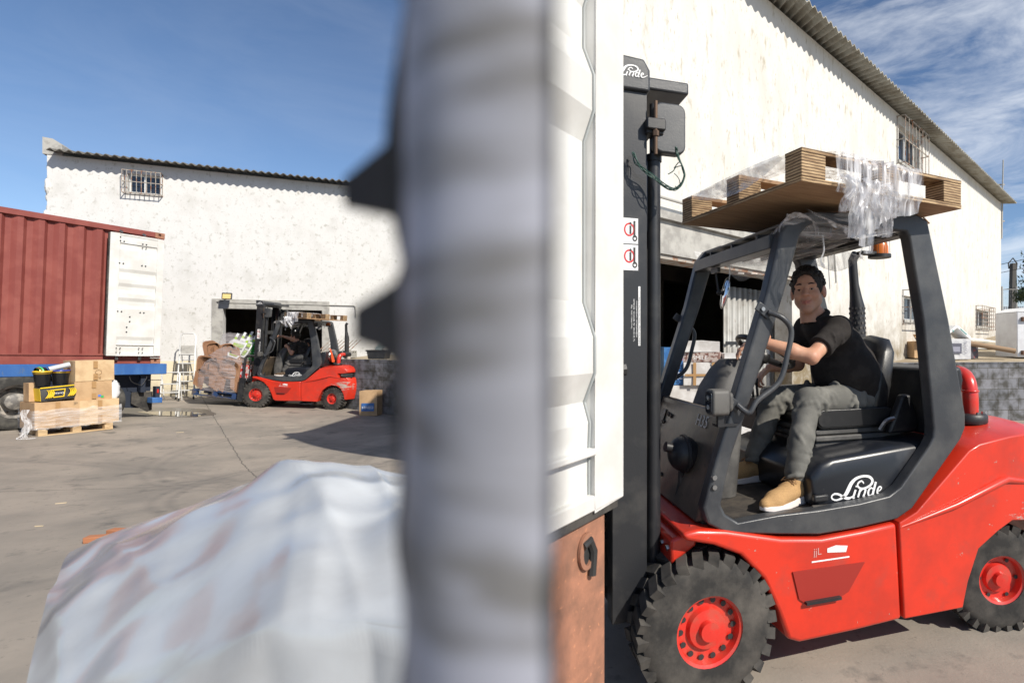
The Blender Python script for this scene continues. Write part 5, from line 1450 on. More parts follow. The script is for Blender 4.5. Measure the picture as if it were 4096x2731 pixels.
    # carriage, load guard and forks
    ca = empty('carriage', (0, 0, 0)); ca.parent = m
    return m, ca

def build_carriage(ca, tilt=0.0):
    b = MB()
    for z in (.25, .62): b.bb((-.34, -.5, z), (-.30, .5, z + .1))
    for s in (-1, 1): b.bb((-.3, s * .22, .2), (-.21, s * .26, .8))
    b.build('carriage_plate', M_darksteel, ca, bevel=.004)
    b = MB()
    for s in (-1, 1):
        b.tube([(-.36, s * .56, .18), (-.40, s * .56, 1.22), (-.36, s * .56, 1.30), (-.18, s * .56, 1.32)], .03, 8)
        b.bb((-.46, s * .53, .12), (-.33, s * .59, .72))
    b.tube([(-.38, -.56, 1.28), (-.38, .56, 1.28)], .022, 8)
    for y in (-.35, -.12, .12, .35): b.tube([(-.36, y, .3), (-.385, y, 1.27)], .014, 6)
    b.build('load_guard', M_darksteel, ca, bevel=0)
    for s in (-1, 1):
        b = MB(); b.prism([(-.34, .75), (-.345, .14), (-.42, .10), (-1.45, .115), (-1.47, .13), (-.45, .16), (-.385, .2), (-.385, .75)], s * .22, s * .34); b.build('fork', M_darksteel, ca, bevel=.004)

T1 = build_truck()
m1, c1 = build_mast(T1)
build_carriage(c1)

# the same machine again, at the far side of the yard
T2 = copy_tree(T1)
T2['label'] = 'smaller red forklift in the yard, lifting a pallet of film-wrapped chairs'
m2 = [c for c in T2.children if c.name.startswith('mast') and c.type == 'EMPTY'][0]
m1.location.x = -.215          # the near mast is tilted out further
m1.location.z = .22
FX, FY = -10.47, 14.5
fyaw = R(6)
sl_ = -math.atan(.05)
T2.rotation_euler = (0, math.atan(.052), fyaw)
cx2, cy2 = FX - HW * math.sin(fyaw), FY + HW * math.cos(fyaw)
T2.location = (cx2, cy2, gz(cx2, cy2) - .0)
M2 = Matrix.Translation(T2.location) @ T2.rotation_euler.to_matrix().to_4x4()
M1 = Matrix.Translation(T1.location) @ T1.rotation_euler.to_matrix().to_4x4()
for c in T2.children:      # the seat of the far one is slid forward
    if c.name.split('.')[0] in ('seat_cushion', 'backrest', 'hinge_cover', 'seat_bellows', 'seat_lever'): c.location.x -= .27
# orange reflective board and gas tank at the rear of the far one
b = MB(); b.prism([C(1660, 730), C(1672, 728), C(1716, 880), C(1712, 890), C(1685, 892)], -.3, -.29); b.build('reflector_board', mat('orange_reflector', (.85, .12, .03), .4), T2)
b = MB(); b.ball(((C(1650, 810)[0]), -.1, C(1650, 815)[1]), (.1, .25, .17), 20, 12); b.build('gas_tank', M_steel, T2, smooth=60)
# ------------------------------------------------------------------ smooth solid modelling for bodies (distance field -> one continuous surface)
class Field:
    def __init__(s, lo, hi, h):
        s.h = h; s.lo = np.array(lo, float)
        s.n = np.ceil((np.array(hi) - s.lo) / h).astype(int) + 1
        s.D = np.full(s.n, 1e3, np.float32)
        s.ax = [s.lo[i] + h * np.arange(s.n[i]) for i in range(3)]
    def sl(s, lo, hi):
        a = np.clip(np.floor((np.array(lo) - s.lo) / s.h).astype(int), 0, s.n)
        b = np.clip(np.ceil((np.array(hi) - s.lo) / s.h).astype(int) + 1, 0, s.n)
        if np.any(b <= a): return None, None
        return tuple(slice(a[i], b[i]) for i in range(3)), np.meshgrid(*[s.ax[i][a[i]:b[i]] for i in range(3)], indexing='ij', sparse=True)
    def put(s, S_, d, k, sub=False):
        A = s.D[S_]
        d = d.astype(np.float32)
        if sub:
            d = -d
            if k > 0:
                hh = np.clip(k - np.abs(A - d), 0, None) / k
                s.D[S_] = np.maximum(A, d) + hh * hh * k * .25
            else: s.D[S_] = np.maximum(A, d)
            return
        if k > 0:
            hh = np.clip(k - np.abs(A - d), 0, None) / k
            s.D[S_] = np.minimum(A, d) - hh * hh * k * .25
        else: s.D[S_] = np.minimum(A, d)
    def cap(s, a, b, ra, rb=None, k=.02, sub=False, flat=None, cut=None):
        """tapered limb; flat = (direction, factor) squeezes it; cut = (point, normal) ends it with a plane"""
        rb = ra if rb is None else rb
        a, b = np.array(a, float), np.array(b, float)
        m = max(ra, rb) * (1.6 if flat else 1.0) + k + 3 * s.h
        S_, G = s.sl(np.minimum(a, b) - m, np.maximum(a, b) + m)
        if S_ is None: return s
        X, Y, Z = G
        p = [X - a[0], Y - a[1], Z - a[2]]; ba = b - a
        sc = 1
        if flat:
            n = np.array(flat[0], float); n /= np.linalg.norm(n)
            c = (p[0] * n[0] + p[1] * n[1] + p[2] * n[2]) * (flat[1] - 1)
            p = [p[i] + n[i] * c for i in range(3)]
            ba = ba + n * np.dot(ba, n) * (flat[1] - 1)
        t = np.clip((p[0] * ba[0] + p[1] * ba[1] + p[2] * ba[2]) / max(1e-9, np.dot(ba, ba)), 0, 1)
        d = np.sqrt((p[0] - t * ba[0]) ** 2 + (p[1] - t * ba[1]) ** 2 + (p[2] - t * ba[2]) ** 2) - (ra + (rb - ra) * t)
        if cut:
            q, nn = np.array(cut[0], float), np.array(cut[1], float); nn /= np.linalg.norm(nn)
            d = np.maximum(d, (X - q[0]) * nn[0] + (Y - q[1]) * nn[1] + (Z - q[2]) * nn[2])
        s.put(S_, d, k, sub); return s
    def ell(s, c, r, k=.02, sub=False, M=None):
        c, r = np.array(c, float), np.array(r, float)
        m = r.max() + k + 3 * s.h
        S_, G = s.sl(c - m, c + m)
        if S_ is None: return s
        X, Y, Z = [G[i] - c[i] for i in range(3)]
        if M is not None:
            M = np.array(M)
            X, Y, Z = [M[0][i] * X + M[1][i] * Y + M[2][i] * Z for i in range(3)]
        k0 = np.sqrt((X / r[0]) ** 2 + (Y / r[1]) ** 2 + (Z / r[2]) ** 2)
        k1 = np.sqrt((X / r[0] ** 2) ** 2 + (Y / r[1] ** 2) ** 2 + (Z / r[2] ** 2) ** 2) + 1e-9
        s.put(S_, k0 * (k0 - 1) / k1, k, sub); return s
    def disp(s, fn):
        X, Y, Z = np.meshgrid(*s.ax, indexing='ij', sparse=True)
        s.D = s.D + fn(X, Y, Z).astype(np.float32); return s
    def surf(s):
        D = s.D; n = s.n; neg = D < 0
        idx = -np.ones(n - 1, int)
        acc = np.zeros((*(n - 1), 3), np.float32); cnt = np.zeros(n - 1, np.float32)
        off = [(i, j, k) for i in (0, 1) for j in (0, 1) for k in (0, 1)]
        def sub(A, o): return A[o[0]:n[0] - 1 + o[0], o[1]:n[1] - 1 + o[1], o[2]:n[2] - 1 + o[2]]
        for o in off:
            for ax in range(3):
                if o[ax]: continue
                o2 = list(o); o2[ax] = 1
                a, b = sub(D, o), sub(D, o2)
                cr = (a < 0) != (b < 0)
                if not cr.any(): continue
                t = np.where(cr, a / np.where(cr, a - b, 1), 0)
                for q in range(3):
                    acc[..., q] += np.where(cr, o[q] + (t if q == ax else 0), 0)
                cnt += cr
        cells = np.argwhere(cnt > 0)
        if len(cells) == 0: return np.zeros((0, 3)), []
        ci = tuple(cells.T)
        idx[ci] = np.arange(len(cells))
        V = s.lo + s.h * (cells + acc[ci] / cnt[ci][:, None])
        F_ = []
        for ax in range(3):
            u, v = (ax + 1) % 3, (ax + 2) % 3
            A = neg; sh = [slice(1, -1)] * 3; sh[ax] = slice(0, -1); sh2 = [slice(1, -1)] * 3; sh2[ax] = slice(1, None)
            a, b = A[tuple(sh)], A[tuple(sh2)]
            E_ = np.argwhere(a != b)
            if len(E_) == 0: continue
            flip = a[tuple(E_.T)]
            E_ = E_ + np.array([1 if q != ax else 0 for q in range(3)])
            def g(du, dv):
                e = E_.copy(); e[:, u] += du; e[:, v] += dv
                return idx[tuple(e.T)]
            Q = np.stack([g(-1, -1), g(0, -1), g(0, 0), g(-1, 0)], 1)
            Q[~flip] = Q[~flip][:, ::-1]
            F_.append(Q)
        return V, np.concatenate(F_)

def mesh_obj(name, parts, m, parent=None, smooth=True, xf=None):
    """joins one or more (V, F) surfaces to one mesh object"""
    V, F_, o = [], [], 0
    for v, f in parts:
        if len(v) == 0: continue
        V.append(np.asarray(v)); F_.append(np.asarray(f) + o); o += len(v)
    V = np.concatenate(V); F_ = np.concatenate(F_)
    me = bpy.data.meshes.new(name)
    me.vertices.add(len(V)); me.vertices.foreach_set('co', V.astype(np.float32).ravel())
    me.loops.add(F_.size); me.loops.foreach_set('vertex_index', F_.ravel().astype(np.int32))
    me.polygons.add(len(F_)); me.polygons.foreach_set('loop_start', np.arange(0, F_.size, 4, dtype=np.int32)); me.polygons.foreach_set('loop_total', np.full(len(F_), 4, np.int32))
    me.update(calc_edges=True); me.validate()
    me.polygons.foreach_set('use_smooth', [True] * len(me.polygons))
    me.materials.append(m)
    ob = bpy.data.objects.new(name, me); COL.objects.link(ob)
    if parent: ob.parent = parent
    return ob

def skin_mat(name, base, flush):
    m = mat(name, base, .5, c2=flush, ns=14, lo=.4, hi=.75, bump=.25, bs=320, spec=.4)
    p = m.node_tree.nodes['Principled BSDF']
    p.inputs['Subsurface Weight'].default_value = .12
    p.inputs['Subsurface Radius'].default_value = (.012, .005, .003)
    p.inputs['Subsurface Scale'].default_value = .6
    # lips and ears are redder, by a vertex colour that marks those places
    t = m.node_tree
    src = p.inputs['Base Color'].links[0].from_socket
    at_ = t.nodes.new('ShaderNodeAttribute'); at_.attribute_name = 'tint'
    x = t.nodes.new('ShaderNodeMixRGB'); sp = t.nodes.new('ShaderNodeSeparateColor')
    t.links.new(at_.outputs['Color'], sp.inputs['Color'])
    t.links.new(sp.outputs[0], x.inputs['Fac']); t.links.new(src, x.inputs['Color1']); x.inputs['Color2'].default_value = (.42, .14, .11, 1)
    y = t.nodes.new('ShaderNodeMixRGB'); t.links.new(sp.outputs[1], y.inputs['Fac']); t.links.new(x.outputs['Color'], y.inputs['Color1']); y.inputs['Color2'].default_value = (.20, .13, .10, 1)
    t.links.new(y.outputs['Color'], p.inputs['Base Color'])
    return m
M_skin = skin_mat('skin', (0.56, 0.31, 0.205), (0.48, 0.23, 0.15))
M_eye = mat('eye', (.03, .016, .01), .1)
M_eyewhite = mat('eye_white', (.55, .5, .46), .25)

def head_field(h, smile=1.0):
    f = Field((-.11, -.13, -.17), (.11, .15, .14), h)
    K = .018
    f.ell((0, -.012, .030), (.074, .092, .087), 0)                    # skull
    f.ell((0, .030, -.030), (.065, .062, .078), .03)                  # face
    f.ell((0, .028, .045), (.060, .058, .050), .02)                   # forehead
    f.cap((-.048, .002, -.055), (0, .066, -.100), .022, .022, .03); f.cap((.048, .002, -.055), (0, .066, -.100), .022, .022, .03)   # jaw
    f.ell((0, .074, -.102), (.024, .018, .016), .016)                 # chin
    f.cap((0, -.03, -.05), (0, -.04, -.16), .052, .056, .03)          # neck
    for s in (-1, 1):
        f.ell((s * .040, .062, -.030), (.024, .022, .022), .02)       # cheek
        f.cap((s * .012, .086, .022), (s * .050, .072, .022), .009, .008, .012)    # brow ridge
        f.ell((s * .031, .098, .001), (.018, .020, .012), .012, True) # eye socket
        f.cap((s * .020, .079, .0075), (s * .043, .073, .006), .0065, .006, .005)  # upper lid
        f.cap((s * .020, .078, -.0085), (s * .043, .072, -.0075), .006, .0055, .005)   # lower lid
        f.ell((s * .0130, .098, -.030), (.0075, .010, .0075), .006)    # nostril wing
        f.ell((s * .008, .103, -.0375), (.0035, .006, .0035), .003, True)
        # ear
        E = Matrix.Rotation(R(s * 18), 3, 'Z') @ Matrix.Rotation(R(-10), 3, 'X')
        f.ell((s * .083, -.010, -.006), (.011, .022, .037), .006, M=[list(r) for r in E])
        f.ell((s * .096, -.002, -.002), (.008, .011, .022), .005, True)
        f.cap((s * .029, .0905, -.038), (s * .041, .0765, -.070), .0035, .003, .007, True)    # smile fold
    f.cap((0, .086, .012), (0, .104, -.022), .0085, .0115, .012)      # nose
    f.ell((0, .108, -.028), (.0115, .011, .0095), .008)
    f.ell((0, .085, -.062), (.024, .012, .016), .014)                 # mouth mound
    f.cap((-.026, .083, -.0615 + .004 * smile), (0, .0955, -.0630), .0036, .0055, .005); f.cap((.026, .083, -.0615 + .004 * smile), (0, .0955, -.0630), .0036, .0055, .005)
    f.cap((-.022, .083, -.0705 + .004 * smile), (0, .094, -.0735), .004, .0068, .005); f.cap((.022, .083, -.0705 + .004 * smile), (0, .094, -.0735), .004, .0068, .005)
    f.cap((-.031, .0825, -.0655 + .006 * smile), (0, .1010, -.0680), .0022, .002, .003, True); f.cap((.031, .0825, -.0655 + .006 * smile), (0, .1010, -.0680), .0022, .002, .003, True)
    for z in (.050, .060): f.cap((-.03, .090, z), (.03, .090, z + .002), .0012, .0012, .005, True)
    return f

def hair_field(h, long_=False, seed=1):
    f = Field((-.115, -.15, -.16 if long_ else -.09), (.115, .125, .16), h)
    f.ell((0, -.014, .038), (.086, .104, .096), 0)
    f.ell((0, .035, .085), (.060, .050, .030), .03)
    for s in (-1, 1): f.ell((s * .066, .026, .020), (.014, .018, .040), .012)      # side hair before the ear
    if long_:
        f.cap((0, -.07, .02), (0, -.09, -.12), .06, .05, .03)
    rn = random.Random(seed)
    if not long_:
        for i in range(230):
            th, ph = rn.uniform(0, 2 * PI), rn.uniform(-.05, 1.0)
            z = math.sin(ph * PI / 2); r = math.cos(ph * PI / 2) if ph > 0 else 1
            p = (.085 * r * math.cos(th), -.012 + .103 * r * math.sin(th), .036 + .096 * z)
            if p[1] > .04 and p[2] < .085: continue
            f.ell(p, (rn.uniform(.006, .014),) * 3, .003)
        for i in range(16):
            a = -1 + 2 * i / 15; f.ell((a * .058, .078 - .022 * a * a, .080 + rn.uniform(-.004, .004)), (.011, .012, .009), .006)
    # keep the face free
    f.ell((0, .115, .028), (.064, .063, .066), .010, True)
    f.ell((0, .10, -.05), (.080, .085, .075), .010, True)
    for s in (-1, 1):
        f.ell((s * .085, .0, -.016), (.022, .024, .036), .005, True)
    if not long_:
        f.ell((0, .0, -.10), (.12, .16, .065), .01, True)
    fr = 300
    f.disp(lambda X, Y, Z: .0016 * np.sin(fr * X + 90 * Z + seed) * np.sin(fr * .8 * Y - 60 * Z) + .0012 * np.sin(520 * Z + 200 * X))
    return f

def hand(f, wrist, dirv, palmn, curl, scale=1.0, thumb=1, spread=.10, fcurl=None):
    """palm and five fingers; dirv along the hand, palmn out of the back of the hand"""
    d = Vector(dirv).normalized(); n = Vector(palmn); n = (n - d * n.dot(d)).normalized(); sd_v = d.cross(n) * thumb
    w = Vector(wrist); L_ = .09 * scale
    c = w + d * .048 * scale
    f.cap(w, c + d * .01, .024 * scale, .030 * scale, .014, flat=(n, 1.9))
    for j in range(4):
        o = (j - 1.5) / 1.5
        base = w + d * (.083 - .007 * abs(o) ** 2) * scale + sd_v * o * -.030 * scale
        f.cap(w + d * .03 * scale + sd_v * o * -.018 * scale, base, .012 * scale, .0105 * scale, .010)
        ln = (.078, .088, .083, .066)[j] * scale if True else 0
        dd = (d + sd_v * o * -spread).normalized(); p = base; cu = curl if fcurl is None else fcurl[j]
        axis = dd.cross(n).normalized()
        rr = .0095 * scale
        for sgm, fr_ in ((0, .44), (1, .31), (2, .25)):
            dd = Matrix.Rotation(-cu * (1 if sgm else .7), 3, axis) @ dd
            q = p + dd * ln * fr_
            f.cap(p, q, rr, rr * .90, .004); p = q; rr *= .90
    tb = w + d * .025 * scale + sd_v * .026 * scale
    t1 = tb + (d * .6 + sd_v * .6 - n * .5).normalized() * .04 * scale
    t2 = t1 + (d * .85 + sd_v * .15 - n * .6).normalized() * .034 * scale
    f.cap(tb, t1, .0135 * scale, .0115 * scale, .010); f.cap(t1, t2, .011 * scale, .0088 * scale, .004)

def wrinkle(a, fr, sd_=0.0):
    def fn(X, Y, Z):
        return a * (np.sin(fr * (Z + .35 * X + .2 * Y) + 2.2 * np.sin(14 * X + sd_) + sd_) * (.5 + .5 * np.sin(11 * Y + 17 * Z + sd_))
                    + .6 * np.sin(fr * .55 * (Z * .6 - X * .8 + .3 * Y) + 1.5 * np.sin(19 * Z + sd_)))
    return fn

def folds(f, a, b_, r, n, seed, rr=.0065, k=.014, slope=.5):
    """cloth creases that run part of the way round a limb"""
    rn = random.Random(seed)
    a, b_ = Vector(a), Vector(b_); d = (b_ - a).normalized(); u = d.orthogonal().normalized(); v = d.cross(u); L_ = (b_ - a).length
    for _ in range(n):
        t = rn.uniform(.02, .98) * L_; th = rn.uniform(0, 2 * PI); w = rn.uniform(.35, .8); sl_ = rn.uniform(-slope, slope) * .09
        P = [a + d * (t + sl_ * q) + (u * math.cos(th + w * q) + v * math.sin(th + w * q)) * (r - .001) for q in (-1, -.3, .4, 1)]
        for i in range(3): f.cap(P[i], P[i + 1], rr * (.6, 1, .9)[i], rr * (1, .9, .5)[i], k)

def person(label, J, origin, parent_M, face_dir, roll=0.0, pitch=0.0, hs=1.0, h=.0065, hh=.003, jeans=M_jeans, shirt=M_cloth_black,
           shoe_m=M_shoe, hands=None, hair_long=False, sleeve_long=False, smile=1.0, vest=None, waist=1.0, fs=1.0):
    """J: joints in the frame of parent_M; origin: point the figure rests on"""
    O = Vector(origin)
    g = {k: Vector(v) for k, v in J.items() if k not in ('floor', 'front')}
    pts = np.array([list(v) for v in g.values()])
    lo, hi = pts.min(0) - .26, pts.max(0) + .26
    e = bpy.data.objects.new('person', None)   # replaced below by the body mesh
    bpy.data.objects.remove(e)
    lat = (g['shR'] - g['shL']).normalized()
    # --- skin
    f = Field(lo, hi, h)
    f.cap(g['pelvis'], g['chest'], .11, .12, 0, flat=(lat, .72)); f.cap(g['shL'], g['shR'], .05, .05, .06)
    f.cap(g['chest'], g['neck'], .08, .052, .05)
    hd = Vector(g['head'])
    for s in 'LR':
        f.cap(g['sh' + s], g['el' + s], .050, .041, .03); f.cap(g['el' + s], g['el' + s].lerp(g['wr' + s], .35), .040, .042, .02); f.cap(g['el' + s].lerp(g['wr' + s], .35), g['wr' + s], .042, .026, .02)
        f.cap(g['hip' + s], g['kn' + s], .075, .052, .04); f.cap(g['kn' + s], g['an' + s], .050, .034, .03)
    fz = Vector(face_dir).normalized(); up = Vector((0, 0, 1))
    lf = up.cross(fz).normalized(); up2 = fz.cross(lf).normalized()
    B = Matrix((lf, fz, up2)).transposed()
    B = B @ Matrix.Rotation(R(roll), 3, 'Y') @ Matrix.Rotation(R(pitch), 3, 'X')
    HM = Matrix.Translation(hd) @ B.to_4x4() @ Matrix.Scale(hs, 4)
    f.cap(g['neck'], HM @ Vector((0, -.03, -.07)), .054, .050, .03)
    parts = [f.surf()]
    Bn = np.array([list(r) for r in HM])
    def tx(V): return V @ Bn[:3, :3].T + Bn[:3, 3]
    hv, hf = head_field(hh, smile).surf(); nb = len(parts[0][0]); nh = len(hv)
    tint = np.zeros((nh, 4), np.float32); tint[:, 3] = 1
    lip = np.exp(-((hv[:, 0] / .028) ** 4) - ((hv[:, 2] + .0685 - .06 * np.abs(hv[:, 0]) * smile * 2) / .0105) ** 4) * (hv[:, 1] > .08)
    tint[:, 0] = lip * .85
    ear = (np.abs(hv[:, 0]) > .077) * (np.abs(hv[:, 2]) < .05); tint[:, 0] = np.maximum(tint[:, 0], ear * .35)
    nose = np.exp(-((hv[:, 0] / .016) ** 2) - ((hv[:, 2] + .026) / .014) ** 2) * (hv[:, 1] > .09); tint[:, 0] = np.maximum(tint[:, 0], nose * .25)
    stub = np.clip((-.040 - hv[:, 2]) / .02, 0, 1) * (hv[:, 1] > .02) * (hv[:, 2] > -.125) * (1 - lip); tint[:, 1] = stub * (.0 if hair_long else .22)
    scl = np.zeros(nh)
    if not hair_long:
        scl = np.clip((hv[:, 2] - .074) / .01, 0, 1) + (hv[:, 1] < -.03) * (hv[:, 2] > -.05)
        tint[:, 1] = np.maximum(tint[:, 1], np.clip(scl, 0, 1) * (hv[:, 1] < .06) * .9)
    parts.append((tx(hv), hf))
    if hands:
        for hp in hands:
            w = Vector(hp['wrist']); hfld = Field(w - Vector((.22, .22, .22)), w + Vector((.22, .22, .22)), hp.get('h', .004))
            hand(hfld, w, hp['dir'], hp['n'], hp.get('curl', .4), hp.get('scale', 1.0), hp.get('thumb', 1), fcurl=hp.get('fcurl'))
            hfld.cap(w - Vector(hp['dir']).normalized() * .05, w, .026, .024, .01)
            parts.append(hfld.surf())
    parts = [(np.asarray(v) - np.array(O), q) for v, q in parts]
    body = mesh_obj('person', parts, M_skin)
    ca = body.data.color_attributes.new('tint', 'FLOAT_COLOR', 'POINT')
    full = np.zeros((len(body.data.vertices), 4), np.float32); full[:, 3] = 1
    if len(full) >= nb + nh: full[nb:nb + nh] = tint
    ca.data.foreach_set('color', full.ravel())
    body.matrix_world = parent_M @ Matrix.Translation(O)
    tag(body, label, 'person')
    def sub(name, fl, m, T=None):
        v, q = fl.surf()
        if T is not None: v = T(v)
        return mesh_obj(name, [(v - np.array(O), q)], m, body)
    # --- hair, brows, eyes
    sub('hair', hair_field(hh, hair_long), M_hair, tx)
    HL = Matrix.Translation(-O) @ HM
    if hh < .006:
        for s in (-1, 1):
            b = MB(); b.tube(catmull([(s * .013, .0905, .0235), (s * .028, .0890, .0295), (s * .042, .0815, .0275), (s * .053, .0710, .0210)], 5), [.0022] + [.0038] * 8 + [.0032] * 5 + [.0016] * 2, 6); b.xf(HL); b.build('eyebrow', M_hair, body, smooth=60)
            b = MB(); b.ball((s * .0315, .0700, -.0005), (.0118, .0110, .0055), 16, 10); b.xf(HL); eo = b.build('eye', M_eyewhite, body, smooth=60)
            b = MB(); b.ball((s * .0315 - .001, .0785, -.0002), (.0068, .0040, .0050), 12, 8); b.xf(HL); b.build('iris', M_eye, eo, smooth=60)
            b = MB(); b.tube(catmull([(s * .020, .0835, .0022), (s * .031, .0850, .0044), (s * .044, .0765, .0012)], 5), .0012, 5); b.xf(HL); b.build('eyelashes', M_hair, eo, smooth=60)
    # --- shirt
    f = Field(lo, hi, h)
    pe, ch = g['pelvis'], g['chest']; fw = Vector(J.get('front', (-1, 0, 0)))
    mid = pe.lerp(ch, .5)
    f.cap(pe + Vector((0, 0, .02)), mid, .135 * waist, .142 * waist, 0, flat=(lat, .80)); f.cap(mid, ch, .142 * waist, .138, .05, flat=(lat, .78))
    f.ell(mid + fw * .05 * waist, (.12 * waist, .15, .13), .05)
    f.cap(ch + Vector((0, 0, .03)), g['neck'] - Vector((0, 0, .05)), .12, .075, .05, flat=(lat, .75))
    f.cap(g['shL'], g['shR'], .066, .066, .06)
    for s in 'LR':
        if sleeve_long:
            f.cap(g['sh' + s], g['el' + s], .072, .056, .03); f.cap(g['el' + s], g['wr' + s], .056, .045, .02)
        else:
            q = g['sh' + s].lerp(g['el' + s], .68); nn = g['el' + s] - g['sh' + s]
            f.cap(g['sh' + s], g['sh' + s].lerp(g['el' + s], .8), .070, .064, .035, cut=(q, nn))
            v = nn.normalized()
            f.cap(q - v * .022, q - v * .001, .0665, .0665, .004, cut=(q + v * .002, nn))
    if h < .01:
        folds(f, pe, mid, .155 * waist, 16, 21, .009, .022); folds(f, mid, ch, .15, 9, 22, .008, .022)
        for s in 'LR': folds(f, g['sh' + s], g['sh' + s].lerp(g['el' + s], .6), .070, 7, 24, .006, .014)
    f.disp(wrinkle(.0025 if h < .01 else .008, 52, 1.3))
    hem = pe + Vector((0, 0, -.055))
    S_, G = f.sl(lo, hi); X, Y, Z = G
    f.D = np.maximum(f.D, (hem.z - Z + .22 * (X - pe.x)).astype(np.float32))
    # neck opening
    nk = g['neck']; f.cap(nk + Vector((0, 0, .0)), nk + (HM @ Vector((0, -.03, -.07)) - nk) * 1.6, .058, .062, .006, True)
    sh_o = sub('shirt', f, shirt)
    if not vest:
        nx = (HM @ Vector((0, -.03, -.07)) - nk).normalized(); a1 = nx.cross(lat).normalized(); a2 = nx.cross(a1)
        b = MB(); ring = [nk + nx * (.012 + .006 * math.cos(t)) - O + (a1 * math.cos(t) + a2 * math.sin(t)) * .0655 for t in [2 * PI * k / 28 for k in range(28)]]
        for rr_, dz in ((.014, 0.0), (.011, .014)): b.tube([p + nx * dz * .8 for p in ring], rr_, 8, closed=True)
        b.build('collar', shirt, sh_o, smooth=60)
    if vest:
        f = Field(lo, hi, h)
        f.cap(pe + Vector((0, 0, .0)), mid, .150, .155, 0, flat=(lat, .80)); f.cap(mid, ch, .155, .15, .05, flat=(lat, .78))
        f.cap(g['shL'].lerp(g['shR'], .0), g['shR'], .076, .076, .06)
        for s in 'LR': f.cap(g['sh' + s], g['el' + s], .076, .064, .03)
        f.disp(wrinkle(.006, 50, .4)); v_o = sub('vest', f, vest)
        b = MB()
        for z in (-.02, .14):
            c_ = pe.lerp(ch, .3 + z) - O
            b.tube([c_ + Vector((.157 * math.cos(t), .2 * math.sin(t), 0)) for t in [2 * PI * k / 24 for k in range(24)]], .02, 6, closed=True)
        b.build('reflective_band', mat('reflective_grey', (.5, .52, .54), .4), v_o)
    # --- trousers
    f = Field(lo, hi, h)
    f.ell(pe + Vector((.01, 0, -.03)), (.135, .185, .11), 0)
    for s in 'LR':
        hp, kn, an = g['hip' + s], g['kn' + s], g['an' + s]
        f.cap(hp, kn, .100, .071, .05); f.cap(kn, kn.lerp(an, .45), .072, .066, .03)
        q = an + (kn - an) * .06
        f.cap(kn.lerp(an, .45), an, .066, .054, .02, cut=(q, an - kn))
        v = (an - kn).normalized()
        for i, tt in enumerate((.012, .034, .058, .086)):
            c_ = q - v * tt; side_ = Vector((.0, .012 * (-1) ** i, .004)); f.cap(c_ + side_, c_ - side_ * .6, .0545 + .004 * (i % 2), .054, .008)
    if h < .01:
        for s in 'LR':
            hp, kn, an = g['hip' + s], g['kn' + s], g['an' + s]
            folds(f, hp, hp.lerp(kn, .45), .098, 11, 3, .008, .02); folds(f, hp.lerp(kn, .7), kn, .076, 9, 5, .008, .018)
            folds(f, kn, kn.lerp(an, .4), .073, 9, 8, .008, .018); folds(f, kn.lerp(an, .4), an, .064, 12, 11, .007, .014)
    f.disp(wrinkle(.0015 if h < .01 else .008, 70, 4.1))
    sub('jeans', f, jeans)
    # --- shoes
    for s in 'LR':
        an, toe = g['an' + s], g['toe' + s]
        fl = J['floor']; dv = Vector((toe.x - an.x, toe.y - an.y, 0)).normalized(); sdv = Vector((-dv.y, dv.x, 0))
        a0 = Vector((an.x, an.y, fl)) - dv * .055
        lo_ = np.minimum(np.array(a0), np.array(a0 + dv * .36)) - .08; hi_ = np.maximum(np.array(a0), np.array(a0 + dv * .36)) + np.array([.08, .08, .22])
        f = Field(lo_, hi_, max(h * .6, .004))
        f.cap(a0 + Vector((0, 0, fs * .060)), a0 + dv * fs * .10 + Vector((0, 0, fs * .066)), fs * .037, fs * .042, 0)
        f.cap(a0 + dv * fs * .10 + Vector((0, 0, fs * .062)), a0 + dv * fs * .20 + Vector((0, 0, fs * .044)), fs * .044, fs * .043, .02)
        f.cap(a0 + dv * fs * .20 + Vector((0, 0, fs * .042)), a0 + dv * fs * .262 + Vector((0, 0, fs * .038)), fs * .041, fs * .027, .02)
        f.cap(a0 + dv * .035 + Vector((0, 0, .07)), Vector(an) + dv * .002, .040, .044, .02, cut=(Vector((0, 0, fl + .135)), (0, 0, 1)))
        S_, G = f.sl(lo_, hi_); f.D = np.maximum(f.D, (fl + .022 - G[2]).astype(np.float32) + 0 * f.D)
        so = sub('shoe', f, shoe_m)
        out_ = [(-.038, 0), (-.03, .028), (.0, .039), (.06, .036), (.13, .043), (.20, .052), (.25, .044), (.285, .018), (.29, -.01), (.26, -.036), (.20, -.046), (.12, -.038), (.05, -.036), (0, -.038), (-.03, -.027)]
        P_ = [a0 - O + dv * fs * x + sdv * fs * y for x, y in [(p[0], p[1]) for p in out_]]
        b = MB(); n = len(P_)
        lift = [0, 0, 0, 0, 0, .002, .008, .016, .018, .01, .003, 0, 0, 0, 0]
        hgt = [.05, .05, .046, .04, .034, .033, .036, .040, .040, .036, .033, .034, .04, .046, .05]
        b.add([(p.x, p.y, fl - O.z + .001 + l) for p, l in zip(P_, lift)] + [(p.x, p.y, fl - O.z + t) for p, t in zip(P_, hgt)],
              [tuple(range(n - 1, -1, -1)), tuple(range(n, 2 * n))] + [(i, (i + 1) % n, n + (i + 1) % n, n + i) for i in range(n)])
        b.build('sole', M_sole, so, bevel=.006, seg=3)
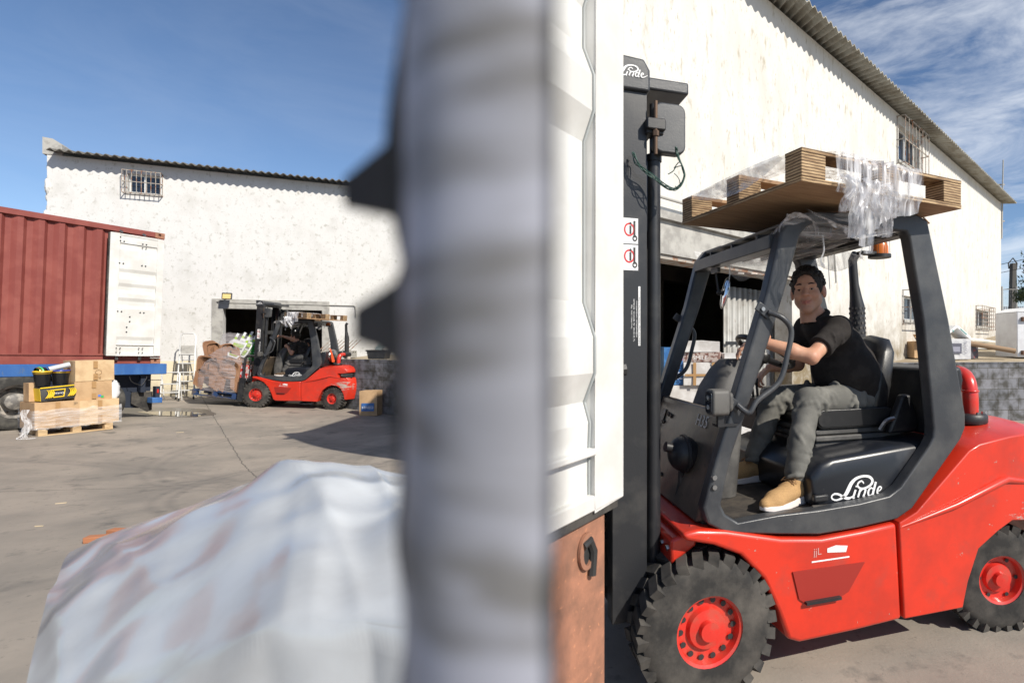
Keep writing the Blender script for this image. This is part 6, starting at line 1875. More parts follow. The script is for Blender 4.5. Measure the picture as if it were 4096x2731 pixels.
        if h < .01:
            b = MB()
            for i in range(5):
                x = fs * (.085 + .027 * i); z = fs * (.119 - .0125 * i)
                c0 = a0 - O + dv * x + Vector((0, 0, z)); k_ = 1 if i % 2 else -1
                b.tube(catmull([c0 + sdv * .034 * k_ - Vector((0, 0, .010)), c0 + dv * .008 + Vector((0, 0, .0)), c0 - sdv * .034 * k_ + dv * .018 - Vector((0, 0, .014))], 5), .0030, 6)
            c0 = a0 - O + dv * .075 * fs + Vector((0, 0, .123 * fs))
            b.ball(c0, (.008, .008, .007), 10, 8)
            for k_ in (-1, 1):
                b.tube(catmull([c0, c0 + sdv * .03 * k_ + dv * .01 + Vector((0, 0, .004)), c0 + sdv * .048 * k_ + dv * .02 - Vector((0, 0, .018)), c0 + sdv * .028 * k_ + dv * .022 - Vector((0, 0, .006)), c0], 6), .0026, 6)
            b.build('lace', M_lace, so, smooth=60)
    return body

fd = Vector((math.cos(R(-131)), math.sin(R(-131)), 0))
PJ = dict(pelvis=(1.215, -.03, 1.345), chest=(1.09, -.03, 1.62), neck=(.955, -.045, 1.795), head=(.865, -.06, 1.96),
          shL=(.985, -.195, 1.735), shR=(.985, .145, 1.745), elL=(.73, -.30, 1.575), elR=(.985, .235, 1.51), wrL=(.485, -.145, 1.665), wrR=(.775, .235, 1.49),
          hipL=(1.17, -.125, 1.315), hipR=(1.17, .095, 1.315), knL=(.765, -.215, 1.325), knR=(.745, .125, 1.30), anL=(.575, -.375, .925), anR=(.595, .125, .925),
          toeL=(.33, -.475, .83), toeR=(.36, .11, .83), floor=.805, front=(-1, 0, 0))
drv = person('man in black polo shirt smiling from the seat of the near forklift', {k: v for k, v in PJ.items()}, (1.05, 0, 1.26), M1, fd, roll=-4, pitch=1, hs=1.11,
             hands=[dict(wrist=PJ['wrL'], dir=(-.85, .35, -.35), n=(-.3, .0, .95), curl=.50, thumb=-1, fcurl=(.42, .48, .52, .58)),
                    dict(wrist=PJ['wrR'], dir=(-.75, .1, -.6), n=(-.5, .0, .85), curl=.7, thumb=1)], waist=1.2, fs=1.13)
PK = dict(pelvis=(.93, 0, 1.36), chest=(.82, 0, 1.58), neck=(.72, -.0, 1.72), head=(.64, -.02, 1.86),
          shL=(.75, -.19, 1.66), shR=(.71, .16, 1.68), elL=(.64, -.25, 1.42), elR=(.44, .22, 1.78), wrL=(.46, -.12, 1.60), wrR=(.16, .16, 1.86),
          hipL=(.90, -.12, 1.33), hipR=(.90, .11, 1.33), knL=(.60, -.18, 1.31), knR=(.62, .1, 1.3), anL=(.48, -.25, .93), anR=(.5, .1, .93),
          toeL=(.24, -.27, .83), toeR=(.26, .1, .83), floor=.805, front=(-1, 0, 0))
PK = {k: ((v[0] - .05, v[1], v[2]) if k in ('pelvis', 'chest', 'neck', 'head', 'shL', 'shR', 'hipL', 'hipR') else v) for k, v in PK.items()}
drv2 = person('man in black shirt pointing forward from the seat of the far forklift', PK, (1.0, 0, 1.26), M2, (-1, -.12, .05), hs=1.05, h=.011, hh=.006, jeans=M_jeans2, waist=.88, shoe_m=mat('brown_shoe', (.12, .08, .05), .7),
              hands=[dict(wrist=PK['wrR'], dir=(-1, 0, .05), n=(0, .2, 1), curl=.5, fcurl=(.02, 1.1, 1.2, 1.2), thumb=1, h=.006), dict(wrist=PK['wrL'], dir=(-.8, .3, .3), n=(-.2, -.9, .3), curl=.9, thumb=-1, h=.006)])
# the woman in a green vest who stands in the doorway behind the far truck
Yw = 15.6; xw = (309.5 - CX) / F * Yw; gw = gz(xw, Yw)
PW = dict(pelvis=(.05, 0, .92), chest=(.02, 0, 1.2), neck=(0, 0, 1.40), head=(-.03, -.01, 1.53), shL=(.0, -.16, 1.33), shR=(.0, .16, 1.33), elL=(.10, -.2, 1.08), elR=(.10, .2, 1.08),
          wrL=(-.13, -.08, 1.05), wrR=(-.13, .1, 1.05), hipL=(.05, -.1, .88), hipR=(.05, .1, .88), knL=(.03, -.1, .48), knR=(.03, .1, .48), anL=(.04, -.1, .09), anR=(.04, .1, .09), toeL=(-.16, -.1, .02), toeR=(-.16, .1, .02), floor=0.0, front=(-1, 0, 0))
person('dark-haired woman in a bright green safety vest standing behind the seat of the far forklift', PW, (0, 0, 0), Matrix.Translation((xw, Yw, gw)) @ Matrix.Rotation(R(10), 4, 'Z') @ Matrix.Scale(1.1, 4), (-1, -.3, 0), h=.011, hh=.006,
       jeans=M_jeans2, hair_long=True, sleeve_long=True, vest=mat('safety_green', (.30, .95, .03), .5), shoe_m=M_plastic, waist=.85,
       hands=[dict(wrist=PW['wrL'], dir=(-.8, .5, 0), n=(0, 0, 1), curl=.6, h=.006), dict(wrist=PW['wrR'], dir=(-.8, -.5, 0), n=(0, 0, 1), curl=.6, h=.006)])
# ------------------------------------------------------------------ plywood pallet on the roof, with torn stretch film
def ply_pallet(loc, rot, label):
    e = empty('plywood_pallet', loc, 0, label, 'pallet', 'plywood pallets on the cab roofs', rot=rot)
    L1, L2 = 1.09, 1.02
    MB().bb((0, 0, 0), (L1, L2, .022)).build('deck_sheet', M_ply, e, bevel=.002)
    MB().bb((.002, -.0015, .001), (L1 - .002, -.0002, .021)).bb((-.0015, .002, .001), (-.0002, L2 - .002, .021)).build('sheet_edge', M_plyedge, e)
    for iy, y in enumerate((.055, L2 / 2, L2 - .055)):
        for x in (.07, L1 / 2, L1 - .07):
            MB().bb((x - .07, y - .054, .0225), (x + .07, y + .054, .128)).build('block', M_plyedge, e, bevel=.003)
        MB().bb((0, y - .055, .1285), (L1, y + .055, .148)).build('edge_board', M_plyedge if iy == 0 else M_ply, e, bevel=.002)
    b = MB(); rn = random.Random(3)
    for k in range(7): b.box((L1 - .03 + .02 * rn.random(), .2 + .02 * k, -.012), (.11, .008, .004), (0, R(18 + 10 * rn.random()), .3 * rn.random()))
    b.build('splinter', M_ply, e)
    return e
pang = R(28)
N = Vector((.61, 2.41, 2.35))
pal1 = ply_pallet(N, (0, 0, pang), 'large plywood pallet seen from below on the roof of the near forklift')
def film_sheet(name, parent, fn, nu, nv, m): return MB().grid(fn, nu, nv).build(name, m, parent, smooth=80, fix=False)
def roof_film(P, label1, label2):
    """film draped over the front edge of the pallet and film wrapped under the roof; P is the pallet"""
    e = empty('stretch_film', (0, 0, 0), 0, label1, 'film', 'stretch film on the cab roofs')
    rn = random.Random(21)
    ph = [rn.uniform(0, 6.3) for _ in range(8)]
    def drape(u, v):
        # along the edge from .30 to .82, from the top of the pallet, over the edge and down
        x = .17 + .60 * u + .06 * (1 - v) * math.sin(5 * u)
        ln = .20 + .10 * math.sin(PI * u) + .03 * math.sin(9 * u + ph[1]) + (.10 if .25 < u < .45 else 0)
        s_ = v * (.32 + ln)
        fold = .018 * math.sin(34 * u + ph[2] + 2 * v) * min(1, 2 * v) + .010 * math.sin(67 * u + ph[3])
        if s_ < .32: return (x, .32 - s_, .154 + abs(fold) * .4)
        d = s_ - .32
        return (x + .10 * (d / .3) * (u - .35) * -1.0, -.012 - abs(fold) - .05 * d + (.10 * d if d > .16 else 0), .152 - d + .01 * math.sin(13 * u))
    film_sheet('drape', e, drape, 60, 26, M_filmv)
    def tail(x0, ln, w, sw):
        return lambda u, v: (x0 + w * (u - .5) * (1 - .5 * v) + sw * v * v + .012 * math.sin(9 * v + x0 * 20), -.05 - .03 * math.sin(3 * v) - .022 * math.sin(12 * u + 5 * v), .04 - ln * v)
    for x0, ln, w, sw in ((.26, .27, .10, -.01), (.36, .25, .13, .10), (.45, .16, .1, .05), (.21, .16, .06, -.02)): film_sheet('torn_strip', e, tail(x0, ln, w, sw), 10, 18, M_filmv)
    film_sheet('side_sheet', e, lambda u, v: (-.012 - .012 * math.sin(5 * u + 4 * v), .12 + .80 * u, .15 - (.02 + .08 * math.sin(PI * u)) * v - .0), 12, 6, M_film)
    film_sheet('side_sheet', e, lambda u, v: (.02 + .2 * v, .08 + .9 * u, .155 + .02 * math.sin(PI * u) * math.sin(9 * v)), 12, 8, M_film)
    e.matrix_world = P.matrix_world if P.matrix_world != Matrix() else Matrix.Translation(P.location) @ P.rotation_euler.to_matrix().to_4x4()
    return e
bpy.context.view_layer.update()
f1 = roof_film(pal1, 'torn clear film hanging in shreds over the pallet edge of the near forklift', '')
def roof_wrap(Mt, label):
    e = empty('roof_wrap', (0, 0, 0), 0, label, 'film', 'film wrapped round the cab roofs')
    rn = random.Random(8)
    def under(u, v):
        x = .40 + .42 * u; y = -.60 + 1.2 * v
        edge = max(0, abs(v - .5) - .42) / .08
        z = 2.165 + .07 * (x - .4) - .035 * math.sin(PI * v) - .01 * math.sin(14 * u) + edge * .11
        return (x, y * (1 - .02 * edge), z)
    film_sheet('under_wrap', e, under, 16, 40, M_filmh)
    def far_band(u, v):
        x = .42 + .86 * u; sag = .13 * math.sin(PI * u) ** .7
        return (x, .58 - .02 * math.sin(8 * u) - .05 * v, 2.24 + .06 * u - (.05 + sag) * v - .02 * math.sin(23 * u) * v)
    film_sheet('far_band', e, far_band, 40, 8, M_filmh)
    def front(u, v):
        y = -.62 + .35 * u; a = v * PI * 1.1
        return (.46 - .10 * math.cos(a) + .12 * u, y, 2.20 + .07 * math.sin(a) + .012 * math.sin(22 * u + 6 * v))
    film_sheet('corner_wrap', e, front, 20, 14, M_filmv)
    film_sheet('cross_band', e, lambda u, v: (.50 + .30 * v + .25 * u, -.585 - .01 * math.sin(20 * v), 2.31 - .14 * v * (1 - .4 * u) - .10 * u * (1 - v)), 20, 10, M_filmv)
    b = MB()
    for x, y, l in ((.62, -.56, .17), (.42, .1, .28), (.9, -.5, .1)):
        b.tube(catmull([(x, y, 2.2), (x + .015, y + .01, 2.2 - l * .5), (x - .01, y, 2.2 - l * .8), (x + .01, y, 2.2 - l)], 4), [.004] * 10 + [.008, .008, .003], 5)
    build_each(b, 'loose_strand', M_filmv, e, smooth=60)
    b = MB()
    b.grid(lambda u, v: (1.22 + .05 * math.sin(6 * u) + .03 * v, -.1 + .5 * u, 2.23 - .08 * v - .03 * math.sin(9 * u + 3 * v)), 14, 6); b.build('rear_knot', M_filmv, e, smooth=80)
    e.matrix_world = Mt
    return e
rw1 = roof_wrap(M1, 'clear film wound tightly round the roof bars of the near forklift')
bpy.context.view_layer.update()
Rl = M2 @ M1.inverted()
def to_far(o, lab):
    c = copy_tree(o); c['label'] = lab
    c.matrix_world = Rl @ o.matrix_world
    return c
pal2 = to_far(pal1, 'small-looking plywood pallet on the roof of the far forklift')
pal2.matrix_world = Matrix.Translation(M2.to_3x3() @ Vector((.28, .26, 0))) @ pal2.matrix_world @ Matrix.Rotation(R(-46), 4, 'Z')
f2 = to_far(f1, 'clear film draped over the pallet on the far forklift'); f2.matrix_world = pal2.matrix_world.copy()
to_far(rw1, 'clear film wound round the roof of the far forklift')

# green binding wire hanging from the near mast
def mpt(px, py, Y=2.62): return at(px, py, Y)
w = empty('binding_wire', (0, 0, 0), 0, 'bundle of thin green wires looped from the near mast', 'wire')
rn = random.Random(6)
b = MB()
for k in range(7):
    j = lambda a: rn.uniform(-a, a)
    pts = [(633 + j(1.5), 152 + j(2)), (636 + j(2), 160 + j(3)), (643 + j(2), 168 + j(2.5)), (652 + j(2), 175 + j(2.5)), (662 + j(2), 184 + j(2)), (672 + j(1.5), 189 + j(1.5)), (680 + j(1.5), 185 + j(1.5)), (684 + j(1), 177 + j(1)), (683 + j(1), 169), (680 + j(1.2), 160), (677 + j(1.5), 152 + j(1)), (676 + j(1.5), 147 + j(1))]
    b.tube(catmull([mpt(x, y, 2.60 + rn.uniform(-.02, .02)) for x, y in pts], 5), .0023, 5)
b.tube(catmull([mpt(x, y, 2.6) for x, y in ((674, 173), (678, 177), (680, 183), (678, 187), (675, 186))], 5), .002, 5)
b.tube(catmull([mpt(x, y, 2.6) for x, y in ((668, 174), (673, 171), (676, 167), (682, 165), (679, 162), (674, 168))], 5), .0025, 5)
b.build('wire_loop', M_greenwire, w, smooth=60)

# cartons of goods inside the garage opening, seen past the near dash panel
Yg = 7.45
def gbox(px0, px1, pt, pb, m, label, dY=0, dep=.5, rz=.35, **k):
    a, c = at(px0, pb, Yg + dY), at(px1, pb, Yg + dY)
    zt_ = at(px0, pt, Yg + dY).z
    return carton(k.pop('name', 'carton'), ((a.x + c.x) / 2, Yg + dY + dep / 2, a.z), (c.x - a.x, dep, zt_ - a.z), rz * .3, m, label, **k)
M_blueb = mat('blue_printed_carton', (.03, .13, .36), .5, c2=(.06, .2, .45), ns=8)
M_wc = mat('white_dusty_carton', (.62, .61, .60), .7, c2=(.5, .48, .46), ns=6, bump=.3, bs=30)
gb = gbox(655, 700, 385, 470, M_wc, 'lowest white carton of goods inside the garage, left', dep=.6, tape=False)
gb2 = gbox(700.5, 752, 385, 470, M_wc, 'lowest white carton of goods inside the garage, right', dep=.6, tape=False)
g1_ = gbox(662, 681, 347, 384.5, M_blueb, 'blue printed carton with a red square on the garage stack', dep=.5, tape=False)
MB().bb((.02, -.272, .33), (.12, -.268, .44)).build('red_square', M_redink, g1_)
MB().bb((-.1, -.272, .16), (.12, -.268, .17)).bb((-.1, -.272, .08), (.12, -.268, .09)).build('white_stripe', M_white, g1_)
g2_ = gbox(681.5, 745, 362, 384.5, M_wc, 'wide white carton crossed by brown tape in the middle of the garage stack', dep=.5, tape=False)
b = MB()
for x in (-.30, -.05, .2): b.bb((x, -.275, .0), (x + .04, -.27, .3))
b.bb((-.41, -.2765, .12), (.41, -.271, .15)); b.build('tape', M_tape, g2_)
text_obj('printed_word', 'wagon', .13, M_blue, gb, frame_matrix((.24, -.33, .42), (0, 0, 1), (-1, 0, 0)))
text_obj('printed_word', 'wagon', .11, M_blue, g1_, frame_matrix((.1, -.272, .02), (0, 0, 1), (-1, 0, 0)))
g3_ = gbox(684, 722, 352, 361.5, mat('magazine_carton', (.5, .42, .38), .6, c2=(.2, .09, .07), ns=18, lo=.5, hi=.55), 'flat printed carton lettered in white on the garage stack', dep=.45, rz=-.5, tape=False)
text_obj('printed_word', 'SMILE', .08, M_white, g3_, frame_matrix((-.1, -.25, .03), (1, 0, 0), (0, 0, 1)))
gbox(722.5, 745, 353, 361.5, M_wc, 'small white carton at the right of the garage stack top', dep=.45, tape=False)
gbox(678, 719, 341, 351.5, M_wc, 'white carton catching the sun on top of the garage stack', dep=.4, rz=.2, tape=False)

# things on the left terrace and behind the far truck
def tptL(px, Y): return Vector(((px - CX) / F * Y, Y, 1.2))
e = empty('hollow_block', tptL(347, 16.0), 0, 'grey hollow concrete block on the terrace behind the far forklift', 'concrete block', rot=(0, 0, .2))
b = MB(); b.ring([(-.2, 0), (.2, 0), (.2, .2), (-.2, .2)], [(-.17, .03), (.17, .03), (.17, .17), (-.17, .17)], -.2, .2, 'x'); b.bb((-.2, -.015, .03), (.2, .015, .17)); b.build('block', M_lintel, e, bevel=.004)
e = empty('steel_grate', tptL(337, 16.6), 0, 'rusty steel grate leaning on the wall behind the far forklift', 'grate', rot=(R(-20), 0, .3))
b = MB()
for k in range(9): b.box((-.4 + .1 * k, 0, .3), (.02, .02, .62), (0, R(40), 0))
b.box((0, 0, .05), (1.0, .03, .03)); b.build('bars', M_bar, e)
x_, y_ = gpt(372, 405); y_ = 14.2; x_ = (371 - CX) / F * y_
e = carton('cardboard_box', (x_, y_, gz(x_, y_) + .002), (.42, .35, .62), .1, M_card, 'brown carton with blue print on the ground behind the tail of the far forklift', tape=False)
MB().bb((-.15, -.2, .12), (.15, -.196, .32)).build('blue_print', M_blue, e)
text_obj('printed_word', 'HINEO', .09, M_white, e, frame_matrix((-.14, -.2015, .18), (1, 0, 0), (0, 0, 1)))
e = empty('waste_bin', tptL(379, 14.9), .1, 'dark grey bin heaped with striped cloth on the left terrace', 'bin')
b = MB(); b.prism([(-.2, 0), (.2, 0), (.24, .2), (-.24, .2)], -.2, .2); b.bb((-.26, -.22, .2), (.26, .22, .24)); b.build('body', M_plastic, e, bevel=.01)
b = MB(); b.box((.05, 0, .33), (.28, .08, .16), (0, R(-50), .2)); b.build('striped_cloth', mat('striped_cloth', (.5, .55, .55), .8, c2=(.1, .2, .2), ns=20, lo=.5, hi=.52, stretch=(1, 1, 6)), e, bevel=.02)

# ------------------------------------------------------------------ the load of the far forklift
LM = M2 @ Matrix.Translation((-.50, 0, .175)) @ Matrix.Rotation(R(4.5), 4, 'Y')
for c in T2.children_recursive:
    if c.name.startswith('carriage') and c.type == 'EMPTY': c.rotation_euler = (0, R(4), 0)
def place(o, M): o.matrix_world = LM @ M
lp_ = pallet('wooden_pallet', (0, 0, 0), 1.08, 1.0, .144, (0, 0, 0), mat('grey_blue_pallet', (.10, .09, .10), .8, c2=(.02, .05, .14), ns=3, lo=.45, hi=.5), 'dark blue-grey pallet carried on the forks of the far forklift')
place(lp_, Matrix.Translation((-.56, 0, 0)))
M_chair = mat('brown_moulded_plastic', (.40, .22, .13), .45, c2=(.34, .18, .1), ns=8)
def make_chair():
    e = empty('garden_chair', (0, 0, 0), 0, 'brown moulded garden chair nested in a film-wrapped stack on the far forklift', 'chair', 'brown garden chairs stacked on the forks')
    o_ = [(-.17, 0), (.17, 0), (.19, .26), (.17, .36), (.10, .40), (-.10, .40), (-.17, .36), (-.19, .26)]
    i_ = [(-.13, .04), (.13, .04), (.14, .22), (.125, .30), (.07, .33), (-.07, .33), (-.125, .30), (-.14, .22)]
    b = MB(); b.ring(o_, i_, -.2, -.185)
    for k in range(4): b.bb((-.115 + .066 * k, -.198, .035), (-.08 + .066 * k, -.187, .32))
    b.v = [(x, y, z + .36) for x, y, z in b.v]; b.build('backrest', M_chair, e)
    MB().bb((-.18, -.185, .345), (.18, .2, .365)).build('seat', M_chair, e, bevel=.01)
    for sx in (-1, 1):
        for sy in (-1, 1):
            b = MB(); b.prism([(sx * .15, .344), (sx * .19, .344), (sx * .205, 0), (sx * .175, 0)], sy * .185 - .012, sy * .185 + .012); b.build('leg', M_chair, e)
    return e
ch0 = make_chair(); first = True
ORD = ('innermost', 'second from inside', 'third from inside', 'fourth from inside', 'fifth from inside', 'outermost')
for sx, sy, n, rx, z0, lab in ((-.72, -.28, 6, 0, .146, 'lower left stack'), (-.20, -.28, 6, 0, .146, 'lower right stack'), (-.70, .25, 5, 0, .146, 'rear left stack'), (-.2, .25, 5, 0, .146, 'rear right stack'), (-.66, -.24, 5, 1, .70, 'tilted upper left stack'), (-.22, -.24, 5, 1, .68, 'tilted upper right stack')):
    for k in range(n):
        c = ch0 if first else copy_tree(ch0); first = False
        c['label'] = 'brown garden chair, %s of the %s on the far forks' % (ORD[k], lab)
        if not rx: Mx = Matrix.Translation((sx - .038 * k, sy, z0 + .024 * k))
        else: Mx = Matrix.Translation((sx - .04 * k + .05, sy, z0 + .02 * k)) @ Matrix.Rotation(R(-14), 4, 'Y') @ Matrix.Scale(.86, 4)
        place(c, Mx)
M_lime = mat('lime_plastic', (.35, .55, .03), .4); M_wp = mat('white_plastic', (.72, .74, .76), .35)
def lime_chair():
    e = empty('folding_chair', (0, 0, 0), 0, 'white and lime plastic chair hung upside down on top of the brown chairs', 'chair', 'white and lime chairs on the forks')
    o_ = [(-.13, 0), (.13, 0), (.17, .1), (.19, .5), (-.19, .5), (-.17, .1)]; i_ = [(-.10, .035), (.10, .035), (.13, .12), (.145, .42), (-.145, .42), (-.13, .12)]
    b = MB(); b.ring(o_, i_, -.012, .012); b.bb((-.13, -.01, .22), (.13, .01, .255)); b.build('frame', M_wp, e, bevel=.004)
    b = MB()
    for z in (.055, .095, .135, .175): b.bb((-.105 - z * .1, -.008, z), (.105 + z * .1, .008, z + .03))
    b.bb((-.14, -.008, .32), (.14, .008, .41)); b.build('lime_panel', M_lime, e)
    for s in (-1, 1):
        MB().bb((s * .15 - .03, -.01, .5), (s * .15 + .03, .01, .57)).build('leg', M_lime, e); MB().bb((s * .15 - .03, -.01, .572), (s * .15 + .03, .01, .68)).build('leg', M_wp, e)
    return e
lc = lime_chair()
for k in range(3):
    c = lc if k == 0 else copy_tree(lc)
    c['label'] = ('frontmost', 'middle', 'hindmost')[k] + ' of the white and lime chairs hung upside down on the load'
    place(c, Matrix.Translation((-.30 + .10 * k, -.42 + .12 * k, 1.06 + .04 * k)) @ Matrix.Rotation(R(12), 4, 'Y') @ Matrix.Rotation(R(-12), 4, 'X') @ Matrix.Scale(.92, 4))
for i, (x, y, z, col, lab) in enumerate(((-.02, -.1, 1.0, (.03, .30, .06), 'stack of green plastic tubs wrapped beside the lime chairs'), (-.14, .15, 1.02, (.03, .05, .04), 'stack of dark tubs wrapped behind the green ones'))):
    b = MB()
    for k in range(7): b.lathe([(.09, k * .075), (.13, k * .075 + .06), (.145, k * .075 + .07), (.14, k * .075 + .074)], (0, 0, 0), 'z', 18)
    o = b.build('tub_stack', mat('tub_plastic', col, .4), None, smooth=50); tag(o, lab, 'tubs'); place(o, Matrix.Translation((x, y, z)) @ Matrix.Rotation(R(5), 4, 'Y'))
b = MB(); b.ball((0, 0, 0), (.16, .2, .3), 14, 10)
o = b.build('plastic_sack', mat('grey_sack', (.42, .42, .43), .5), None, smooth=60); tag(o, 'pale sack of goods at the upper left of the wrapped load', 'sack'); place(o, Matrix.Translation((-.62, .12, 1.2)))
b = MB(); b.box((0, 0, .2), (.12, .3, .4)); o = b.build('red_packet', mat('red_packet', (.6, .04, .03), .5, c2=(.7, .6, .6), ns=10, lo=.5, hi=.52), None, bevel=.02); tag(o, 'red and white packet squeezed against the load guard', 'packet'); place(o, Matrix.Translation((.04, -.35, .5)))
rn = random.Random(31)
secs = [(.16, 1.13, .03, .53), (.45, 1.15, .02, .54), (.72, 1.12, .0, .54), (.95, 1.06, .0, .50), (1.15, .86, .0, .45), (1.45, .78, .03, .38), (1.66, .74, .04, .30)]
b = MB()
def shell(u, v):
    t = v * (len(secs) - 1); i = min(int(t), len(secs) - 2); fr_ = t - i
    z, xl, xr, hw = [secs[i][q] * (1 - fr_) + secs[i + 1][q] * fr_ for q in range(4)]
    cx_ = (-xl + xr) / 2; hx = (xl + xr) / 2
    a = 2 * PI * u; c_, s_ = math.cos(a), math.sin(a); q = (abs(c_) ** 4 + abs(s_) ** 4) ** .25
    return (cx_ + hx * c_ / q + rn.uniform(-.012, .012), hw * s_ / q + rn.uniform(-.012, .012), z + rn.uniform(-.01, .01))
b.grid(shell, 40, 16)
o = b.build('load_wrap', film_mat('load_film', .10, .50, (1, 1, 7), 4.0, (.62, .58, .60)), None, smooth=80, fix=False); tag(o, 'clear film wound round the whole chair load of the far forklift', 'film'); o.matrix_world = LM

# ------------------------------------------------------------------ foreground: open container door, rusty post, ribbed post, wrapped bundle
Rr = Vector(((617 - CX) / F * 2.1, 2.1, 0)); dD = Vector((-.425, -.905, 0)).normalized()
e = empty('container_door', (Rr.x, Rr.y, 0), 0, 'open white corrugated container door standing close to the camera beside the near mast', 'container door', rot=(0, 0, math.atan2(-dD.y, -dD.x)))
# local x runs from the hinge side (negative, near) to the free edge (0); -y is the lit face
zb, zt_ = 1.083, 3.45
DL = .80
b = MB(); b.bb((-.20, -.03, zb), (0, .03, zt_)); b.bb((-DL, -.03, zb), (-DL + .15, .03, zt_)); b.bb((-DL + .15, -.03, zb), (-.20, .03, zb + .055)); b.bb((-DL + .15, -.03, zt_ - .1), (-.20, .03, zt_))
b.bb((-DL + .15, -.035, zb + .19), (-.2, .0, zb + .215))
b.build('door_frame', M_contdoor, e, bevel=.006)
prof = [(zb + .055, .0), (zb + .19, .0), (zb + .215, .0), (zb + .30, -.004), (zb + .37, .018)]
z = zb + .37
lv = [(.10, -.024), (.12, -.024), (.12, .02), (.55, .02), (.10, -.02), (.12, -.02), (.10, .02), (.14, .02), (.10, -.02), (.12, -.02), (.10, .02), (.4, .02)]
for dz, y in lv:
    z += dz
    if z > zt_ - .12: break
    prof.append((z, y))
prof.append((zt_ - .1, .02))
vs = []
for z, y in prof: vs += [(-DL + .15, y, z), (-.20, y, z)]
b = MB(); b.add(vs, [(2 * i, 2 * i + 1, 2 * i + 3, 2 * i + 2) for i in range(len(prof) - 1)]); b.build('door_panel', M_contdoor, e, smooth=0, fix=False, solid=.004)
b = MB()
gs = []
for z, y in prof: gs.append((-.205, y - .006, z))
b.tube(gs, .006, 6); b.build('panel_weld', mat('grey_sealant', (.32, .34, .34), .6), e)
b = MB(); b.bb((-DL, -.02, zb - .03), (-.03, .02, zb - .001)); b.bb((.001, -.02, zb), (.012, .015, zt_)); b.build('gasket', M_rubber, e)
# rusty corner of the container below the door
e2 = empty('container_corner', (Rr.x, Rr.y, 0), 0, 'rusty orange steel container corner post below the white door, at the bottom of the picture', 'container corner', rot=(0, 0, math.atan2(-dD.y, -dD.x)))
b = MB(); b.bb((-.42, .0, 0), (-.085, .16, 1.045)); b.build('corner_post', M_rust, e2, bevel=.01, seg=3)
hole = [(-.22 + .05 * math.cos(2 * PI * k / 20), .95 + .062 * math.sin(2 * PI * k / 20)) for k in range(20)]
hin = [(-.22 + .028 * math.cos(2 * PI * k / 20), .945 + .043 * math.sin(2 * PI * k / 20)) for k in range(20)]
b = MB(); b.ring(hole, hin, -.014, -.0005); b.build('casting_rim', M_rust, e2)
b = MB(); b.prism(hole, -.004, -.002); b.build('casting_hole_shade', M_darkink, e2)  # dark disc, the shade inside the hole is put into its colour
b = MB(); b.tube([(-.25, -.01, .975), (-.21, -.012, .985), (-.185, -.012, .94), (-.195, -.012, .86)], .015, 8); b.build('locking_pin', M_darkink, e2)
b = MB(); b.bb((-.75, .02, 0), (-.425, .14, .96)); b.build('side_sill', M_rust, e2, bevel=.01)

# ribbed post right in front of the lens: weathered grey-white ribs, groove shade painted in dark bands, with a black rubber seal down its left edge
PL_ = Vector(((404 - CX) / F * .125, .125)); PR_ = Vector(((548 - CX) / F * .088, .088))
dp_ = (PR_ - PL_); wP = dp_.length; angp = math.atan2(dp_.y, dp_.x)
e = empty('ribbed_post', (PL_.x, PL_.y, 0), 0, 'blurred grey ribbed post with black rubber seal filling the middle of the picture', 'post', rot=(0, 0, angp))
def arcp(u):
    """rounded face of the post: it turns from the shaded left side to the lit right side"""
    return (u * wP, -.010 * max(0, math.sin(PI * u ** 1.3)) ** .8)
def rib(u, v):
    z = v * 2.6
    x, y = arcp(u)
    k = 2 * PI * (z / .0175 + .25 * math.sin(z * 37) + .2 * math.sin(z * 83 + 2))
    g = (max(-.3, math.sin(k)) * .0005 + .0006 * math.sin(k * .37 + 1)) * (.6 + .4 * math.sin(z * 29))
    return (x, y - g - .0, z)
M_rib = mat('weathered_shaded_ribs', (.42, .425, .48), .6, c2=(.33, .33, .36), ns=22, lo=.45, hi=.6, stretch=(.3, .3, 1))
def groove_shade():  # dark grime bands that also put the groove shade into the colour
    t = M_rib.node_tree; p = t.nodes['Principled BSDF']; src = p.inputs['Base Color'].links[0].from_socket
    tcn = t.nodes.new('ShaderNodeTexCoord'); w = t.nodes.new('ShaderNodeTexNoise'); w.inputs['Scale'].default_value = 1.0; w.inputs['Detail'].default_value = 3; w.inputs['Distortion'].default_value = .3
    mpn = t.nodes.new('ShaderNodeMapping'); mpn.inputs['Scale'].default_value = (14, 14, 62)
    t.links.new(tcn.outputs['Object'], mpn.inputs['Vector']); t.links.new(mpn.outputs['Vector'], w.inputs['Vector'])
    r = t.nodes.new('ShaderNodeMapRange'); r.inputs['From Min'].default_value = .50; r.inputs['From Max'].default_value = .36; r.inputs['To Max'].default_value = .8
    t.links.new(w.outputs['Fac'], r.inputs['Value'])
    x = t.nodes.new('ShaderNodeMixRGB'); t.links.new(r.outputs['Result'], x.inputs['Fac']); t.links.new(src, x.inputs['Color1']); x.inputs['Color2'].default_value = (.13, .12, .10, 1)
    t.links.new(x.outputs['Color'], p.inputs['Base Color'])
groove_shade()
b = MB(); b.grid(rib, 20, 1300)
b.grid(lambda u, v: (u * wP, .002, v * 2.6), 1, 1)
b.build('ribbed_face', M_rib, e, smooth=60, fix=False)
b = MB(); n = 500
pts = []; rr_ = []
for i in range(n + 1):
    z = 2.6 * i / n
    wv = .0022 * math.sin(z * 120 + 2 * math.sin(z * 31)) + .0018 * math.sin(z * 61 + 1)
    pts.append((-.0016 + wv, .002, z)); rr_.append((.0046 + .0016 * math.sin(z * 88 + 2)) * (.42 + .58 * math.exp(-((z - EYE - .012) / .035) ** 2)))
b.tube(pts, rr_, 8); b.build('rubber_seal', M_rubber, e, smooth=60)
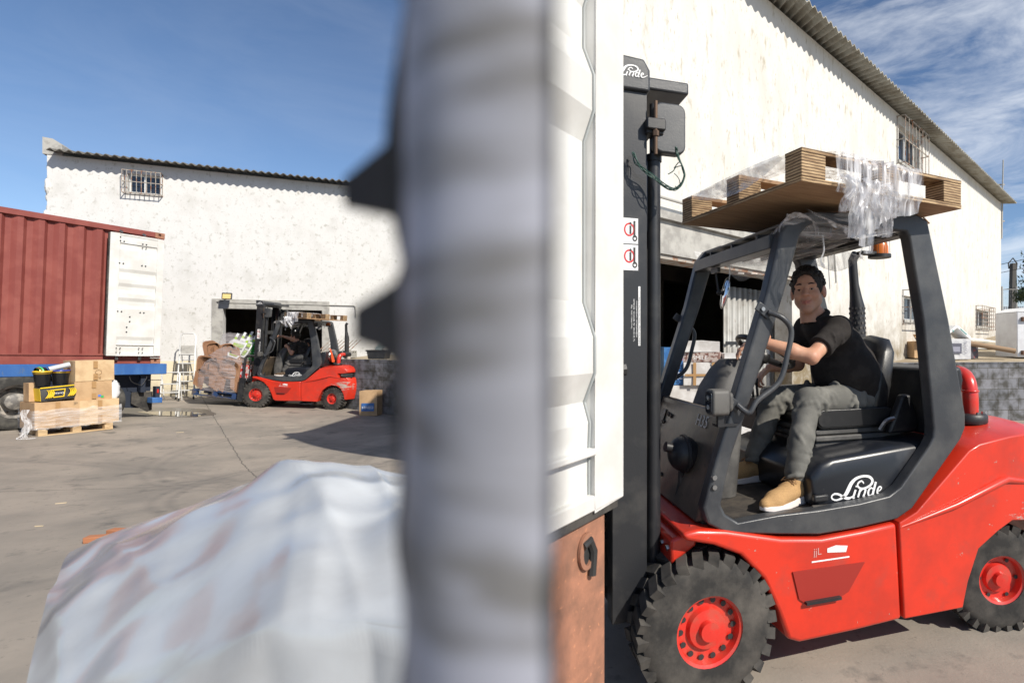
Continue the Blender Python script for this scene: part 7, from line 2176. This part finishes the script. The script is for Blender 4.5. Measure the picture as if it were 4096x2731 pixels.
for zc, ln in ((EYE + (341 - 182) / F * .14, .037), (EYE + (341 - 326) / F * .14, .030)):
    b = MB(); b.prism([(.004, zc - .012), (-ln * .5, zc - .006), (-ln, zc - .004), (-ln * 1.0, zc + .005), (-.004, zc + .010), (.004, zc + .018)] if zc < EYE + .01 else [(.004, zc - .03), (-.004, zc - .012), (-ln, zc - .004), (-ln, zc + .004), (-.004, zc + .007), (.004, zc + .022)], -.001, .005); b.build('seal_lip', M_rubber, e, bevel=.001)
MB().bb((-.01, -.01, 0), (wP + .01, .02, .012)).build('base_plate', M_darksteel, e)

# bundle wrapped in silvery film at the bottom of the picture
Yb = 1.75
def bz(px, py, Y): return at(px, py, Y)
be_ = empty('wrapped_bundle', (0, 0, 0), 0, 'crumpled silvery plastic-wrapped bundle at the bottom centre of the picture', 'bundle')
M_silver = mat('silvery_wrap', (.46, .48, .50), .2, c2=(.36, .365, .37), ns=2.2, lo=.4, hi=.7, bump=.85, bs=4.5, dist=.03, spec=1.0, stretch=(1, 2.6, 1))
for nd in M_silver.node_tree.nodes:
    if nd.type == 'TEX_NOISE' and abs(nd.inputs['Scale'].default_value - 4.5) < .01: nd.noise_type = 'RIDGED_MULTIFRACTAL'; nd.inputs['Detail'].default_value = 3
rn = random.Random(17)
crest = [(60, 556), (100, 536), (150, 518), (196, 503), (240, 485), (285, 469), (310, 463), (335, 464), (360, 470), (385, 474), (410, 478), (440, 482)]
def crest_y(px):
    for (a, ya), (c, yc) in zip(crest, crest[1:]):
        if a <= px <= c: return ya + (yc - ya) * (px - a) / (c - a)
    return crest[-1][1] if px > 440 else crest[0][1]
n_u, n_v = 90, 60
def surf_(u, v):
    px = 70 + 375 * u
    Ybk = 1.52 - .22 * u
    top = at(px, crest_y(px), Ybk)
    # v 0 back foot, .15 crest, then the top slopes towards the camera, then the near side drops to the ground
    w1 = math.sin(5 * u + 14 * v + 1.2 * math.sin(4 * v)); w2 = math.sin(11 * u - 9 * v + math.sin(7 * u))
    rg = .020 * w1 * abs(w1) + .007 * (1 - abs(w2)) ** 2 * 2 + .006 * math.sin(31 * u + 11 * v) + .004 * math.sin(23 * v - 17 * u)
    if v < .12: t = v / .12; return (top.x, Ybk + .06 * (1 - t), top.z * t)
    if v < .62:
        t = (v - .12) / .5
        Y = Ybk - t * (.56 - .12 * u)
        k_ = .05 * math.sin(PI * t)
        return ((px - CX) / F * Ybk * (1 - .30 * t) , Y, top.z - .12 * t * t - .08 * t * (1 - u) + rg * min(1, t * 3) * math.sin(PI * min(1, t * .8 + .15)) + k_)
    t = (v - .62) / .38
    Y = Ybk - (.56 - .12 * u) - .04 * math.sin(PI * t) + rg * .5
    zt2 = top.z - .12 - .08 * (1 - u)
    return ((px - CX) / F * Ybk * .70, Y, zt2 * (1 - t))
b = MB(); b.grid(surf_, n_u, n_v)
tex = b.build('wrap', M_silver, be_, smooth=70, fix=False)
b = MB()
for u0 in (0.0, 1.0):
    P_ = [surf_(u0, v / 30) for v in range(31)]; P_ = [(x, y, z) for x, y, z in P_]
    b.add(P_, [tuple(range(31))])
b.build('bundle_end', M_silver, be_, smooth=0)
for i, (px, py, lab) in enumerate(((96, 541, 'orange broken brick beside the silvery bundle, left one'), (118, 534, 'orange broken brick beside the silvery bundle, right one'))):
    gx, gy = gpt(px, py); o = MB().box((0, 0, .025), (.14, .08, .05)).build('brick', mat('brick_orange', (.42, .17, .08), .9, bump=.6, bs=60), None, bevel=.006, loc=(gx, gy, gz(gx, gy)), rz=.25 - .3 * i); tag(o, lab, 'brick')
